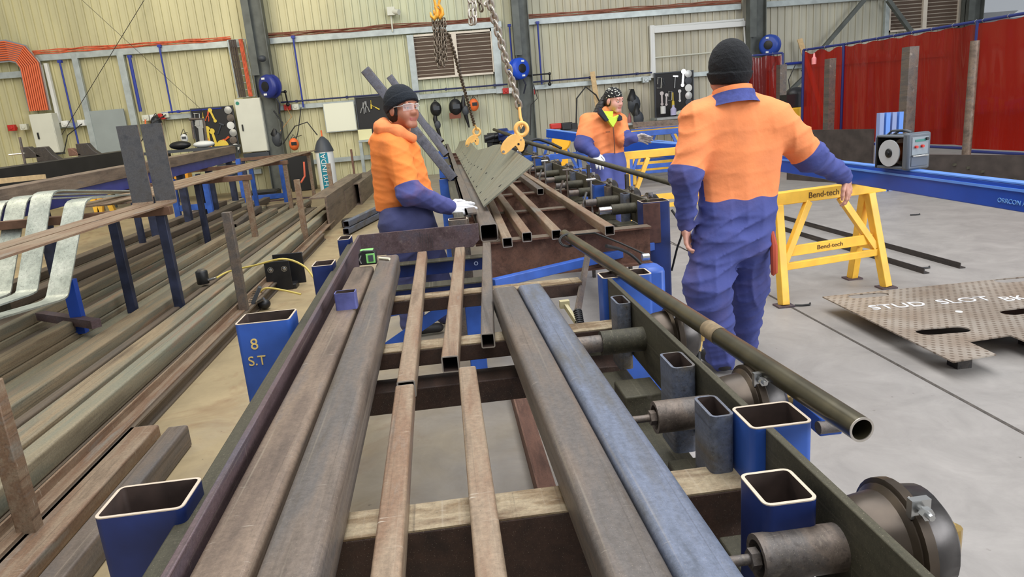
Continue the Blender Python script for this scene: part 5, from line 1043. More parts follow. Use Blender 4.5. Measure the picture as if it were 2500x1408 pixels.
# ================================================================ RIGHT SIDE
# yellow sawhorse with the maker's lettering
def sawhorse(name, label, C0, L, H, ang, mat, par_txt=None, spread=.34, w=.06, legs=True):
    e = empty(name, C0, label, 'sawhorse'); R_ = Matrix.Rotation(ang, 3, 'Z'); g = lambda x, y, z: V(C0)+R_ @ V((x, y, z))
    m_ = MB(); m_.seg(g(-L/2-.12, 0, H-.045), g(L/2+.14, 0, H-.045), .075, .09); top = m_.obj('top_rail', mat, e, bevel=.005)
    for sx in (-1, 1):
        for sy in (-1, 1):
            m_ = MB(); m_.seg(g(sx*L/2, sy*.02, H-.09), g(sx*(L/2+.05), sy*spread/2, .01), w, w, up=R_ @ V((1, 0, 0))); lg = m_.obj('leg', mat, e, bevel=.004)
            m_ = MB(); m_.box(g(sx*(L/2+.05), sy*spread/2, .006), (.12, .10, .012)); m_.obj('foot_plate', S_MAROON, lg)
        m_ = MB(); m_.seg(g(sx*(L/2+.03), -spread*.30, .30), g(sx*(L/2+.03), spread*.30, .30), .04, .04); m_.obj('end_tie', mat, e)
    for sy in (-1,):
        m_ = MB(); m_.seg(g(-L/2-.03, sy*spread*.33, .27), g(L/2+.03, sy*spread*.33, .27), .03, .05); m_.obj('lower_rail', mat, e, bevel=.003)
        m_ = MB(); m_.seg(g(-L/2+.06, sy*spread*.24, .37), g(L/2-.02, sy*spread*.24, .37), .02, .075); mid = m_.obj('name_rail', mat, e, bevel=.003)
    m_ = MB(); m_.seg(g(-L/2+.26, -.02, H-.09), g(-L/2+.0, -spread*.30, .30), .05, .04, up=R_ @ V((0, 1, 0))); m_.obj('brace', mat, e, bevel=.003)
    m_ = MB(); m_.seg(g(L/2-.26, -.02, H-.09), g(L/2+.0, -spread*.30, .30), .05, .04, up=R_ @ V((0, 1, 0))); m_.obj('brace', mat, e, bevel=.003)
    if par_txt:
        BT = plain('brown_print', C(96, 66, 30), .6)
        txt(par_txt[0], g(-.02, -.039, H-.045), R_ @ V((1, 0, 0)), (0, 0, 1), .06, BT, 'printed_name', top, w=.26)
        txt(par_txt[1], g(0, -spread*.24-.0115, .37), R_ @ V((1, 0, 0)), (0, 0, 1), .045, BT, 'printed_name', mid, w=.22)
    return e
fl_, fr_ = P(1910, 748, z=0), P(2160, 703, z=0); ctr = V(((fl_.x+fr_.x)/2-.02, (fl_.y+fr_.y)/2+.17, 0)); ang = math.atan2(fr_.y-fl_.y, fr_.x-fl_.x)
sawhorse('sawhorse', 'yellow sawhorse beside the right man, holding the long blue beam', ctr, (fr_-fl_).length-.10, .79, ang, YEL, ('Bend-tech', 'Bend-tech'))
c = P(1620, 470, y=8.2); sawhorse('sawhorse', 'second yellow sawhorse seen behind the right man in the gap between the men', V((c.x+.05, 8.2, 0)), 1.0, .93, .04, YEL)
c = P(1470, 440, y=11.5); sawhorse('sawhorse', 'blue trestle left of the bandana man holding a blue beam', V((P(1400, 420, y=11.0).x, 11.0, 0)), .9, .80, -.05, BLUE)
sawhorse('sawhorse', 'farther blue trestle with yellow shapes behind it, left of the bandana man', V((P(1360, 400, y=13.2).x, 13.2, 0)), .8, .95, -.05, BLUE)
for k in range(5):
    y_ = 12.2+.55*k; c = P(1608+k*6, 380, y=y_)
    sawhorse('sawhorse', '%s trestle from the front in the nested row right of the bandana man' % ordn(k), V((c.x, y_, 0)), 1.0, .98, -.05, (BLUE, YEL, BLUE, S_TAN, BLUE)[k])
m_ = MB(); a, b_ = P(1545, 305, y=12.6), P(1680, 296, y=12.4); m_.seg(a, b_, .12, .09); m_.obj('steel_section', S_BROWN, None, 'brown steel section lying on top of the nested trestles', 'steel section')
# blue beams on the sawhorses
def flbeam(a, b_, w, h, label):
    m_ = MB(); a, b_ = V(a), V(b_)
    m_.prof(a-V((0, 0, h/2)), b_-V((0, 0, h/2)), [(-w/2, -h/2), (w/2, -h/2), (w/2, h/2), (-w/2, h/2)]); e = m_.obj('blue_beam', BLUE_M, None, label, 'steel beam', bevel=.006)
    m_ = MB(); m_.seg(a+V((0, 0, .004)), b_+V((0, 0, .004)), w*1.02, .008); m_.obj('top_flange', BLUE_L, e); 
    return e
H0 = .93
a, b_ = P(2560, 455, z=H0), P(1600, 343, z=H0); d = (b_-a).normalized(); a = a-d*1.6
e = flbeam(a, b_, .07, .14, 'long bright blue beam crossing from the right edge over the yellow sawhorse')
m_ = MB(); sd = V((-d.y, d.x, 0)); 
if sd.x > 0: sd = -sd
a2 = P(2560, 488, z=.885); 
off = sd*.036
fl = MB(); fl.seg(a+off+V((0, 0, -.030)), b_+off+V((0, 0, -.030)), .012, .014); fl.obj('side_flange', BLUE_L, e)
tt = P(2452, 487, z=.86); pos = a+d*((tt-a).dot(d)); 
txt('ORRCON AUS M', pos+sd*.0372+V((0, 0, -.095)), -d, (0, 0, 1), .034, plain('faded_print', C(110, 160, 220), .7), 'printed_words', e, w=.27)
fl2 = flbeam(P(1338, 316, y=11.2), P(1425, 327, y=10.6), .10, .12, 'dark blue beam end on the blue trestle left of the bandana man')
flbeam(P(1520, 342, y=9.2), P(1660, 352, y=8.6), .10, .17, 'blue beam under the gloved hand of the bandana man')
# welder on the beam
wc = P(2205, 411, z=H0+.008); we = empty('welding_machine', wc, 'grey portable welding machine with an open wire spool on the blue beam', 'welding machine')
w0, w1, w2 = P(2152, 405, z=H0+.01), P(2215, 410, z=H0+.01), P(2262, 412, z=H0+.01)
DG = plain('welder_grey', C(86, 92, 100), .45)
R_ = Matrix.Rotation(math.radians(-80), 3, 'Z'); g = lambda x, y, z: V((wc.x+.005, wc.y+.02, H0+.010))+R_ @ V((x, y, z))
def wb(nm, c, s, mt, bev=.004): m_ = MB(); m_.box(g(*c), s, R_); return m_.obj(nm, mt, we, bevel=bev)
wb('inner_wall', (-.03, .06, .10), (.22, .012, .19), BLACK); wb('case_floor', (-.03, -.0, .008), (.24, .14, .016), DG); wb('case_top', (-.03, 0, .205), (.24, .15, .014), DG, .006); wb('rear_wall', (-.145, 0, .10), (.014, .15, .2), BLACK)
wb('front_frame', (.105, .0, .112), (.05, .175, .232), DG, .014); wb('inner_front', (.076, -.0, .10), (.012, .14, .19), BLACK, 0)
wb('control_panel', (.131, 0, .145), (.006, .125, .11), plain('panel_grey', C(130, 138, 144), .4), .002); wb('display', (.135, -.0, .178), (.003, .08, .014), plain('display_green', C(60, 120, 110), .3), 0)
wb('lower_panel', (.131, 0, .05), (.006, .125, .06), plain('panel_dark', C(80, 88, 100), .4), .002); wb('handle_bar', (.140, 0, .084), (.01, .12, .010), CHROME, .002)
for dy, dz in ((-.035, .140), (.012, .142), (.045, .185)): m_ = MB(); m_.cyl(g(.134, dy, dz), g(.148, dy, dz), .009, n=14); m_.obj('knob', RED_P if dz < .16 else BLACK, we)
m_ = MB(); m_.cyl(g(-.035, -.078, .10), g(-.035, -.070, .10), .085, n=36); sp = m_.obj('spool_flange', plain('spool_grey', C(176, 178, 180), .5), we)
m_ = MB(); m_.cyl(g(-.035, -.070, .10), g(-.035, .03, .10), .058, n=30); m_.obj('copper_wire', plain('copper_wire_mat', C(176, 96, 56), .35, .6), we)
m_ = MB(); m_.cyl(g(-.035, .03, .10), g(-.035, .038, .10), .085, n=36); m_.obj('spool_flange', plain('spool_grey2', C(160, 150, 140), .5), we)
m_ = MB(); m_.lathe(g(-.035, -.079, .10), R_ @ V((0, -1, 0)), [(0, .03), (.004, .026), (.006, .012), (.014, .01)], 20); m_.obj('spool_hub', BLACK, we)
m_ = MB(); m_.sweep([g(.06, 0, .225), g(0, 0, .24), g(-.1, 0, .235), g(-.17, 0, .18), g(-.20, 0, .10), g(-.19, 0, .03), g(-.15, -.02, .01)], .007, 8); m_.obj('torch_cable', DKGREY, we, smooth=80)
m_ = MB(); m_.sweep([g(-.1, .02, .21), g(-.06, .02, .235), g(.0, .02, .235), g(.04, .02, .225)], .009, 8); m_.obj('handle', DG, we, smooth=80)
# chequer plate with hand holes, raised on blocks
m, N, L, b = new_mat('chequer_plate'); tc = N.new('ShaderNodeTexCoord'); mp = N.new('ShaderNodeMapping'); mp.inputs['Rotation'].default_value = (0, 0, .6); mp.inputs['Scale'].default_value = (16, 16, 16); L.new(tc.outputs['Object'], mp.inputs[0])
ck = N.new('ShaderNodeTexVoronoi'); ck.inputs['Randomness'].default_value = 0; ck.inputs['Scale'].default_value = 1.6; L.new(mp.outputs[0], ck.inputs['Vector'])
mr = N.new('ShaderNodeMapRange'); mr.inputs[1].default_value = .18; mr.inputs[2].default_value = .34; mr.inputs[3].default_value = 1; mr.inputs[4].default_value = 0; L.new(ck.outputs['Distance'], mr.inputs[0])
nz = N.new('ShaderNodeTexNoise'); nz.inputs['Scale'].default_value = 3; nz.inputs['Detail'].default_value = 6; L.new(tc.outputs['Object'], nz.inputs['Vector'])
rp = N.new('ShaderNodeValToRGB'); rp.color_ramp.elements[0].position = .35; rp.color_ramp.elements[0].color = C(138, 122, 106); rp.color_ramp.elements[1].position = .65; rp.color_ramp.elements[1].color = C(160, 150, 138); L.new(nz.outputs['Fac'], rp.inputs[0])
mx = N.new('ShaderNodeMix'); mx.data_type = 'RGBA'; L.new(mr.outputs[0], mx.inputs[0]); L.new(rp.outputs[0], mx.inputs[6]); mx.inputs[7].default_value = C(112, 98, 84); L.new(mx.outputs[2], b.inputs['Base Color'])
bp = N.new('ShaderNodeBump'); bp.inputs['Strength'].default_value = .6; bp.inputs['Distance'].default_value = .005; L.new(mr.outputs[0], bp.inputs['Height']); L.new(bp.outputs[0], b.inputs['Normal']); b.inputs['Roughness'].default_value = .5; b.inputs['Metallic'].default_value = .2
CHK = m
ZP = .10
def plate_with_holes(name, outline, holes, z, t, mat, label, cat, par=None, kind=None):
    import bmesh
    bm = bmesh.new()
    cu = bpy.data.curves.new(name, 'CURVE'); cu.dimensions = '2D'; cu.fill_mode = 'BOTH'; cu.extrude = t/2
    for ring in [outline]+holes:
        sp = cu.splines.new('POLY'); sp.points.add(len(ring)-1); sp.use_cyclic_u = True
        for p_, q in zip(sp.points, ring): p_.co = (q.x-outline[0].x, q.y-outline[0].y, 0, 1)
    to = bpy.data.objects.new('tmp', cu); COL.objects.link(to); dg = bpy.context.evaluated_depsgraph_get(); me = bpy.data.meshes.new_from_object(to.evaluated_get(dg)); bpy.data.objects.remove(to)
    me.materials.clear(); me.materials.append(mat); o = bpy.data.objects.new(name, me); COL.objects.link(o); o.location = (outline[0].x, outline[0].y, z); tag(o, label, cat, None, kind); bm.free(); return o
pA_, pB_ = P(2008, 725, z=ZP), P(2327, 884, z=ZP); e1 = (P(2500, 676, z=ZP)-pA_).normalized(); n1_, n2_ = P(2362, 834, z=ZP), P(2467, 819, z=ZP); b2_ = P(2432, 866, z=ZP)
o_ = [pA_, pB_, b2_, n1_, n2_, n2_+(b2_-n1_), pB_+e1*2.5, pA_+e1*2.5]
def slot(px0, px1, hw):
    a, b_ = P(*px0, z=ZP), P(*px1, z=ZP); d = (b_-a).normalized(); s = V((-d.y, d.x, 0)); r = hw; out = []
    for k in range(9): t_ = math.pi/2+math.pi*k/8; out.append(a+d*r+(d*math.cos(t_)+s*math.sin(t_))*r)
    for k in range(9): t_ = -math.pi/2+math.pi*k/8; out.append(b_-d*r+(d*math.cos(t_)+s*math.sin(t_))*r)
    return out
cp = plate_with_holes('chequer_plate', o_, [slot((2072, 726), (2168, 718), .045), slot((2238, 813), (2366, 803), .055), slot((2430, 688), (2530, 680), .05), slot((2446, 766), (2560, 752), .055)], ZP, .008, CHK, 'large tread plate with oval hand holes and white chalk words raised off the floor', 'steel plate')
for px, la in (((2220, 745), 'dark block hidden under the chalk words of the tread plate'), ((2345, 850), 'dark block under the near corner of the tread plate'), ((2540, 700), 'dark block under the far right side of the tread plate'), ((2520, 800), 'dark block under the right edge of the tread plate')):
    q = P(*px, z=ZP); m_ = MB(); m_.bx(q.x-.04, q.x+.04, q.y-.04, q.y+.04, 0, ZP-.004); m_.obj('support_block', S_DARK, None, la, 'block')
CHW = plain('white_chalk', C(222, 222, 224), .9, 0, .1, 60)
a, b_ = P(2125, 752, z=ZP+.004), P(2415, 728, z=ZP+.004); 
up_d = (P(2262, 722, z=ZP)-P(2272, 756, z=ZP)).normalized()
txt('STUD  SLOT', (a+b_)/2+V((0, 0, .0015)), (b_-a), up_d-(b_-a).normalized()*up_d.dot((b_-a).normalized()), .13, CHW, 'chalk_words', cp, w=(b_-a).length, depth=.0008)
txt('BK', P(2475, 728, z=ZP+.0055), (b_-a), up_d-(b_-a).normalized()*up_d.dot((b_-a).normalized()), .13, CHW, 'chalk_words', cp, depth=.0008)
m_ = MB(); c = P(2341, 761, z=ZP+.004); m_.lathe(c, (0, 0, 1), [(0, .02), (.003, .02)], 16); m_.obj('white_washer', WHITE, None, 'small white disc lying on the tread plate', 'disc')
# angles on the floor
for (a, b_, la) in (((2350, 655), (1880, 525), 'long black angle on the floor, the longer one reaching farther right'), ((2262, 668), (1880, 552), 'long black angle on the floor, the shorter one with a bright end')):
    A_, B_ = P(*a, z=0), P(*b_, z=0); m_ = MB(); m_.seg(A_+V((0, 0, .005)), B_+V((0, 0, .005)), .05, .008); m_.seg(A_+V((-.02, 0, .025)), B_+V((-.02, 0, .025)), .008, .045); m_.obj('steel_angle', S_DARK, None, la, 'steel angle')
for px, la in (((1960, 745), 'small bent black clip on the floor below the sawhorse'), ((2235, 524), 'small dark scrap on the floor under the blue beam'), ((2255, 654), 'tiny dark scrap beside the bright ended angle')):
    c = P(*px, z=.008); m_ = MB(); m_.sweep([c+V((-.05, .02, 0)), c, c+V((.05, .0, 0)), c+V((.07, .03, 0))], .007, 6); m_.obj('floor_scrap', BLACK, None, la, 'scrap')
# under bench: upright plate edge on the floor
a = P(1303, 1190, z=.0); b_ = P(1245, 1035, z=.0); m_ = MB(); m_.bx(a.x, a.x+.008, a.y-.5, a.y+1.1, 0, .09); m_.bx(a.x, a.x+.09, a.y-.5, a.y+1.1, 0, .008); m_.obj('steel_angle', S_RUST, None, 'rusty angle lying on the floor under the near bench', 'steel angle')

# ---- red welding curtains
def curtain_mat(name, col, tr):
    m, N, L, b = new_mat(name); out = [n_ for n_ in N if n_.type == 'OUTPUT_MATERIAL'][0]
    b.inputs['Base Color'].default_value = col; b.inputs['Roughness'].default_value = .22; b.inputs['Coat Weight'].default_value = .6
    tp = N.new('ShaderNodeBsdfTransparent'); tp.inputs[0].default_value = (.85, .04, .02, 1)
    tl_ = N.new('ShaderNodeBsdfTranslucent'); tl_.inputs[0].default_value = (.9, .05, .02, 1)
    m1 = N.new('ShaderNodeMixShader'); m1.inputs[0].default_value = .25; L.new(b.outputs[0], m1.inputs[1]); L.new(tl_.outputs[0], m1.inputs[2])
    m2 = N.new('ShaderNodeMixShader'); m2.inputs[0].default_value = tr; L.new(m1.outputs[0], m2.inputs[1]); L.new(tp.outputs[0], m2.inputs[2]); L.new(m2.outputs[0], out.inputs[0])
    tc = N.new('ShaderNodeTexCoord'); nz = N.new('ShaderNodeTexNoise'); nz.inputs['Scale'].default_value = 6; nz.inputs['Detail'].default_value = 5; mp = N.new('ShaderNodeMapping'); mp.inputs['Scale'].default_value = (3, 3, .4); L.new(tc.outputs['Object'], mp.inputs[0]); L.new(mp.outputs[0], nz.inputs['Vector'])
    bp = N.new('ShaderNodeBump'); bp.inputs['Strength'].default_value = .5; bp.inputs['Distance'].default_value = .03; L.new(nz.outputs['Fac'], bp.inputs['Height']); L.new(bp.outputs[0], b.inputs['Normal'])
    return m
REDC = curtain_mat('red_vinyl', C(134, 22, 16), .36); REDC2 = curtain_mat('red_vinyl_dark', C(104, 20, 18), .34)
BLP = plain('screen_blue_tube', C(36, 48, 112), .4)
def curtain(A_, B_, zb, label, amp, waves, mat, sag=.05, posts=(0, 1), bottom=True, seed=1, hang=.05):
    """A_, B_: top corners of the frame"""
    e = empty('welding_curtain', ((A_.x+B_.x)/2, (A_.y+B_.y)/2, 0), label, 'curtain'); rn = random.Random(seed)
    d = V((B_.x-A_.x, B_.y-A_.y, 0)); L_ = d.length; d.normalize(); nn = V((-d.y, d.x, 0))
    nx, nz_ = 90, 24; m_ = MB(); vs = []; ph = [rn.uniform(0, 6.28) for _ in range(6)]; zt = (A_.z+B_.z)/2
    for j in range(nz_+1):
        for i in range(nx+1):
            u = i/nx; v = j/nz_; s = u*L_
            fold = amp*(math.sin(waves*s*2+ph[0])+.6*math.sin(waves*s*4.3+ph[1]+v*1.2)+.35*math.sin(waves*s*8.9+ph[2]-v*2))*(.35+.65*v**.5)
            top = zt-.03-sag*abs(math.sin(u*L_*math.pi/.42))**2*(.3+.7*abs(math.sin(ph[3]+u*7)))
            z = top+(zb-top)*v; p_ = V((A_.x, A_.y, 0))+d*s+nn*fold; vs.append((p_.x, p_.y, z))
    fs = [(j*(nx+1)+i, j*(nx+1)+i+1, (j+1)*(nx+1)+i+1, (j+1)*(nx+1)+i) for j in range(nz_) for i in range(nx)]
    m_.add(vs, fs); m_.obj('vinyl_sheet', mat, e, smooth=180)
    m_ = MB(); m_.cyl(V((A_.x, A_.y, zt)), V((B_.x, B_.y, zt)), .022, n=10); m_.obj('top_rail', BLP, e)
    if bottom: m_ = MB(); m_.cyl(V((A_.x, A_.y, zb-.04)), V((B_.x, B_.y, zb-.04)), .022, n=10); m_.obj('bottom_rail', BLP, e)
    for q in posts: c = V((A_.x+(B_.x-A_.x)*q, A_.y+(B_.y-A_.y)*q, 0)); m_ = MB(); m_.cyl(c, c+V((0, 0, zt)), .027, n=10); m_.obj('post', BLP, e)
    r_ = MB(); k = .1
    while k < L_: c = V((A_.x, A_.y, zt))+d*k; r_.sweep([c+V((.0, 0, .028)), c+nn*.03, c-V((0, 0, .035)), c-nn*.03], .006, 5, closed=True); k += .42
    r_.obj('hooks', CHROME, e, kind='stuff')
    return e
T1, T2, T3 = P(1962, 122, z=2.2), P(2060, 108, z=2.2), P(2388, 52, z=2.2); dd = (T3-T2).normalized(); T4 = T3+dd*2.2
curtain(T1, T2, .50, 'short red welding curtain panel with a spray bottle on its rail', .035, 3.0, REDC, .07, seed=2, bottom=False)
curtain(T2, T3, .46, 'wide middle red welding curtain behind the brown uprights', .03, 2.4, REDC2, .03, (1,), seed=3)
curtain(T3, T4, .42, 'bright red welding curtain cut by the right edge of the photograph', .012, 1.5, REDC, .02, (), seed=5)
a, b_ = P(1826, 138, y=15.5), P(1911, 128, y=15.3); a.z = b_.z = (a.z+b_.z)/2; curtain(a, b_, .45, 'small shiny red curtain between the black beanie and the grey upright', .05, 5, REDC2, .03, seed=9)
m_ = MB(); c = P(1992, 140, z=2.0); m_.lathe(c-V((.1, .12, .12)), (0, 0, 1), [(0, .04), (.1, .042), (.13, .02), (.19, .014)], 16); m_.obj('spray_bottle', plain('pink_bottle', C(230, 140, 140), .3), None, 'pink spray bottle hooked on the rail of the short red curtain', 'bottle')
# brown uprights in front of the curtains
def upright(top, bot, y, w, label, mat=S_GREYBR, rot=0, leanx=0):
    a, b_ = P(*top, y=y), P(*bot, y=y); e = MB(); e.bx(b_.x-w/2, b_.x+w/2, y-.05, y+.03, 0, a.z); e.bx(b_.x-w/2-.02, b_.x-w/2, y-.05, y+.12, 0, a.z); return e.obj('steel_upright', mat, None, label, 'steel post', 'steel uprights before the red curtains')
upright((1915, 157), (1910, 245), 14.9, .13, 'grey-brown upright right of the small shiny curtain')
upright((2038, 142), (2026, 318), 12.3, .10, 'narrow grey-brown upright before the short red curtain')
upright((2234, 113), (2216, 340), 9.6, .12, 'wide brown upright before the middle red curtain')
m_ = MB(); a = P(2372, 100, y=8.9); c = P(2360, 365, y=8.9); m_.cyl((c.x, 8.9, 0), (c.x, 8.9, a.z), .055, n=24); m_.obj('round_upright', S_BROWN, None, 'round brown pipe standing beside the blue screen post', 'steel post')
for k, px in enumerate((2143, 2158, 2173, 2189)):
    a, b_ = P(px+3, 276-k*1, y=9.2), P(px, 400, y=9.2); m_ = MB(); m_.bx(b_.x-.03, b_.x+.03, 9.15, 9.23, 0, a.z); e = m_.obj('blue_upright', BLUE_L if k % 2 else plain('pale_steel_blue', C(130, 146, 190), .4), None, '%s from the left of the four blue bars standing behind the welding machine' % ordn(k), 'steel bar', 'four blue bars behind the welding machine')
# dark plates along the foot of the curtains
pA, pB = P(1925, 318, y=11.4), P(2132, 330, y=9.9)
def dplate(a, b_, z0, t, label, chamfer=0):
    a, b_ = V(a), V(b_); d = (b_-a); d.z = 0; L_ = d.length; d.normalize(); m_ = MB()
    m_.prof(V((a.x, a.y, z0)), V((b_.x, b_.y, z0)), [(-t/2, 0), (t/2, 0), (t/2, a.z-z0), (-t/2, a.z-z0)]); e = m_.obj('steel_plate', plain('plate_dark_%d' % int(a.x*100), C(66, 58, 54), .6, .2, .25, 6), None, label, 'steel plate')
    return e
dplate((pA.x, pA.y, pA.z), (pB.x, pB.y, pA.z), 0, .05, 'dark steel plate on edge behind the outstretched arm of the right man')
pA, pB = P(2250, 366, y=8.9), P(2560, 392, y=7.6)
e = dplate((pA.x, pA.y, (pA.z+pB.z)/2), (pB.x, pB.y, (pA.z+pB.z)/2), 0, .05, 'long dark steel plate on edge right of the welding machine')
m_ = MB()
for px in ((2342, 405), (2377, 409), (2413, 414), (2490, 424)):
    q = P(*px, y=8.3); t_ = (px[0]-2250)/310; q = V((pA.x+(pB.x-pA.x)*t_, pA.y+(pB.y-pA.y)*t_-.03, q.z)); m_.seg(q+V((-.05, 0, 0)), q+V((.03, 0, 0)), .02, .03); m_.seg(q+V((.02, 0, 0)), q+V((.02, 0, -.06)), .02, .02, up=(0, 1, 0))
m_.obj('plate_clips', S_OLIVE, e)
c = P(1938, 262, y=14.0); m_ = MB(); m_.box((c.x, c.y, c.z/2), (.30, .34, c.z)); m_.obj('yellow_tank', plain('tank_yellow', C(220, 170, 40), .4), None, 'yellow tank below the black machine beside the blue screen post', 'tank', bevel=.03)
m_ = MB(); m_.box(c+V((-.02, 0, .13)), (.42, .3, .26)); m_.sph(c+V((.05, 0, .26)), .2, 10, (1, .7, .7)); m_.obj('engine_unit', BLACK, None, 'black machine with cables between the small curtain and the short red curtain', 'machine')
m_ = MB(); c = P(1941, 160, y=16.5); a = P(1925, 155, y=16.5); m_.cyl(P(1918, 156, y=WY-.25), P(1966, 152, y=WY-.25), .035, n=8); m_.box(P(1930, 155, y=WY-.13), (.06, .26, .06)); m_.box(P(1955, 153, y=WY-.13), (.06, .26, .06)); m_.obj('pipe_rail', AB, None, 'blue-grey pipe rail on the wall between the two red curtains', 'pipe')
# clutter around the bandana man
wt = empty('work_table', P(1400, 340, y=14.5), 'cluttered work table against the wall left of the bandana man', 'table')
a, b_ = P(1345, 318, y=15.5), P(1415, 318, y=15.5); m_ = MB(); m_.bx(a.x, b_.x+.3, 15.2, 16.2, a.z-.08, a.z-.02); m_.obj('top', DKGREY, wt)
for X in (a.x+.05, b_.x+.2): m_ = MB(); m_.bx(X-.04, X+.04, 15.25, 15.33, 0, a.z-.08); m_.obj('leg', BLUE, wt)
for px, s_, mt, la, cat in (((1356, 308), (.24, .2, .12), RED_P, 'red tool case on the cluttered table left of the bandana man', 'case'), ((1383, 308), (.25, .2, .16), BLACK, 'black gear heap on the cluttered table beside the red case', 'gear'), ((1400, 310), (.16, .2, .18), BLACK, 'black bag close to the shoulder of the bandana man', 'bag')):
    m_ = MB(); m_.box(P(*px, y=15.6), s_); m_.obj('tool_case', mt, None, la, cat, bevel=.02)
m_ = MB(); c = P(1366, 345, y=12.8); m_.lathe(c+V((0, -.1, 0)), (0, -1, 0), [(0, .16), (.03, .17), (.10, .17), (.13, .14)], 24); m_.bx(c.x-.10, c.x+.10, c.y-.2, c.y-.12, 0, c.z-.1); m_.obj('yellow_drum', plain('reel_yellow', C(246, 178, 30), .4), None, 'yellow rounded drum under the blue trestle left of the bandana man', 'drum')
for k, (px, s_, mt, la) in enumerate((((1210, 335), (.35, .25, .2), BLACK, 'dark machine head at the far end of the second bench'), ((1228, 328), (.2, .2, .25), BLUE_D, 'dark blue casting among the machines at the far bench end'), ((1194, 338), (.2, .2, .16), BLACK, 'small black motor at the far left of the second bench end'), ((1247, 332), (.14, .2, .22), BLUE, 'blue upright block at the far bench end left of the large clamp'))):
    c = P(*px, y=15.5-k*.3); m_ = MB(); m_.box(c, s_); m_.cyl(c+V((-.1, -.12, 0)), c+V((.12, -.12, .05)), .05, n=12); m_.box(c+V((0, 0, -(c.z-.8)/2)), (s_[0]*.5, s_[1]*.6, max(.02, c.z-.80))); m_.obj('machine_head', mt, None, la, 'machine', bevel=.01)
m_ = MB(); m_.cyl(P(1206, 316, y=14.5), P(1262, 336, y=12.0), .03, n=12); m_.obj('round_bar', S_OLIVE, None, 'dark round bar sloping among the machines at the far bench end', 'bar')
m_ = MB(); m_.cyl(P(1280, 345, y=6.6), P(1640, 447, y=4.55), .019, n=20); e = m_.obj('round_pipe', S_OLIVE, None, 'long dark pipe over the right side of the far bench, passing before the bandana man', 'pipe')
hose([P(1275, 372, y=6.9), P(1290, 348, y=6.8), P(1312, 340, y=6.8), P(1345, 350, y=6.7), P(1370, 362, y=6.6)], .014, RUBBER, 'thick black hose curving up behind the large clamp')
for px, la in (((1436, 402), 'square prop holding the dark pipe by the bandana man'), ((1530, 425), 'thin black prop under the dark pipe right of the bandana man')):
    c = P(*px, y=6.0 if px[0] < 1500 else 5.3); m_ = MB(); m_.bx(c.x-.012, c.x+.012, c.y-.02, c.y+.02, 0, c.z); m_.obj('pipe_prop', S_DARK, None, la, 'prop')
m_ = MB(); c = P(1644, 268, y=WY-.5); m_.lathe(c-V((0, 0, .14)), (0, 0, 1), [(0, .08), (.16, .08), (.22, .03), (.27, .03)], 16); m_.obj('drink_bottle', plain('violet_bottle', C(190, 186, 220), .3), None, 'pale violet spray bottle on the shelf under the right tool board', 'bottle')
m_ = MB(); c = P(1619, 268, y=WY-.5); m_.lathe(c-V((0, 0, .1)), (0, 0, 1), [(0, .07), (.2, .07)], 16); m_.obj('white_can', WHITE, None, 'white can on the shelf under the right tool board', 'can')
m_ = MB(); c = P(1665, 276, y=WY-.5); m_.sph(c, .2, 10, (1, .8, .4)); m_.obj('glove_heap', plain('glove_heap_cream', C(200, 198, 176), .8, 0, .3, 25), None, 'heap of pale gloves under the right tool board', 'gloves')
m_ = MB(); a, b_ = P(1596, 286, y=WY-.5), P(1692, 280, y=WY-.5); m_.bx(a.x, b_.x, WY-.8, WY-.2, b_.z-.06, b_.z); m_.obj('wall_shelf', GALV, None, 'pale shelf under the right tool board', 'shelf')
m_ = MB(); c = P(1537, 290, y=WY-.3); m_.bx(c.x-.25, c.x+.5, WY-.6, WY-.02, c.z-.16, c.z-.1); m_.obj('wall_shelf', GALV, None, 'short shelf on the wall behind the gloved hand of the bandana man', 'shelf'); m_ = MB(); m_.lathe(c-V((0, 0, .1)), (0, 0, 1), [(0, .05), (.14, .05), (.2, .02), (.25, .02)], 14); m_.obj('drink_bottle', plain('red_label_bottle', C(180, 110, 110), .3), None, 'clear bottle with a red label right of the bandana man', 'bottle')
m_ = MB(); a = P(1430, 280, y=8.6); m_.bx(P(1508, 360, y=9.4).x, P(1520, 360, y=9.4).x, 9.35, 9.45, 0, P(1512, 350, y=9.4).z); m_.obj('yellow_post', YEL, None, 'yellow post standing behind the bandana man', 'post')

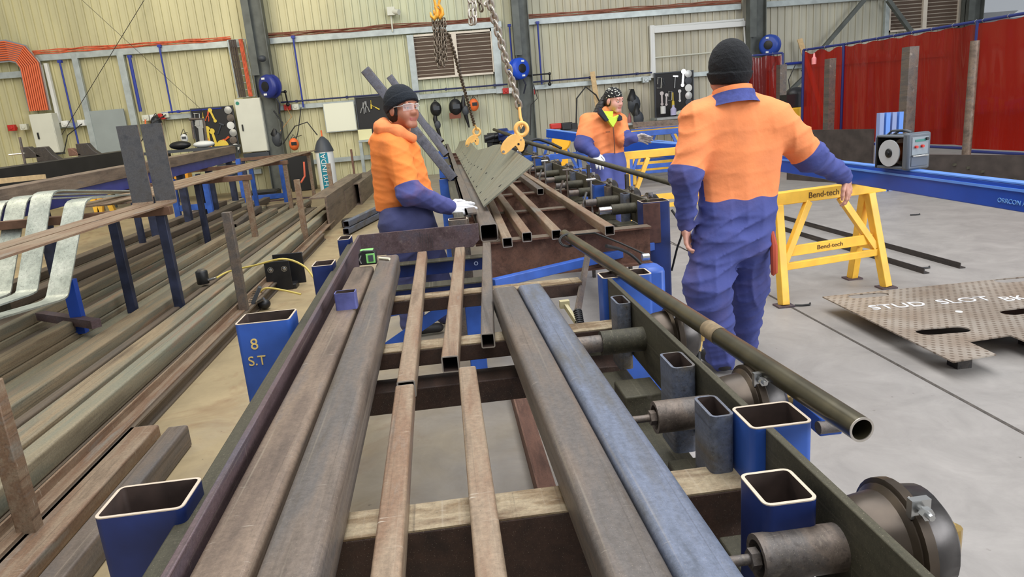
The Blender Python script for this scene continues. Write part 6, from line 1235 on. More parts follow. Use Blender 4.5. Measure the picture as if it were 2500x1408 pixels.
# ================================================================ PEOPLE
def sdf_net(fn, lo, hi, h):
    """surface of fn = 0 on a grid: vertices at cell averages, quads across sign changes"""
    xs = [np.arange(lo[i], hi[i]+h, h) for i in range(3)]
    X, Y, Z = np.meshgrid(*xs, indexing='ij'); Q = np.stack([X, Y, Z], -1).reshape(-1, 3)
    D = np.concatenate([fn(Q[i:i+400000]) for i in range(0, len(Q), 400000)]).reshape(X.shape)
    S = D < 0; nx, ny, nz = D.shape; cs = (nx-1, ny-1, nz-1)
    acc = np.zeros(cs+(3,)); cnt = np.zeros(cs)
    off = [(a, b, c) for a in (0, 1) for b in (0, 1) for c in (0, 1)]
    base = np.stack(np.meshgrid(*[np.arange(n) for n in cs], indexing='ij'), -1).astype(float)
    for a in off:
        for ax in range(3):
            if a[ax] == 1: continue
            b = list(a); b[ax] = 1
            d0 = D[a[0]:a[0]+cs[0], a[1]:a[1]+cs[1], a[2]:a[2]+cs[2]]; d1 = D[b[0]:b[0]+cs[0], b[1]:b[1]+cs[1], b[2]:b[2]+cs[2]]
            m = (d0 < 0) != (d1 < 0); t = np.where(m, d0/(d0-d1+1e-12), 0)
            p = np.array(a, float)+np.zeros(cs+(3,)); p[..., ax] += t
            acc += np.where(m[..., None], p, 0); cnt += m
    act = cnt > 0; idx = -np.ones(cs, int); idx[act] = np.arange(act.sum())
    V_ = (base[act]+acc[act]/cnt[act][:, None])*h+np.array([x[0] for x in xs]); F_ = []
    for ax in range(3):
        o1, o2 = [i for i in range(3) if i != ax]
        s0 = [slice(None)]*3; s1 = [slice(None)]*3; s0[ax] = slice(0, -1); s1[ax] = slice(1, None)
        ch = S[tuple(s0)] != S[tuple(s1)]; neg = S[tuple(s0)]
        ii = np.argwhere(ch); ok = (ii[:, o1] > 0) & (ii[:, o2] > 0) & (ii[:, o1] < D.shape[o1]-1) & (ii[:, o2] < D.shape[o2]-1); ii = ii[ok]
        g = neg[tuple(ii.T)]; q = []
        for d1_, d2_ in ((-1, -1), (0, -1), (0, 0), (-1, 0)):
            c = ii.copy(); c[:, o1] += d1_; c[:, o2] += d2_; q.append(idx[tuple(c.T)])
        q = np.stack(q, 1); flip = g if ax != 1 else ~g; q[~flip] = q[~flip][:, ::-1]; F_.append(q[(q >= 0).all(1)])
    return V_, np.concatenate(F_)
def cone(Q, p0, p1, r0, r1, flat=None):
    p0 = np.array(p0, float); p1 = np.array(p1, float); X = Q
    if flat is not None:
        n = np.array(flat[0], float); n /= np.linalg.norm(n); c = (p0+p1)/2; X = Q+((Q-c)@n)[:, None]*n*(1/flat[1]-1)
        p0 = p0+((p0-c)@n)*n*(1/flat[1]-1); p1 = p1+((p1-c)@n)*n*(1/flat[1]-1)
    d = p1-p0; L = max(d@d, 1e-9); t = np.clip(((X-p0)@d)/L, 0, 1)
    r = np.linalg.norm(X-p0-t[:, None]*d, axis=1)-(r0+(r1-r0)*t)
    return r*(flat[1]**.5 if flat is not None and flat[1] < 1 else 1)
def ell(Q, c, r):
    r = np.array(r, float); q = (Q-np.array(c, float))/r; k = np.linalg.norm(q, axis=1); return (k-1)*r.min()*np.clip(k, .6, 1.4)**0
def smin(a, b, k):
    h = np.clip(.5+.5*(b-a)/k, 0, 1); return b*(1-h)+a*h-k*h*(1-h)
def union(Q, prims, k):
    D = None
    for p in prims:
        kk = k
        if p[0] == 'c': d = cone(Q, *p[1:5], p[5] if len(p) > 5 else None)
        elif p[0] == 'e': d = ell(Q, p[1], p[2])
        D = d if D is None else smin(D, d, kk)
    return D
def folds(Q, amp, f=22, seed=0):
    """long shallow creases that fade in and out"""
    rn = np.random.RandomState(seed); s = np.zeros(len(Q))
    for i in range(6):
        k = np.array([rn.uniform(-.7, .7), rn.uniform(-.5, .5), rn.uniform(.7, 1.2) if i % 3 else rn.uniform(0, .25)]); k /= np.linalg.norm(k)
        k2 = rn.normal(size=3)*4; k3 = rn.normal(size=3)*6
        v = np.sin(Q@(k*f*(.7+.3*i))+1.3*np.sin(Q@k2+i)+i*1.7); m = np.clip(.5+.9*np.sin(Q@k3+i*2.1), 0, 1)
        s += m*((1-np.abs(v))**2-.25)/(1+.2*i)
    return amp*s
def mesh_obj(name, Vs, Fs, mats, parent, tone=None, smooth=True, poly_mat=None):
    o0 = np.array(wloc(parent)); me = bpy.data.meshes.new(name); me.from_pydata((Vs-o0).tolist(), [], Fs.tolist()); me.validate()
    me.polygons.foreach_set('use_smooth', [True]*len(me.polygons))
    for mm in (mats if isinstance(mats, (list, tuple)) else [mats]): me.materials.append(mm)
    if tone is not None and len(me.vertices) == len(tone):
        at = me.attributes.new('tone', 'FLOAT', 'POINT'); at.data.foreach_set('value', tone.astype(np.float32))
    if poly_mat is not None: me.polygons.foreach_set('material_index', poly_mat)
    import bmesh
    bm = bmesh.new(); bm.from_mesh(me); bmesh.ops.recalc_face_normals(bm, faces=bm.faces); bm.to_mesh(me); bm.free()
    o = bpy.data.objects.new(name, me); COL.objects.link(o); o.parent = parent; return o
def bnd(prims, pad=.03):
    lo = np.full(3, 9e9); hi = -lo
    for p in prims:
        if p[0] == 'c':
            for q, r in ((p[1], p[3]), (p[2], p[4])): lo = np.minimum(lo, np.array(q)-r-pad); hi = np.maximum(hi, np.array(q)+r+pad)
        else: lo = np.minimum(lo, np.array(p[1])-np.array(p[2])-pad); hi = np.maximum(hi, np.array(p[1])+np.array(p[2])+pad)
    return lo, hi
ORG = C(238, 140, 84); NAVY = C(66, 74, 136)
def arm_tone(Vs, sh, el, split):
    """metres past the split point along the upper arm"""
    sh = np.array(sh); el = np.array(el); d = el-sh; L = np.linalg.norm(d); d /= L; return (Vs-sh)@d-split*L
def seg_dist(Vs, a, b):
    a = np.array(a); b = np.array(b); d = b-a; t = np.clip(((Vs-a)@d)/(d@d), 0, 1); return np.linalg.norm(Vs-a-t[:, None]*d, axis=1)
def head_local(k=1.0, slim=1.0):
    pr = [('e', (0, -.012, .045), (.076, .095, .090)), ('e', (0, .025, -.030), (.060*slim, .070, .072)), ('c', (-.018, .072, -.084), (.018, .072, -.084), .022, .022), ('e', (-.040, .050, -.022), (.030, .036, .040)), ('e', (.040, .050, -.022), (.030, .036, .040)),
          ('c', (-.034, .081, .036), (.034, .081, .036), .014, .014), ('c', (0, .086, .026), (0, .103, -.012), .0075, .0105), ('c', (-.013, .094, -.017), (.013, .094, -.017), .0085, .0085), ('c', (0, -.022, -.06), (0, -.022, -.15), .052, .048)]
    return pr
def head_fn(Q):
    D = union(Q, head_local(), .018)
    for s in (-1, 1):
        D = smin(D, ell(Q, (s*.079, -.008, .0), (.010, .020, .032)), .006)
        h = cone(Q, (s*.032, .094, .016), (s*.036, .094, .015), .014, .012); D = -smin(-D, h+.004, .010)   # eye sockets
        D = smin(D, cone(Q, (s*.023, .0815, .0225), (s*.043, .078, .0195), .0100, .0085), .004)             # upper lid
    lips = np.minimum(cone(Q, (-.018, .086, -.0475), (.018, .086, -.0475), .0062, .0062), cone(Q, (-.015, .085, -.0555), (.015, .085, -.0555), .0072, .0072)); D = smin(D, lips, .006)
    D = np.maximum(D, -(cone(Q, (-.022, .099, -.052), (.022, .099, -.052), .0022, .0022)))
    return D
def hand_prims(w, fwd, out, up, curl=.35, s=1.0, spread=.12, rf=.0095):
    """w wrist, fwd toward the fingers, out toward the thumb side, up = back of the hand"""
    w, f, o, u = V(w), V(fwd).normalized(), V(out).normalized(), V(up).normalized(); o = (o-f*o.dot(f)).normalized(); u = f.cross(o)*(1 if f.cross(o).dot(u) > 0 else -1)
    pr = [('c', w, w+f*.03*s, .030*s, .032*s, (u, .75)), ('c', w+f*.03*s+o*.014*s, w+f*.085*s+o*.022*s, .026*s, .020*s, (u, .62)), ('c', w+f*.03*s-o*.014*s, w+f*.08*s-o*.024*s, .026*s, .019*s, (u, .62))]
    for i, L in enumerate((.078, .088, .080, .062)):
        a = (1.5-i); b0 = w+f*(.088-.004*abs(1.2-i))*s+o*a*.0205*s; d = (f+o*a*spread).normalized(); p = b0
        for j, q in enumerate((.44, .32, .24)):
            ang = curl*(j+.6); dj = (d*math.cos(ang)-u*math.sin(ang)); n_ = p+dj*L*q*s; pr.append(('c', p, n_, rf*s*(1-.08*j), rf*s*(.94-.1*j))); p = n_
    p = w+f*.025*s+o*.028*s; d = (f*.75+o*.75-u*.15).normalized(); n_ = p+d*.040*s; pr.append(('c', p, n_, .0135*s, .0115*s)); d2 = (f+o*.30-u*.25).normalized(); m_ = n_+d2*.030*s; pr.append(('c', n_, m_, .011*s, .010*s)); d3 = (f-u*.3+o*.05).normalized(); pr.append(('c', m_, m_+d3*.024*s, .010*s, .008*s))
    return pr
def hand_mesh(pr, h=.0032):
    lo, hi = bnd(pr, .012); return sdf_net(lambda Q: union(Q, pr, .006), lo, hi, h)
def person(label, pos): return empty('person', pos, label, 'person')
def skin_mat(name, c1, lip):
    return two_tone(name, c1, lip, .5, .12, 90)
def join(parts):
    Vs = []; Fs = []; Ts = []; n = 0
    for v, f, t in parts: Vs.append(v); Fs.append(f+n); Ts.append(t if t is not None else np.full(len(v), -1.)); n += len(v)
    return np.concatenate(Vs), np.concatenate(Fs), np.concatenate(Ts)
def place_head(center, gaze, k, tilt=0.0, roll=0.0):
    """local y = gaze; returns (matrix, fn)"""
    y = V(gaze).normalized(); z = (V((0, 0, 1))-y*y.z).normalized(); x = y.cross(z); R = Matrix((x, y, z)).transposed()
    if roll: R = R @ Matrix.Rotation(roll, 3, 'Y')
    return R, V(center), k
def to_world(Vl, Rk): R, c, k = Rk; return (Vl*k) @ np.array(R).T+np.array(c)
def lw(p, Rk): R, c, k = Rk; return c+R @ (V(p)*k)

def cloth(name, prims, tonef, mat, parent, h=.010, k=.035, amp=.006, seed=1, f=22, cut=None, mask=None):
    lo, hi = bnd(prims, .03)
    def fn(Q):
        D = union(Q, prims, k)-folds(Q, amp, f, seed)*(mask(Q) if mask is not None else 1)
        if cut is not None: D = np.maximum(D, cut(Q))
        return D
    v, fc = sdf_net(fn, lo, hi, h); return mesh_obj(name, v, fc, mat, parent, tonef(v))
def beanie(Rk, e, mat, parent, tiltv=(0, .28), rz=.105, grow=1.0, low=.018):
    """knit cap over the skull, rolled brim; plane tilts up to the front"""
    def pl(Q): return -(Q[:, 2]-low-tiltv[1]*Q[:, 1])           # positive below the brim plane
    def fn(Q):
        a = ell(Q, (0, -.016, .050), (.088*grow, .108*grow, rz)); a = np.maximum(a, pl(Q)-.0)
        b = ell(Q, (0, -.014, .044), (.0945*grow, .1145*grow, rz*1.04)); b = np.maximum(np.maximum(b, pl(Q)), -(pl(Q)+.055))
        D = smin(a, b, .006); D = D-folds(Q, .0014, 60, 4)
        return D
    v, f = sdf_net(fn, (-.13, -.16, -.10), (.13, .14, .21), .004); return mesh_obj('beanie', to_world(v, Rk), f, mat, parent)
def cutparts(Rk, ): pass

# ---------------------------------------------------------------- the man at the right, seen from behind
Y = 3.55
pt = lambda x_, y_, d=0: P(x_, y_, y=Y+d)
RM = person('person seen from behind in orange and navy coverall and black beanie, right arm out', P(1790, 895, z=0))
sh_l, el_l, wr_l = pt(1703, 292, -.02), pt(1676, 425, -.08), pt(1674, 548, -.02)
sh_r, el_r, wr_r = pt(1893, 296), pt(1977, 378, .02), pt(2062, 432, .12)
hip_l, kn_l, an_l = pt(1750, 570), pt(1727, 700, -.06), pt(1762, 870, -.02)
hip_r, kn_r, an_r = pt(1832, 570), pt(1826, 700, .10), pt(1820, 828, .22)
fy = (0, 1, 0)
cov = [('c', pt(1752, 305), pt(1757, 470), .125, .108, (fy, .78)), ('c', pt(1858, 305), pt(1850, 470), .125, .108, (fy, .78)), ('c', pt(1800, 300), pt(1802, 480), .13, .13, (fy, .85)),
       ('c', pt(1722, 288), pt(1876, 290), .078, .078), ('c', pt(1785, 236), pt(1742, 272), .06, .075), ('c', pt(1790, 236), pt(1850, 272), .06, .075),
       ('c', pt(1760, 520, -.01), pt(1835, 520, -.01), .118, .118, (fy, .95)), ('c', pt(1768, 585, -.02), pt(1826, 580, -.02), .125, .112),
       ('c', sh_l, el_l, .088, .076), ('c', el_l, wr_l, .075, .046), ('c', sh_r, el_r, .092, .078), ('c', el_r, wr_r, .078, .046),
       ('c', hip_l, kn_l, .125, .122), ('c', kn_l, an_l, .124, .082), ('c', hip_r, kn_r, .118, .104), ('c', kn_r, an_r, .104, .078)]
zw = P(1800, 487, y=Y-.1).z
def tone_r(v):
    t = zw-v[:, 2]; t += .006*np.sin(v[:, 0]*40)
    dl = np.minimum(seg_dist(v, sh_l, el_l), seg_dist(v, el_l, wr_l)) < .105; dl &= v[:, 0] < sh_l.x+.025
    dl |= (seg_dist(v, el_l, wr_l) < .085)
    t = np.where(dl, arm_tone(v, sh_l, el_l, .90), t)
    dr = (np.minimum(seg_dist(v, sh_r, el_r), seg_dist(v, el_r, wr_r)) < .115) & (v[:, 0] > sh_r.x+.02)
    t = np.where(dr, np.maximum(arm_tone(v, sh_r, el_r, .86), (seg_dist(v, sh_r, el_r)-seg_dist(v, el_r, wr_r))*.5), t); return t
COV = two_tone('coverall_cloth', ORG, NAVY, .85, .4, 55, (C(120, 84, 70), .18))
cloth('coverall', cov, tone_r, COV, RM, .0080, .045, .013, 3, 22, mask=lambda Q: np.clip(.28+np.clip((np.abs(Q[:, 0]-pt(1800, 400).x)-.20)/.08, 0, 1)*.6+np.clip((zw-Q[:, 2])/.15, 0, 1)*.9, .28, 1.15))
# pleats below the waist seam and collar
hc = pt(1779, 186, .02); HR = place_head(hc, (-.12, 1, -.05), 1.02)
SK = skin_mat('skin_tan', C(176, 122, 96), C(160, 84, 78))
v, f = sdf_net(head_fn, (-.11, -.16, -.26), (.11, .15, .16), .005); hv = to_world(v, HR)
core = [('c', pt(1787, 300, .04), pt(1800, 480, .02), .05, .07), ('c', sh_l+V((0,.03,0)), sh_r+V((0,.03,0)), .035, .035), ('c', sh_l, el_l, .045, .038), ('c', el_l, wr_l, .036, .028), ('c', sh_r, el_r, .045, .038), ('c', el_r, wr_r, .036, .028), ('c', pt(1765, 545), pt(1828, 545), .06, .06), ('c', hip_l, kn_l, .08, .055), ('c', kn_l, an_l, .055, .04), ('c', hip_r, kn_r, .08, .055), ('c', kn_r, an_r, .055, .04)]
lo, hi = bnd(core); cv, cf = sdf_net(lambda Q: union(Q, core, .03), lo, hi, .014)
hl = hand_prims(wr_l+V((0, 0, -.01)), (.03, -.05, -1), (.3, .6, 0), (-1, .2, 0), .5); h1 = hand_mesh(hl)
hr = hand_prims(wr_r+V((.005, .0, -.0)), (.28, .05, -.9), (-.5, -.4, .1), (.9, -.2, .3), .4, spread=.2); h2 = hand_mesh(hr)
bv, bf, bt = join([(hv, f, None), (cv, cf, None), (h1[0], h1[1], None), (h2[0], h2[1], None)]); mesh_obj('body', bv, bf, plain('skin_pink_hand', C(204, 150, 130), .5, 0, .06, 30), RM)
BEAN = plain('beanie_black', C(20, 21, 24), .95, 0, .25, 120, .5); 
beanie(HR, None, BEAN, RM, (0, .10), .128, 1.13, low=-.035)
def collar(Rk, par, mat, c, rx, ry, z0, z1, flare=1.15, name='collar', t=.008, front_open=0, tilt=0):
    m_ = MB(); n = 40; vs = []; fs = []
    R, cc, k = Rk
    prof = [(z0, flare), (z0+(z1-z0)*.5, 1.05), (z1, 1.0), (z1, .93), (z0+(z1-z0)*.5, .97), (z0, flare-.08)]
    a0, a1 = front_open, 2*math.pi-front_open; full = front_open == 0
    for i in range(n+(0 if full else 1)):
        a = a0+(a1-a0)*i/n
        for z, s in prof: vs.append(lw((math.sin(a)*rx*s+c[0], math.cos(a)*ry*s+c[1], z-tilt*math.cos(a)*ry), Rk))
    m = len(prof); N_ = n if full else n
    for i in range(N_):
        i2 = (i+1) % n if full else i+1
        for j in range(m): fs.append((i*m+j, i2*m+j, i2*m+(j+1) % m, i*m+(j+1) % m))
    m_.add(vs, fs); return m_.obj(name, mat, par, smooth=60)
NV = plain('navy_cloth', NAVY, .85, 0, .15, 40, .3); ORC = plain('orange_cloth', ORG, .85, 0, .08, 20, .3)
collar(HR, RM, NV, (0, -.030), .110, .096, -.150, -.090, 1.24, tilt=.22); collar(HR, RM, ORC, (0, -.028), .098, .090, -.13, -.064, 1.05, 'inner_collar', tilt=.2)
BOOT = plain('boot_black', C(34, 32, 32), .6)
def boot(an, fwd, par):
    f_ = V(fwd).normalized(); a = V((an.x, an.y, 0)); pr = [('c', a+V((0, 0, .20)), a+V((0, 0, .08)), .052, .05), ('c', a+V((0, 0, .055))-f_*.02, a+V((0, 0, .045))+f_*.17, .050, .042, ((0, 0, 1), .8))]
    lo, hi = bnd(pr); v, f = sdf_net(lambda Q: np.maximum(union(Q, pr, .03), .004-Q[:, 2]), lo, hi, .009); mesh_obj('boot', v, f, BOOT, par)
boot(an_l, (-.15, 1, 0), RM); boot(an_r, (.1, 1, 0), RM)
m_ = MB(); c = pt(1884, 590, -.1); m_.sweep([pt(1884, 565, -.08), pt(1889, 600, -.1), pt(1890, 665, -.1), pt(1886, 672, -.1)], [.012, .02, .018, .006], 8); m_.obj('pocket_glove', plain('red_brown_strap', C(178, 74, 50), .7), RM, label='red-brown strap hanging from the hip pocket')
# pocket seams
m_ = MB(); seam = plain('seam_navy', C(52, 60, 120), .9)

# ---------------------------------------------------------------- the man at the left
Y = 4.85
LM = person('person in orange hooded jacket, dark beanie and clear safety glasses, left of the tilted sheet', V((P(990, 520, y=Y).x, Y, 0)))
sh, el, wr = pt(970, 378, -.13), pt(1000, 470, -.20), pt(1096, 506, -.02)
sh2_, el2_, wr2_ = pt(972, 374, .15), pt(1012, 440, .18), pt(1048, 492, .20)
cov = [('c', pt(958, 360), pt(962, 490), .150, .135), ('c', pt(986, 378, .02), pt(1014, 480, .02), .118, .130), ('c', pt(958, 354, -.12), pt(970, 352, .12), .074, .072), ('c', pt(972, 318), pt(966, 345), .060, .095),
       ('c', sh, el, .092, .084), ('c', el, wr, .080, .055), ('c', sh2_, el2_, .085, .07), ('c', el2_, wr2_, .07, .05)]
zw = P(990, 506, y=Y-.15).z
def tone_l(v):
    t = (zw-.02)-v[:, 2]
    d = np.minimum(seg_dist(v, sh, el), seg_dist(v, el, wr)); near = (d < .105) & (v[:, 1] < Y-.10)
    near |= (seg_dist(v, el, wr) < .085)
    t = np.where(near, arm_tone(v, sh, el, .78), t); t = np.where(seg_dist(v, el2_, wr2_) < .08, .05, t); return t
JK = two_tone('jacket_cloth', C(246, 138, 62), C(76, 80, 138), .85, .4, 55, (C(170, 100, 60), .35))
cloth('jacket', cov, tone_l, JK, LM, .0080, .04, .008, 8, 20)
hipA, hipB = pt(972, 545, -.06), pt(1018, 545, .08)
kA, kB = V((hipA.x+.02, Y-.02, .50)), V((hipB.x+.08, Y+.12, .50)); aA, aB = V((hipA.x+.02, Y-.05, .10)), V((hipB.x+.14, Y+.14, .10))
tr_ = [('c', pt(972, 500), pt(975, 560), .135, .135), ('c', pt(1010, 500, .02), pt(1012, 560, .02), .125, .13), ('c', hipA, kA, .13, .105), ('c', kA, aA, .10, .085), ('c', hipB, kB, .13, .105), ('c', kB, aB, .10, .085)]
cut_z = zw+.005
cloth('trousers', tr_, lambda v: np.full(len(v), 1.), two_tone('trouser_cloth', ORG, C(66, 70, 112), .85, .4, 55), LM, .010, .035, .009, 11, 16, cut=lambda Q: Q[:, 2]-cut_z)
for a in (aA, aB): boot(a, (1, .1, 0), LM)
hc = pt(983, 270, -.02); HL = place_head(hc, (.70, -.71, -.02), 1.09, roll=math.radians(-2))
v, f = sdf_net(head_fn, (-.11, -.16, -.24), (.11, .15, .16), .0034)
lt = .0025-np.minimum(cone(v, (-.020, .086, -.0475), (.020, .086, -.0475), .0060, .0060), cone(v, (-.016, .085, -.0555), (.016, .085, -.0555), .0070, .0070))
lt = np.where(v[:, 1] > .083, lt, -1)
core = [('c', pt(978, 320), pt(985, 480), .06, .08), ('c', sh, sh2_, .04, .04), ('c', sh, el, .045, .038), ('c', el, wr, .036, .026), ('c', sh2_, el2_, .045, .038), ('c', el2_, wr2_, .036, .026), ('c', hipA, hipB, .09, .09), ('c', hipA, kA, .08, .055), ('c', kA, aA, .055, .04), ('c', hipB, kB, .08, .055), ('c', kB, aB, .055, .04)]
lo, hi = bnd(core); cv, cf = sdf_net(lambda Q: union(Q, core, .03), lo, hi, .014)
bv, bf, bt = join([(to_world(v, HL), f, lt), (cv, cf, None)]); mesh_obj('body', bv, bf, skin_mat('skin_warm', C(172, 114, 90), C(168, 92, 84)), LM, bt)
def face_bits(Rk, par, hairc=C(22, 18, 16), glasses=False, look=(0, 0)):
    for s in (-1, 1):
        m_ = MB(); m_.sph(lw((s*.033, .0775, .0145), Rk), .0118*Rk[2], 12); m_.obj('eye', plain('eye_white', C(225, 218, 212), .2), par, smooth=180)
        m_ = MB(); c = lw((s*.033+look[0], .0862, .0135+look[1]), Rk); m_.sph(c, .0058*Rk[2], 10); m_.obj('iris', plain('iris_dark', C(36, 24, 18), .1), par, smooth=180)
        m_ = MB(); m_.sweep([lw((s*.015, .0960, .0385), Rk), lw((s*.031, .0935, .0415), Rk), lw((s*.050, .083, .0345), Rk)], [.0030, .0034, .0018], 8); m_.obj('eyebrow', plain('hair_dark', hairc, .7), par, smooth=180)
face_bits(HL, LM, look=(.002, 0))
GL, N, L, b = new_mat('clear_lens'); b.inputs['Base Color'].default_value = (.95, .97, 1, 1); b.inputs['Roughness'].default_value = .03; b.inputs['Alpha'].default_value = .22; b.inputs['Coat Weight'].default_value = .5
ge = empty('safety_glasses', hc, None); ge.parent = LM; ge.location = V(hc)-V(LM.location)
for s in (-1, 1):
    m_ = MB(); vs = []; nn_ = 9
    for j in range(5):
        for i in range(nn_):
            u = i/(nn_-1); x = s*(.006+.060*u); y = .112-.035*(u**2.2); z = .032-.038*(j/4)*(1-.25*(1-u)) ; vs.append(lw((x, y, z), HL))
    m_.add(vs, [(j*nn_+i, j*nn_+i+1, (j+1)*nn_+i+1, (j+1)*nn_+i) for j in range(4) for i in range(nn_-1)]); m_.obj('lens', GL, ge, smooth=180)
    m_ = MB(); m_.sweep([lw((s*.066, .078, .026), HL), lw((s*.082, .04, .022), HL), lw((s*.084, -.005, .018), HL)], .003, 6); m_.obj('temple_arm', plain('clear_arm', C(200, 200, 196), .2), ge)
m_ = MB(); m_.sweep([lw((-.064, .080, .034), HL), lw((-.03, .106, .036), HL), lw((0, .112, .033), HL), lw((.03, .106, .036), HL), lw((.064, .080, .034), HL)], .0018, 6); m_.obj('brow_bar', WHITE, ge)
BN = plain('beanie_navy', C(22, 28, 36), .95, 0, .2, 120, .5)
beanie(HL, None, BN, LM, (0, .50), .108, 1.06, low=.014)
hair = MB(); 
v, f = sdf_net(lambda Q: np.maximum(np.maximum(ell(Q, (0, -.022, .0), (.083, .092, .085))-folds(Q, .003, 60, 2), Q[:, 1]-.028), -(Q[:, 2]+.085)), (-.11, -.14, -.12), (.11, .08, .12), .006); mesh_obj('hair', to_world(v, HL), f, plain('hair_black', C(24, 20, 18), .7, 0, .3, 80, .4), LM)
m_ = MB(); c = lw((.094, -.055, .03), HL); m_.sph(lw((-.098, -.03, .035), HL), .022, 8, (.5, 1, 1)); 
lg = MB(); 
for k in range(3): lg.sweep([lw((-.0985, -.055+.016*k, .052-.01*abs(k-1)), HL), lw((-.1015, -.060+.016*k, .030), HL), lw((-.0985, -.054+.016*k, .010+.006*abs(k-1)), HL)], .005, 6)
lg.obj('white_emblem', plain('emblem_grey', C(170, 170, 172), .7), LM, smooth=80)
# hood lying around the neck
hp = [('c', pt(930, 312, -.05), pt(972, 322, -.12), .045, .042), ('c', pt(972, 322, -.12), pt(1008, 338, -.08), .042, .028), ('c', pt(930, 312, -.05), pt(940, 308, .10), .045, .04), ('c', pt(940, 308, .10), pt(990, 316, .12), .04, .035), ('c', pt(908, 348, .0), pt(935, 325, .02), .028, .07), ('c', pt(938, 302, .0), pt(945, 318, .0), .04, .06)]
lo, hi = bnd(hp); v, f = sdf_net(lambda Q: np.maximum(union(Q, hp, .03)-folds(Q, .008, 26, 5), -(cone(Q, lw((0, .0, -.06), HL), lw((0, .02, .05), HL), .078, .09))), lo, hi, .0075); mesh_obj('hood', v, f, ORC, LM)
GLV = plain('glove_white', C(226, 226, 228), .8, 0, .06, 40, .4)
hp = hand_prims(wr-V((.02, 0, 0)), (.95, -.05, -.12), (.1, .5, .5), (.1, -.6, .75), .14, 1.2, .14, .0135); hp.insert(0, ('c', wr-(wr-el).normalized()*.03, wr+V((.01, 0, 0)), .034, .036)); v, f = hand_mesh(hp, .0036); mesh_obj('glove', v, f, GLV, LM)
hp = hand_prims(wr2_, (.95, -.1, -.3), (.1, -.5, .5), (.1, .6, .75), .3, 1.1, .12, .012); v, f = hand_mesh(hp, .005); mesh_obj('glove', v, f, GLV, LM)

# ---------------------------------------------------------------- the man at the back
Y = 7.9
BM = person('person in orange jacket and patterned bandana with a dark ponytail, behind the far bench', V((P(1480, 400, y=Y).x, Y, 0)))
sh, el, wr = pt(1436, 300, -.05), pt(1423, 352, -.12), pt(1452, 375, -.22)
s2, e2, w2_ = pt(1512, 300, -.05), pt(1522, 338, -.16), pt(1549, 336, -.25)
cov = [('c', pt(1457, 305), pt(1462, 370), .135, .12), ('c', pt(1495, 305), pt(1496, 370), .135, .12), ('c', pt(1440, 295), pt(1508, 296), .085, .085), ('c', pt(1480, 272), pt(1478, 290), .07, .1), ('c', sh, el, .105, .095), ('c', el, wr, .085, .06), ('c', s2, e2, .095, .085), ('c', e2, w2_, .08, .055)]
zw = P(1480, 381, y=Y-.12).z
def tone_b(v):
    t = zw-v[:, 2]-.0; a = np.minimum(seg_dist(v, sh, el)-.01, seg_dist(v, el, wr)); n1 = (a < .11) & (v[:, 0] < pt(1448, 300).x); n1 |= seg_dist(v, el, wr) < .088
    t = np.where(n1, arm_tone(v, sh, el, .72), t); n2 = seg_dist(v, e2, w2_) < .095; n2 &= v[:, 0] > pt(1508, 300).x; t = np.where(n2, arm_tone(v, s2, e2, .75), t); return t
cloth('jacket', cov, tone_b, COV, BM, .012, .035, .010, 14, 20)
hA, hB = pt(1470, 400), pt(1502, 400); kA, kB = V((hA.x-.03, Y-.08, .5)), V((hB.x+.02, Y, .5)); aA, aB = V((hA.x-.05, Y, .1)), V((hB.x+.04, Y+.05, .1))
tr_ = [('c', pt(1474, 378), pt(1472, 400), .125, .13), ('c', pt(1498, 378), pt(1500, 400), .125, .13), ('c', hA, kA, .125, .10), ('c', kA, aA, .10, .08), ('c', hB, kB, .125, .10), ('c', kB, aB, .10, .08)]
cz = zw+.03; cloth('trousers', tr_, lambda v: np.full(len(v), 1.), two_tone('trouser_cloth_pale', ORG, C(84, 92, 156), .85, .3, 50), BM, .012, .035, .007, 19, 16, cut=lambda Q: Q[:, 2]-cz)
for a in (aA, aB): boot(a, (.3, -1, 0), BM)
hc = pt(1498, 247, -.06); HB = place_head(hc, (.60, -.76, -.22), 1.06, roll=math.radians(3))
v, f = sdf_net(head_fn, (-.11, -.16, -.24), (.11, .15, .16), .0045)
lt = .0025-np.minimum(cone(v, (-.020, .086, -.0475), (.020, .086, -.0475), .0060, .0060), cone(v, (-.016, .085, -.0555), (.016, .085, -.0555), .0070, .0070)); lt = np.where(v[:, 1] > .083, lt, -1)
core = [('c', pt(1482, 285), pt(1480, 375), .05, .08), ('c', sh, s2, .05, .05), ('c', sh, el, .045, .038), ('c', el, wr, .036, .026), ('c', s2, e2, .045, .038), ('c', e2, w2_, .036, .026), ('c', hA, hB, .09, .09), ('c', hA, kA, .08, .055), ('c', kA, aA, .055, .04), ('c', hB, kB, .08, .055), ('c', kB, aB, .055, .04)]
lo, hi = bnd(core); cv, cf = sdf_net(lambda Q: union(Q, core, .03), lo, hi, .016)
bv, bf, bt = join([(to_world(v, HB), f, lt), (cv, cf, None)]); mesh_obj('body', bv, bf, skin_mat('skin_light', C(206, 150, 134), C(184, 104, 100)), BM, bt)
face_bits(HB, BM, look=(.001, -.004))
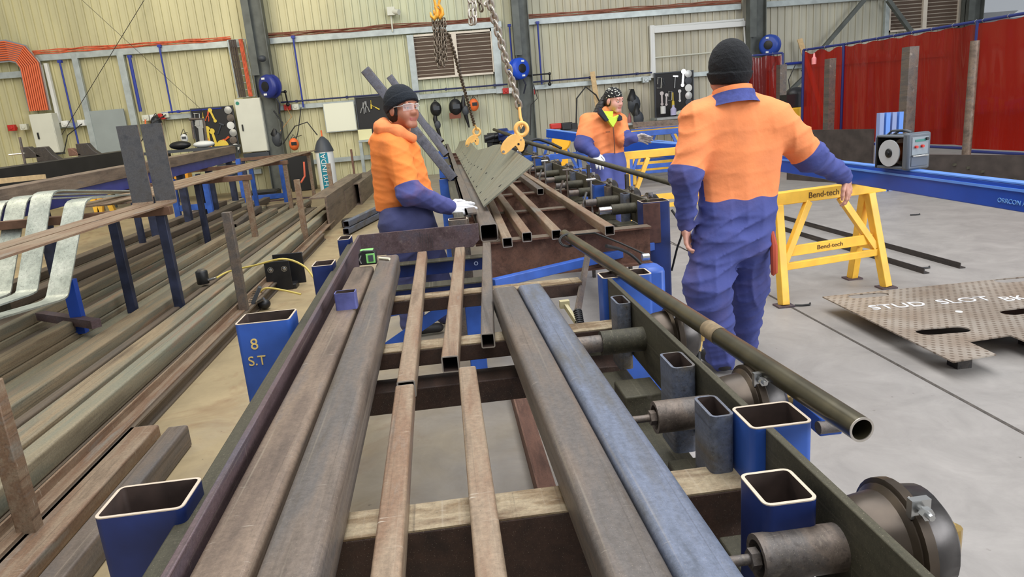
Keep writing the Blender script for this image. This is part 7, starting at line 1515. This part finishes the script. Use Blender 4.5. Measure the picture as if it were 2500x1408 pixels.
m, N, L, b = new_mat('bandana_print'); tc = N.new('ShaderNodeTexCoord'); vo = N.new('ShaderNodeTexVoronoi'); vo.inputs['Scale'].default_value = 48; L.new(tc.outputs['Object'], vo.inputs['Vector']); mr = N.new('ShaderNodeMapRange'); mr.inputs[1].default_value = .30; mr.inputs[2].default_value = .36; mr.inputs[3].default_value = 1; mr.inputs[4].default_value = 0; L.new(vo.outputs['Distance'], mr.inputs[0]); mx = N.new('ShaderNodeMix'); mx.data_type = 'RGBA'; mx.inputs[6].default_value = C(24, 24, 24); mx.inputs[7].default_value = C(210, 210, 196); L.new(mr.outputs[0], mx.inputs[0]); L.new(mx.outputs[2], b.inputs['Base Color']); b.inputs['Roughness'].default_value = .9
v, f = sdf_net(lambda Q: np.maximum(ell(Q, (0, -.014, .050), (.084, .104, .094))-folds(Q, .001, 50, 1), -(Q[:, 2]-.040-.22*Q[:, 1])), (-.11, -.15, -.02), (.11, .11, .17), .005); mesh_obj('bandana', to_world(v, HB), f, m, BM)
v, f = sdf_net(lambda Q: np.maximum(ell(Q, (0, -.030, .010), (.082, .088, .085)), Q[:, 1]-.012), (-.11, -.14, -.1), (.11, .05, .12), .006); mesh_obj('hair', to_world(v, HB), f, plain('hair_black2', C(20, 16, 15), .6), BM)
hp = [('c', lw((0, -.10, .03), HB), pt(1466, 262, .02), .045, .05), ('c', pt(1466, 262, .02), pt(1445, 290, -.02), .05, .022)]; lo, hi = bnd(hp); v, f = sdf_net(lambda Q: union(Q, hp, .03)-folds(Q, .006, 70, 9), lo, hi, .008); mesh_obj('ponytail', v, f, plain('hair_black3', C(22, 17, 16), .5), BM)
HIV = plain('hi_vis_yellow', C(206, 236, 70), .7)
collar(HB, BM, HIV, (0, -.035), .088, .085, -.175, -.100, 1.1, 'shirt_collar', front_open=.5, tilt=-.1)
def patch(pts, y, t, mat, nm):
    q = [P(*p, y=y) for p in pts]; n = len(q); m_ = MB(); m_.add(q+[v+V((0, t, 0)) for v in q], [tuple(range(n)), tuple(range(2*n-1, n-1, -1))]+[(i, n+i, n+(i+1) % n, (i+1) % n) for i in range(n)]); return m_.obj(nm, mat, BM, bevel=.004)
patch([(1470, 266), (1486, 283), (1500, 286), (1513, 280), (1508, 292), (1497, 311), (1486, 296)], Y-.205, .10, HIV, 'shirt_front')
CB = plain('collar_black', C(36, 40, 52), .8)
patch([(1462, 262), (1469, 264), (1487, 293), (1480, 297), (1462, 277)], Y-.225, .08, CB, 'collar_flap')
patch([(1513, 279), (1519, 284), (1520, 293), (1511, 296), (1508, 290)], Y-.225, .06, CB, 'collar_flap')
m_ = MB(); m_.sweep([P(1497, 310, y=Y-.20), P(1500, 345, y=Y-.185), P(1501, 376, y=Y-.17)], .006, 6); m_.obj('zip', plain('zip_brown', C(110, 70, 50), .5), BM)
m_ = MB(); c = P(1484, 322, y=Y-.165); m_.box(c, (.045, .02, .012)); m_.obj('chest_tag', plain('tag_brown', C(130, 70, 30), .6), BM)
hp = hand_prims(wr-V((.01, 0, 0)), (.35, -.35, -.7), (.6, .3, .4), (-.4, -.8, .5), .35, 1.15, .16, .0125); hp.insert(0, ('c', wr-(wr-el).normalized()*.02, wr+V((.01, -.01, 0)), .036, .038)); v, f = hand_mesh(hp, .005); mesh_obj('glove', v, f, GLV, BM)
hp = hand_prims(w2_, (.92, -.1, -.18), (.1, -.5, .5), (-.1, .2, .9), .22, 1.15, .16, .0125); hp.insert(0, ('c', w2_-(w2_-e2).normalized()*.02, w2_+V((.01, 0, 0)), .034, .038)); v, f = hand_mesh(hp, .005); mesh_obj('glove', v, f, plain('glove_dirty', C(170, 160, 156), .8, 0, .5, 14, .3), BM)
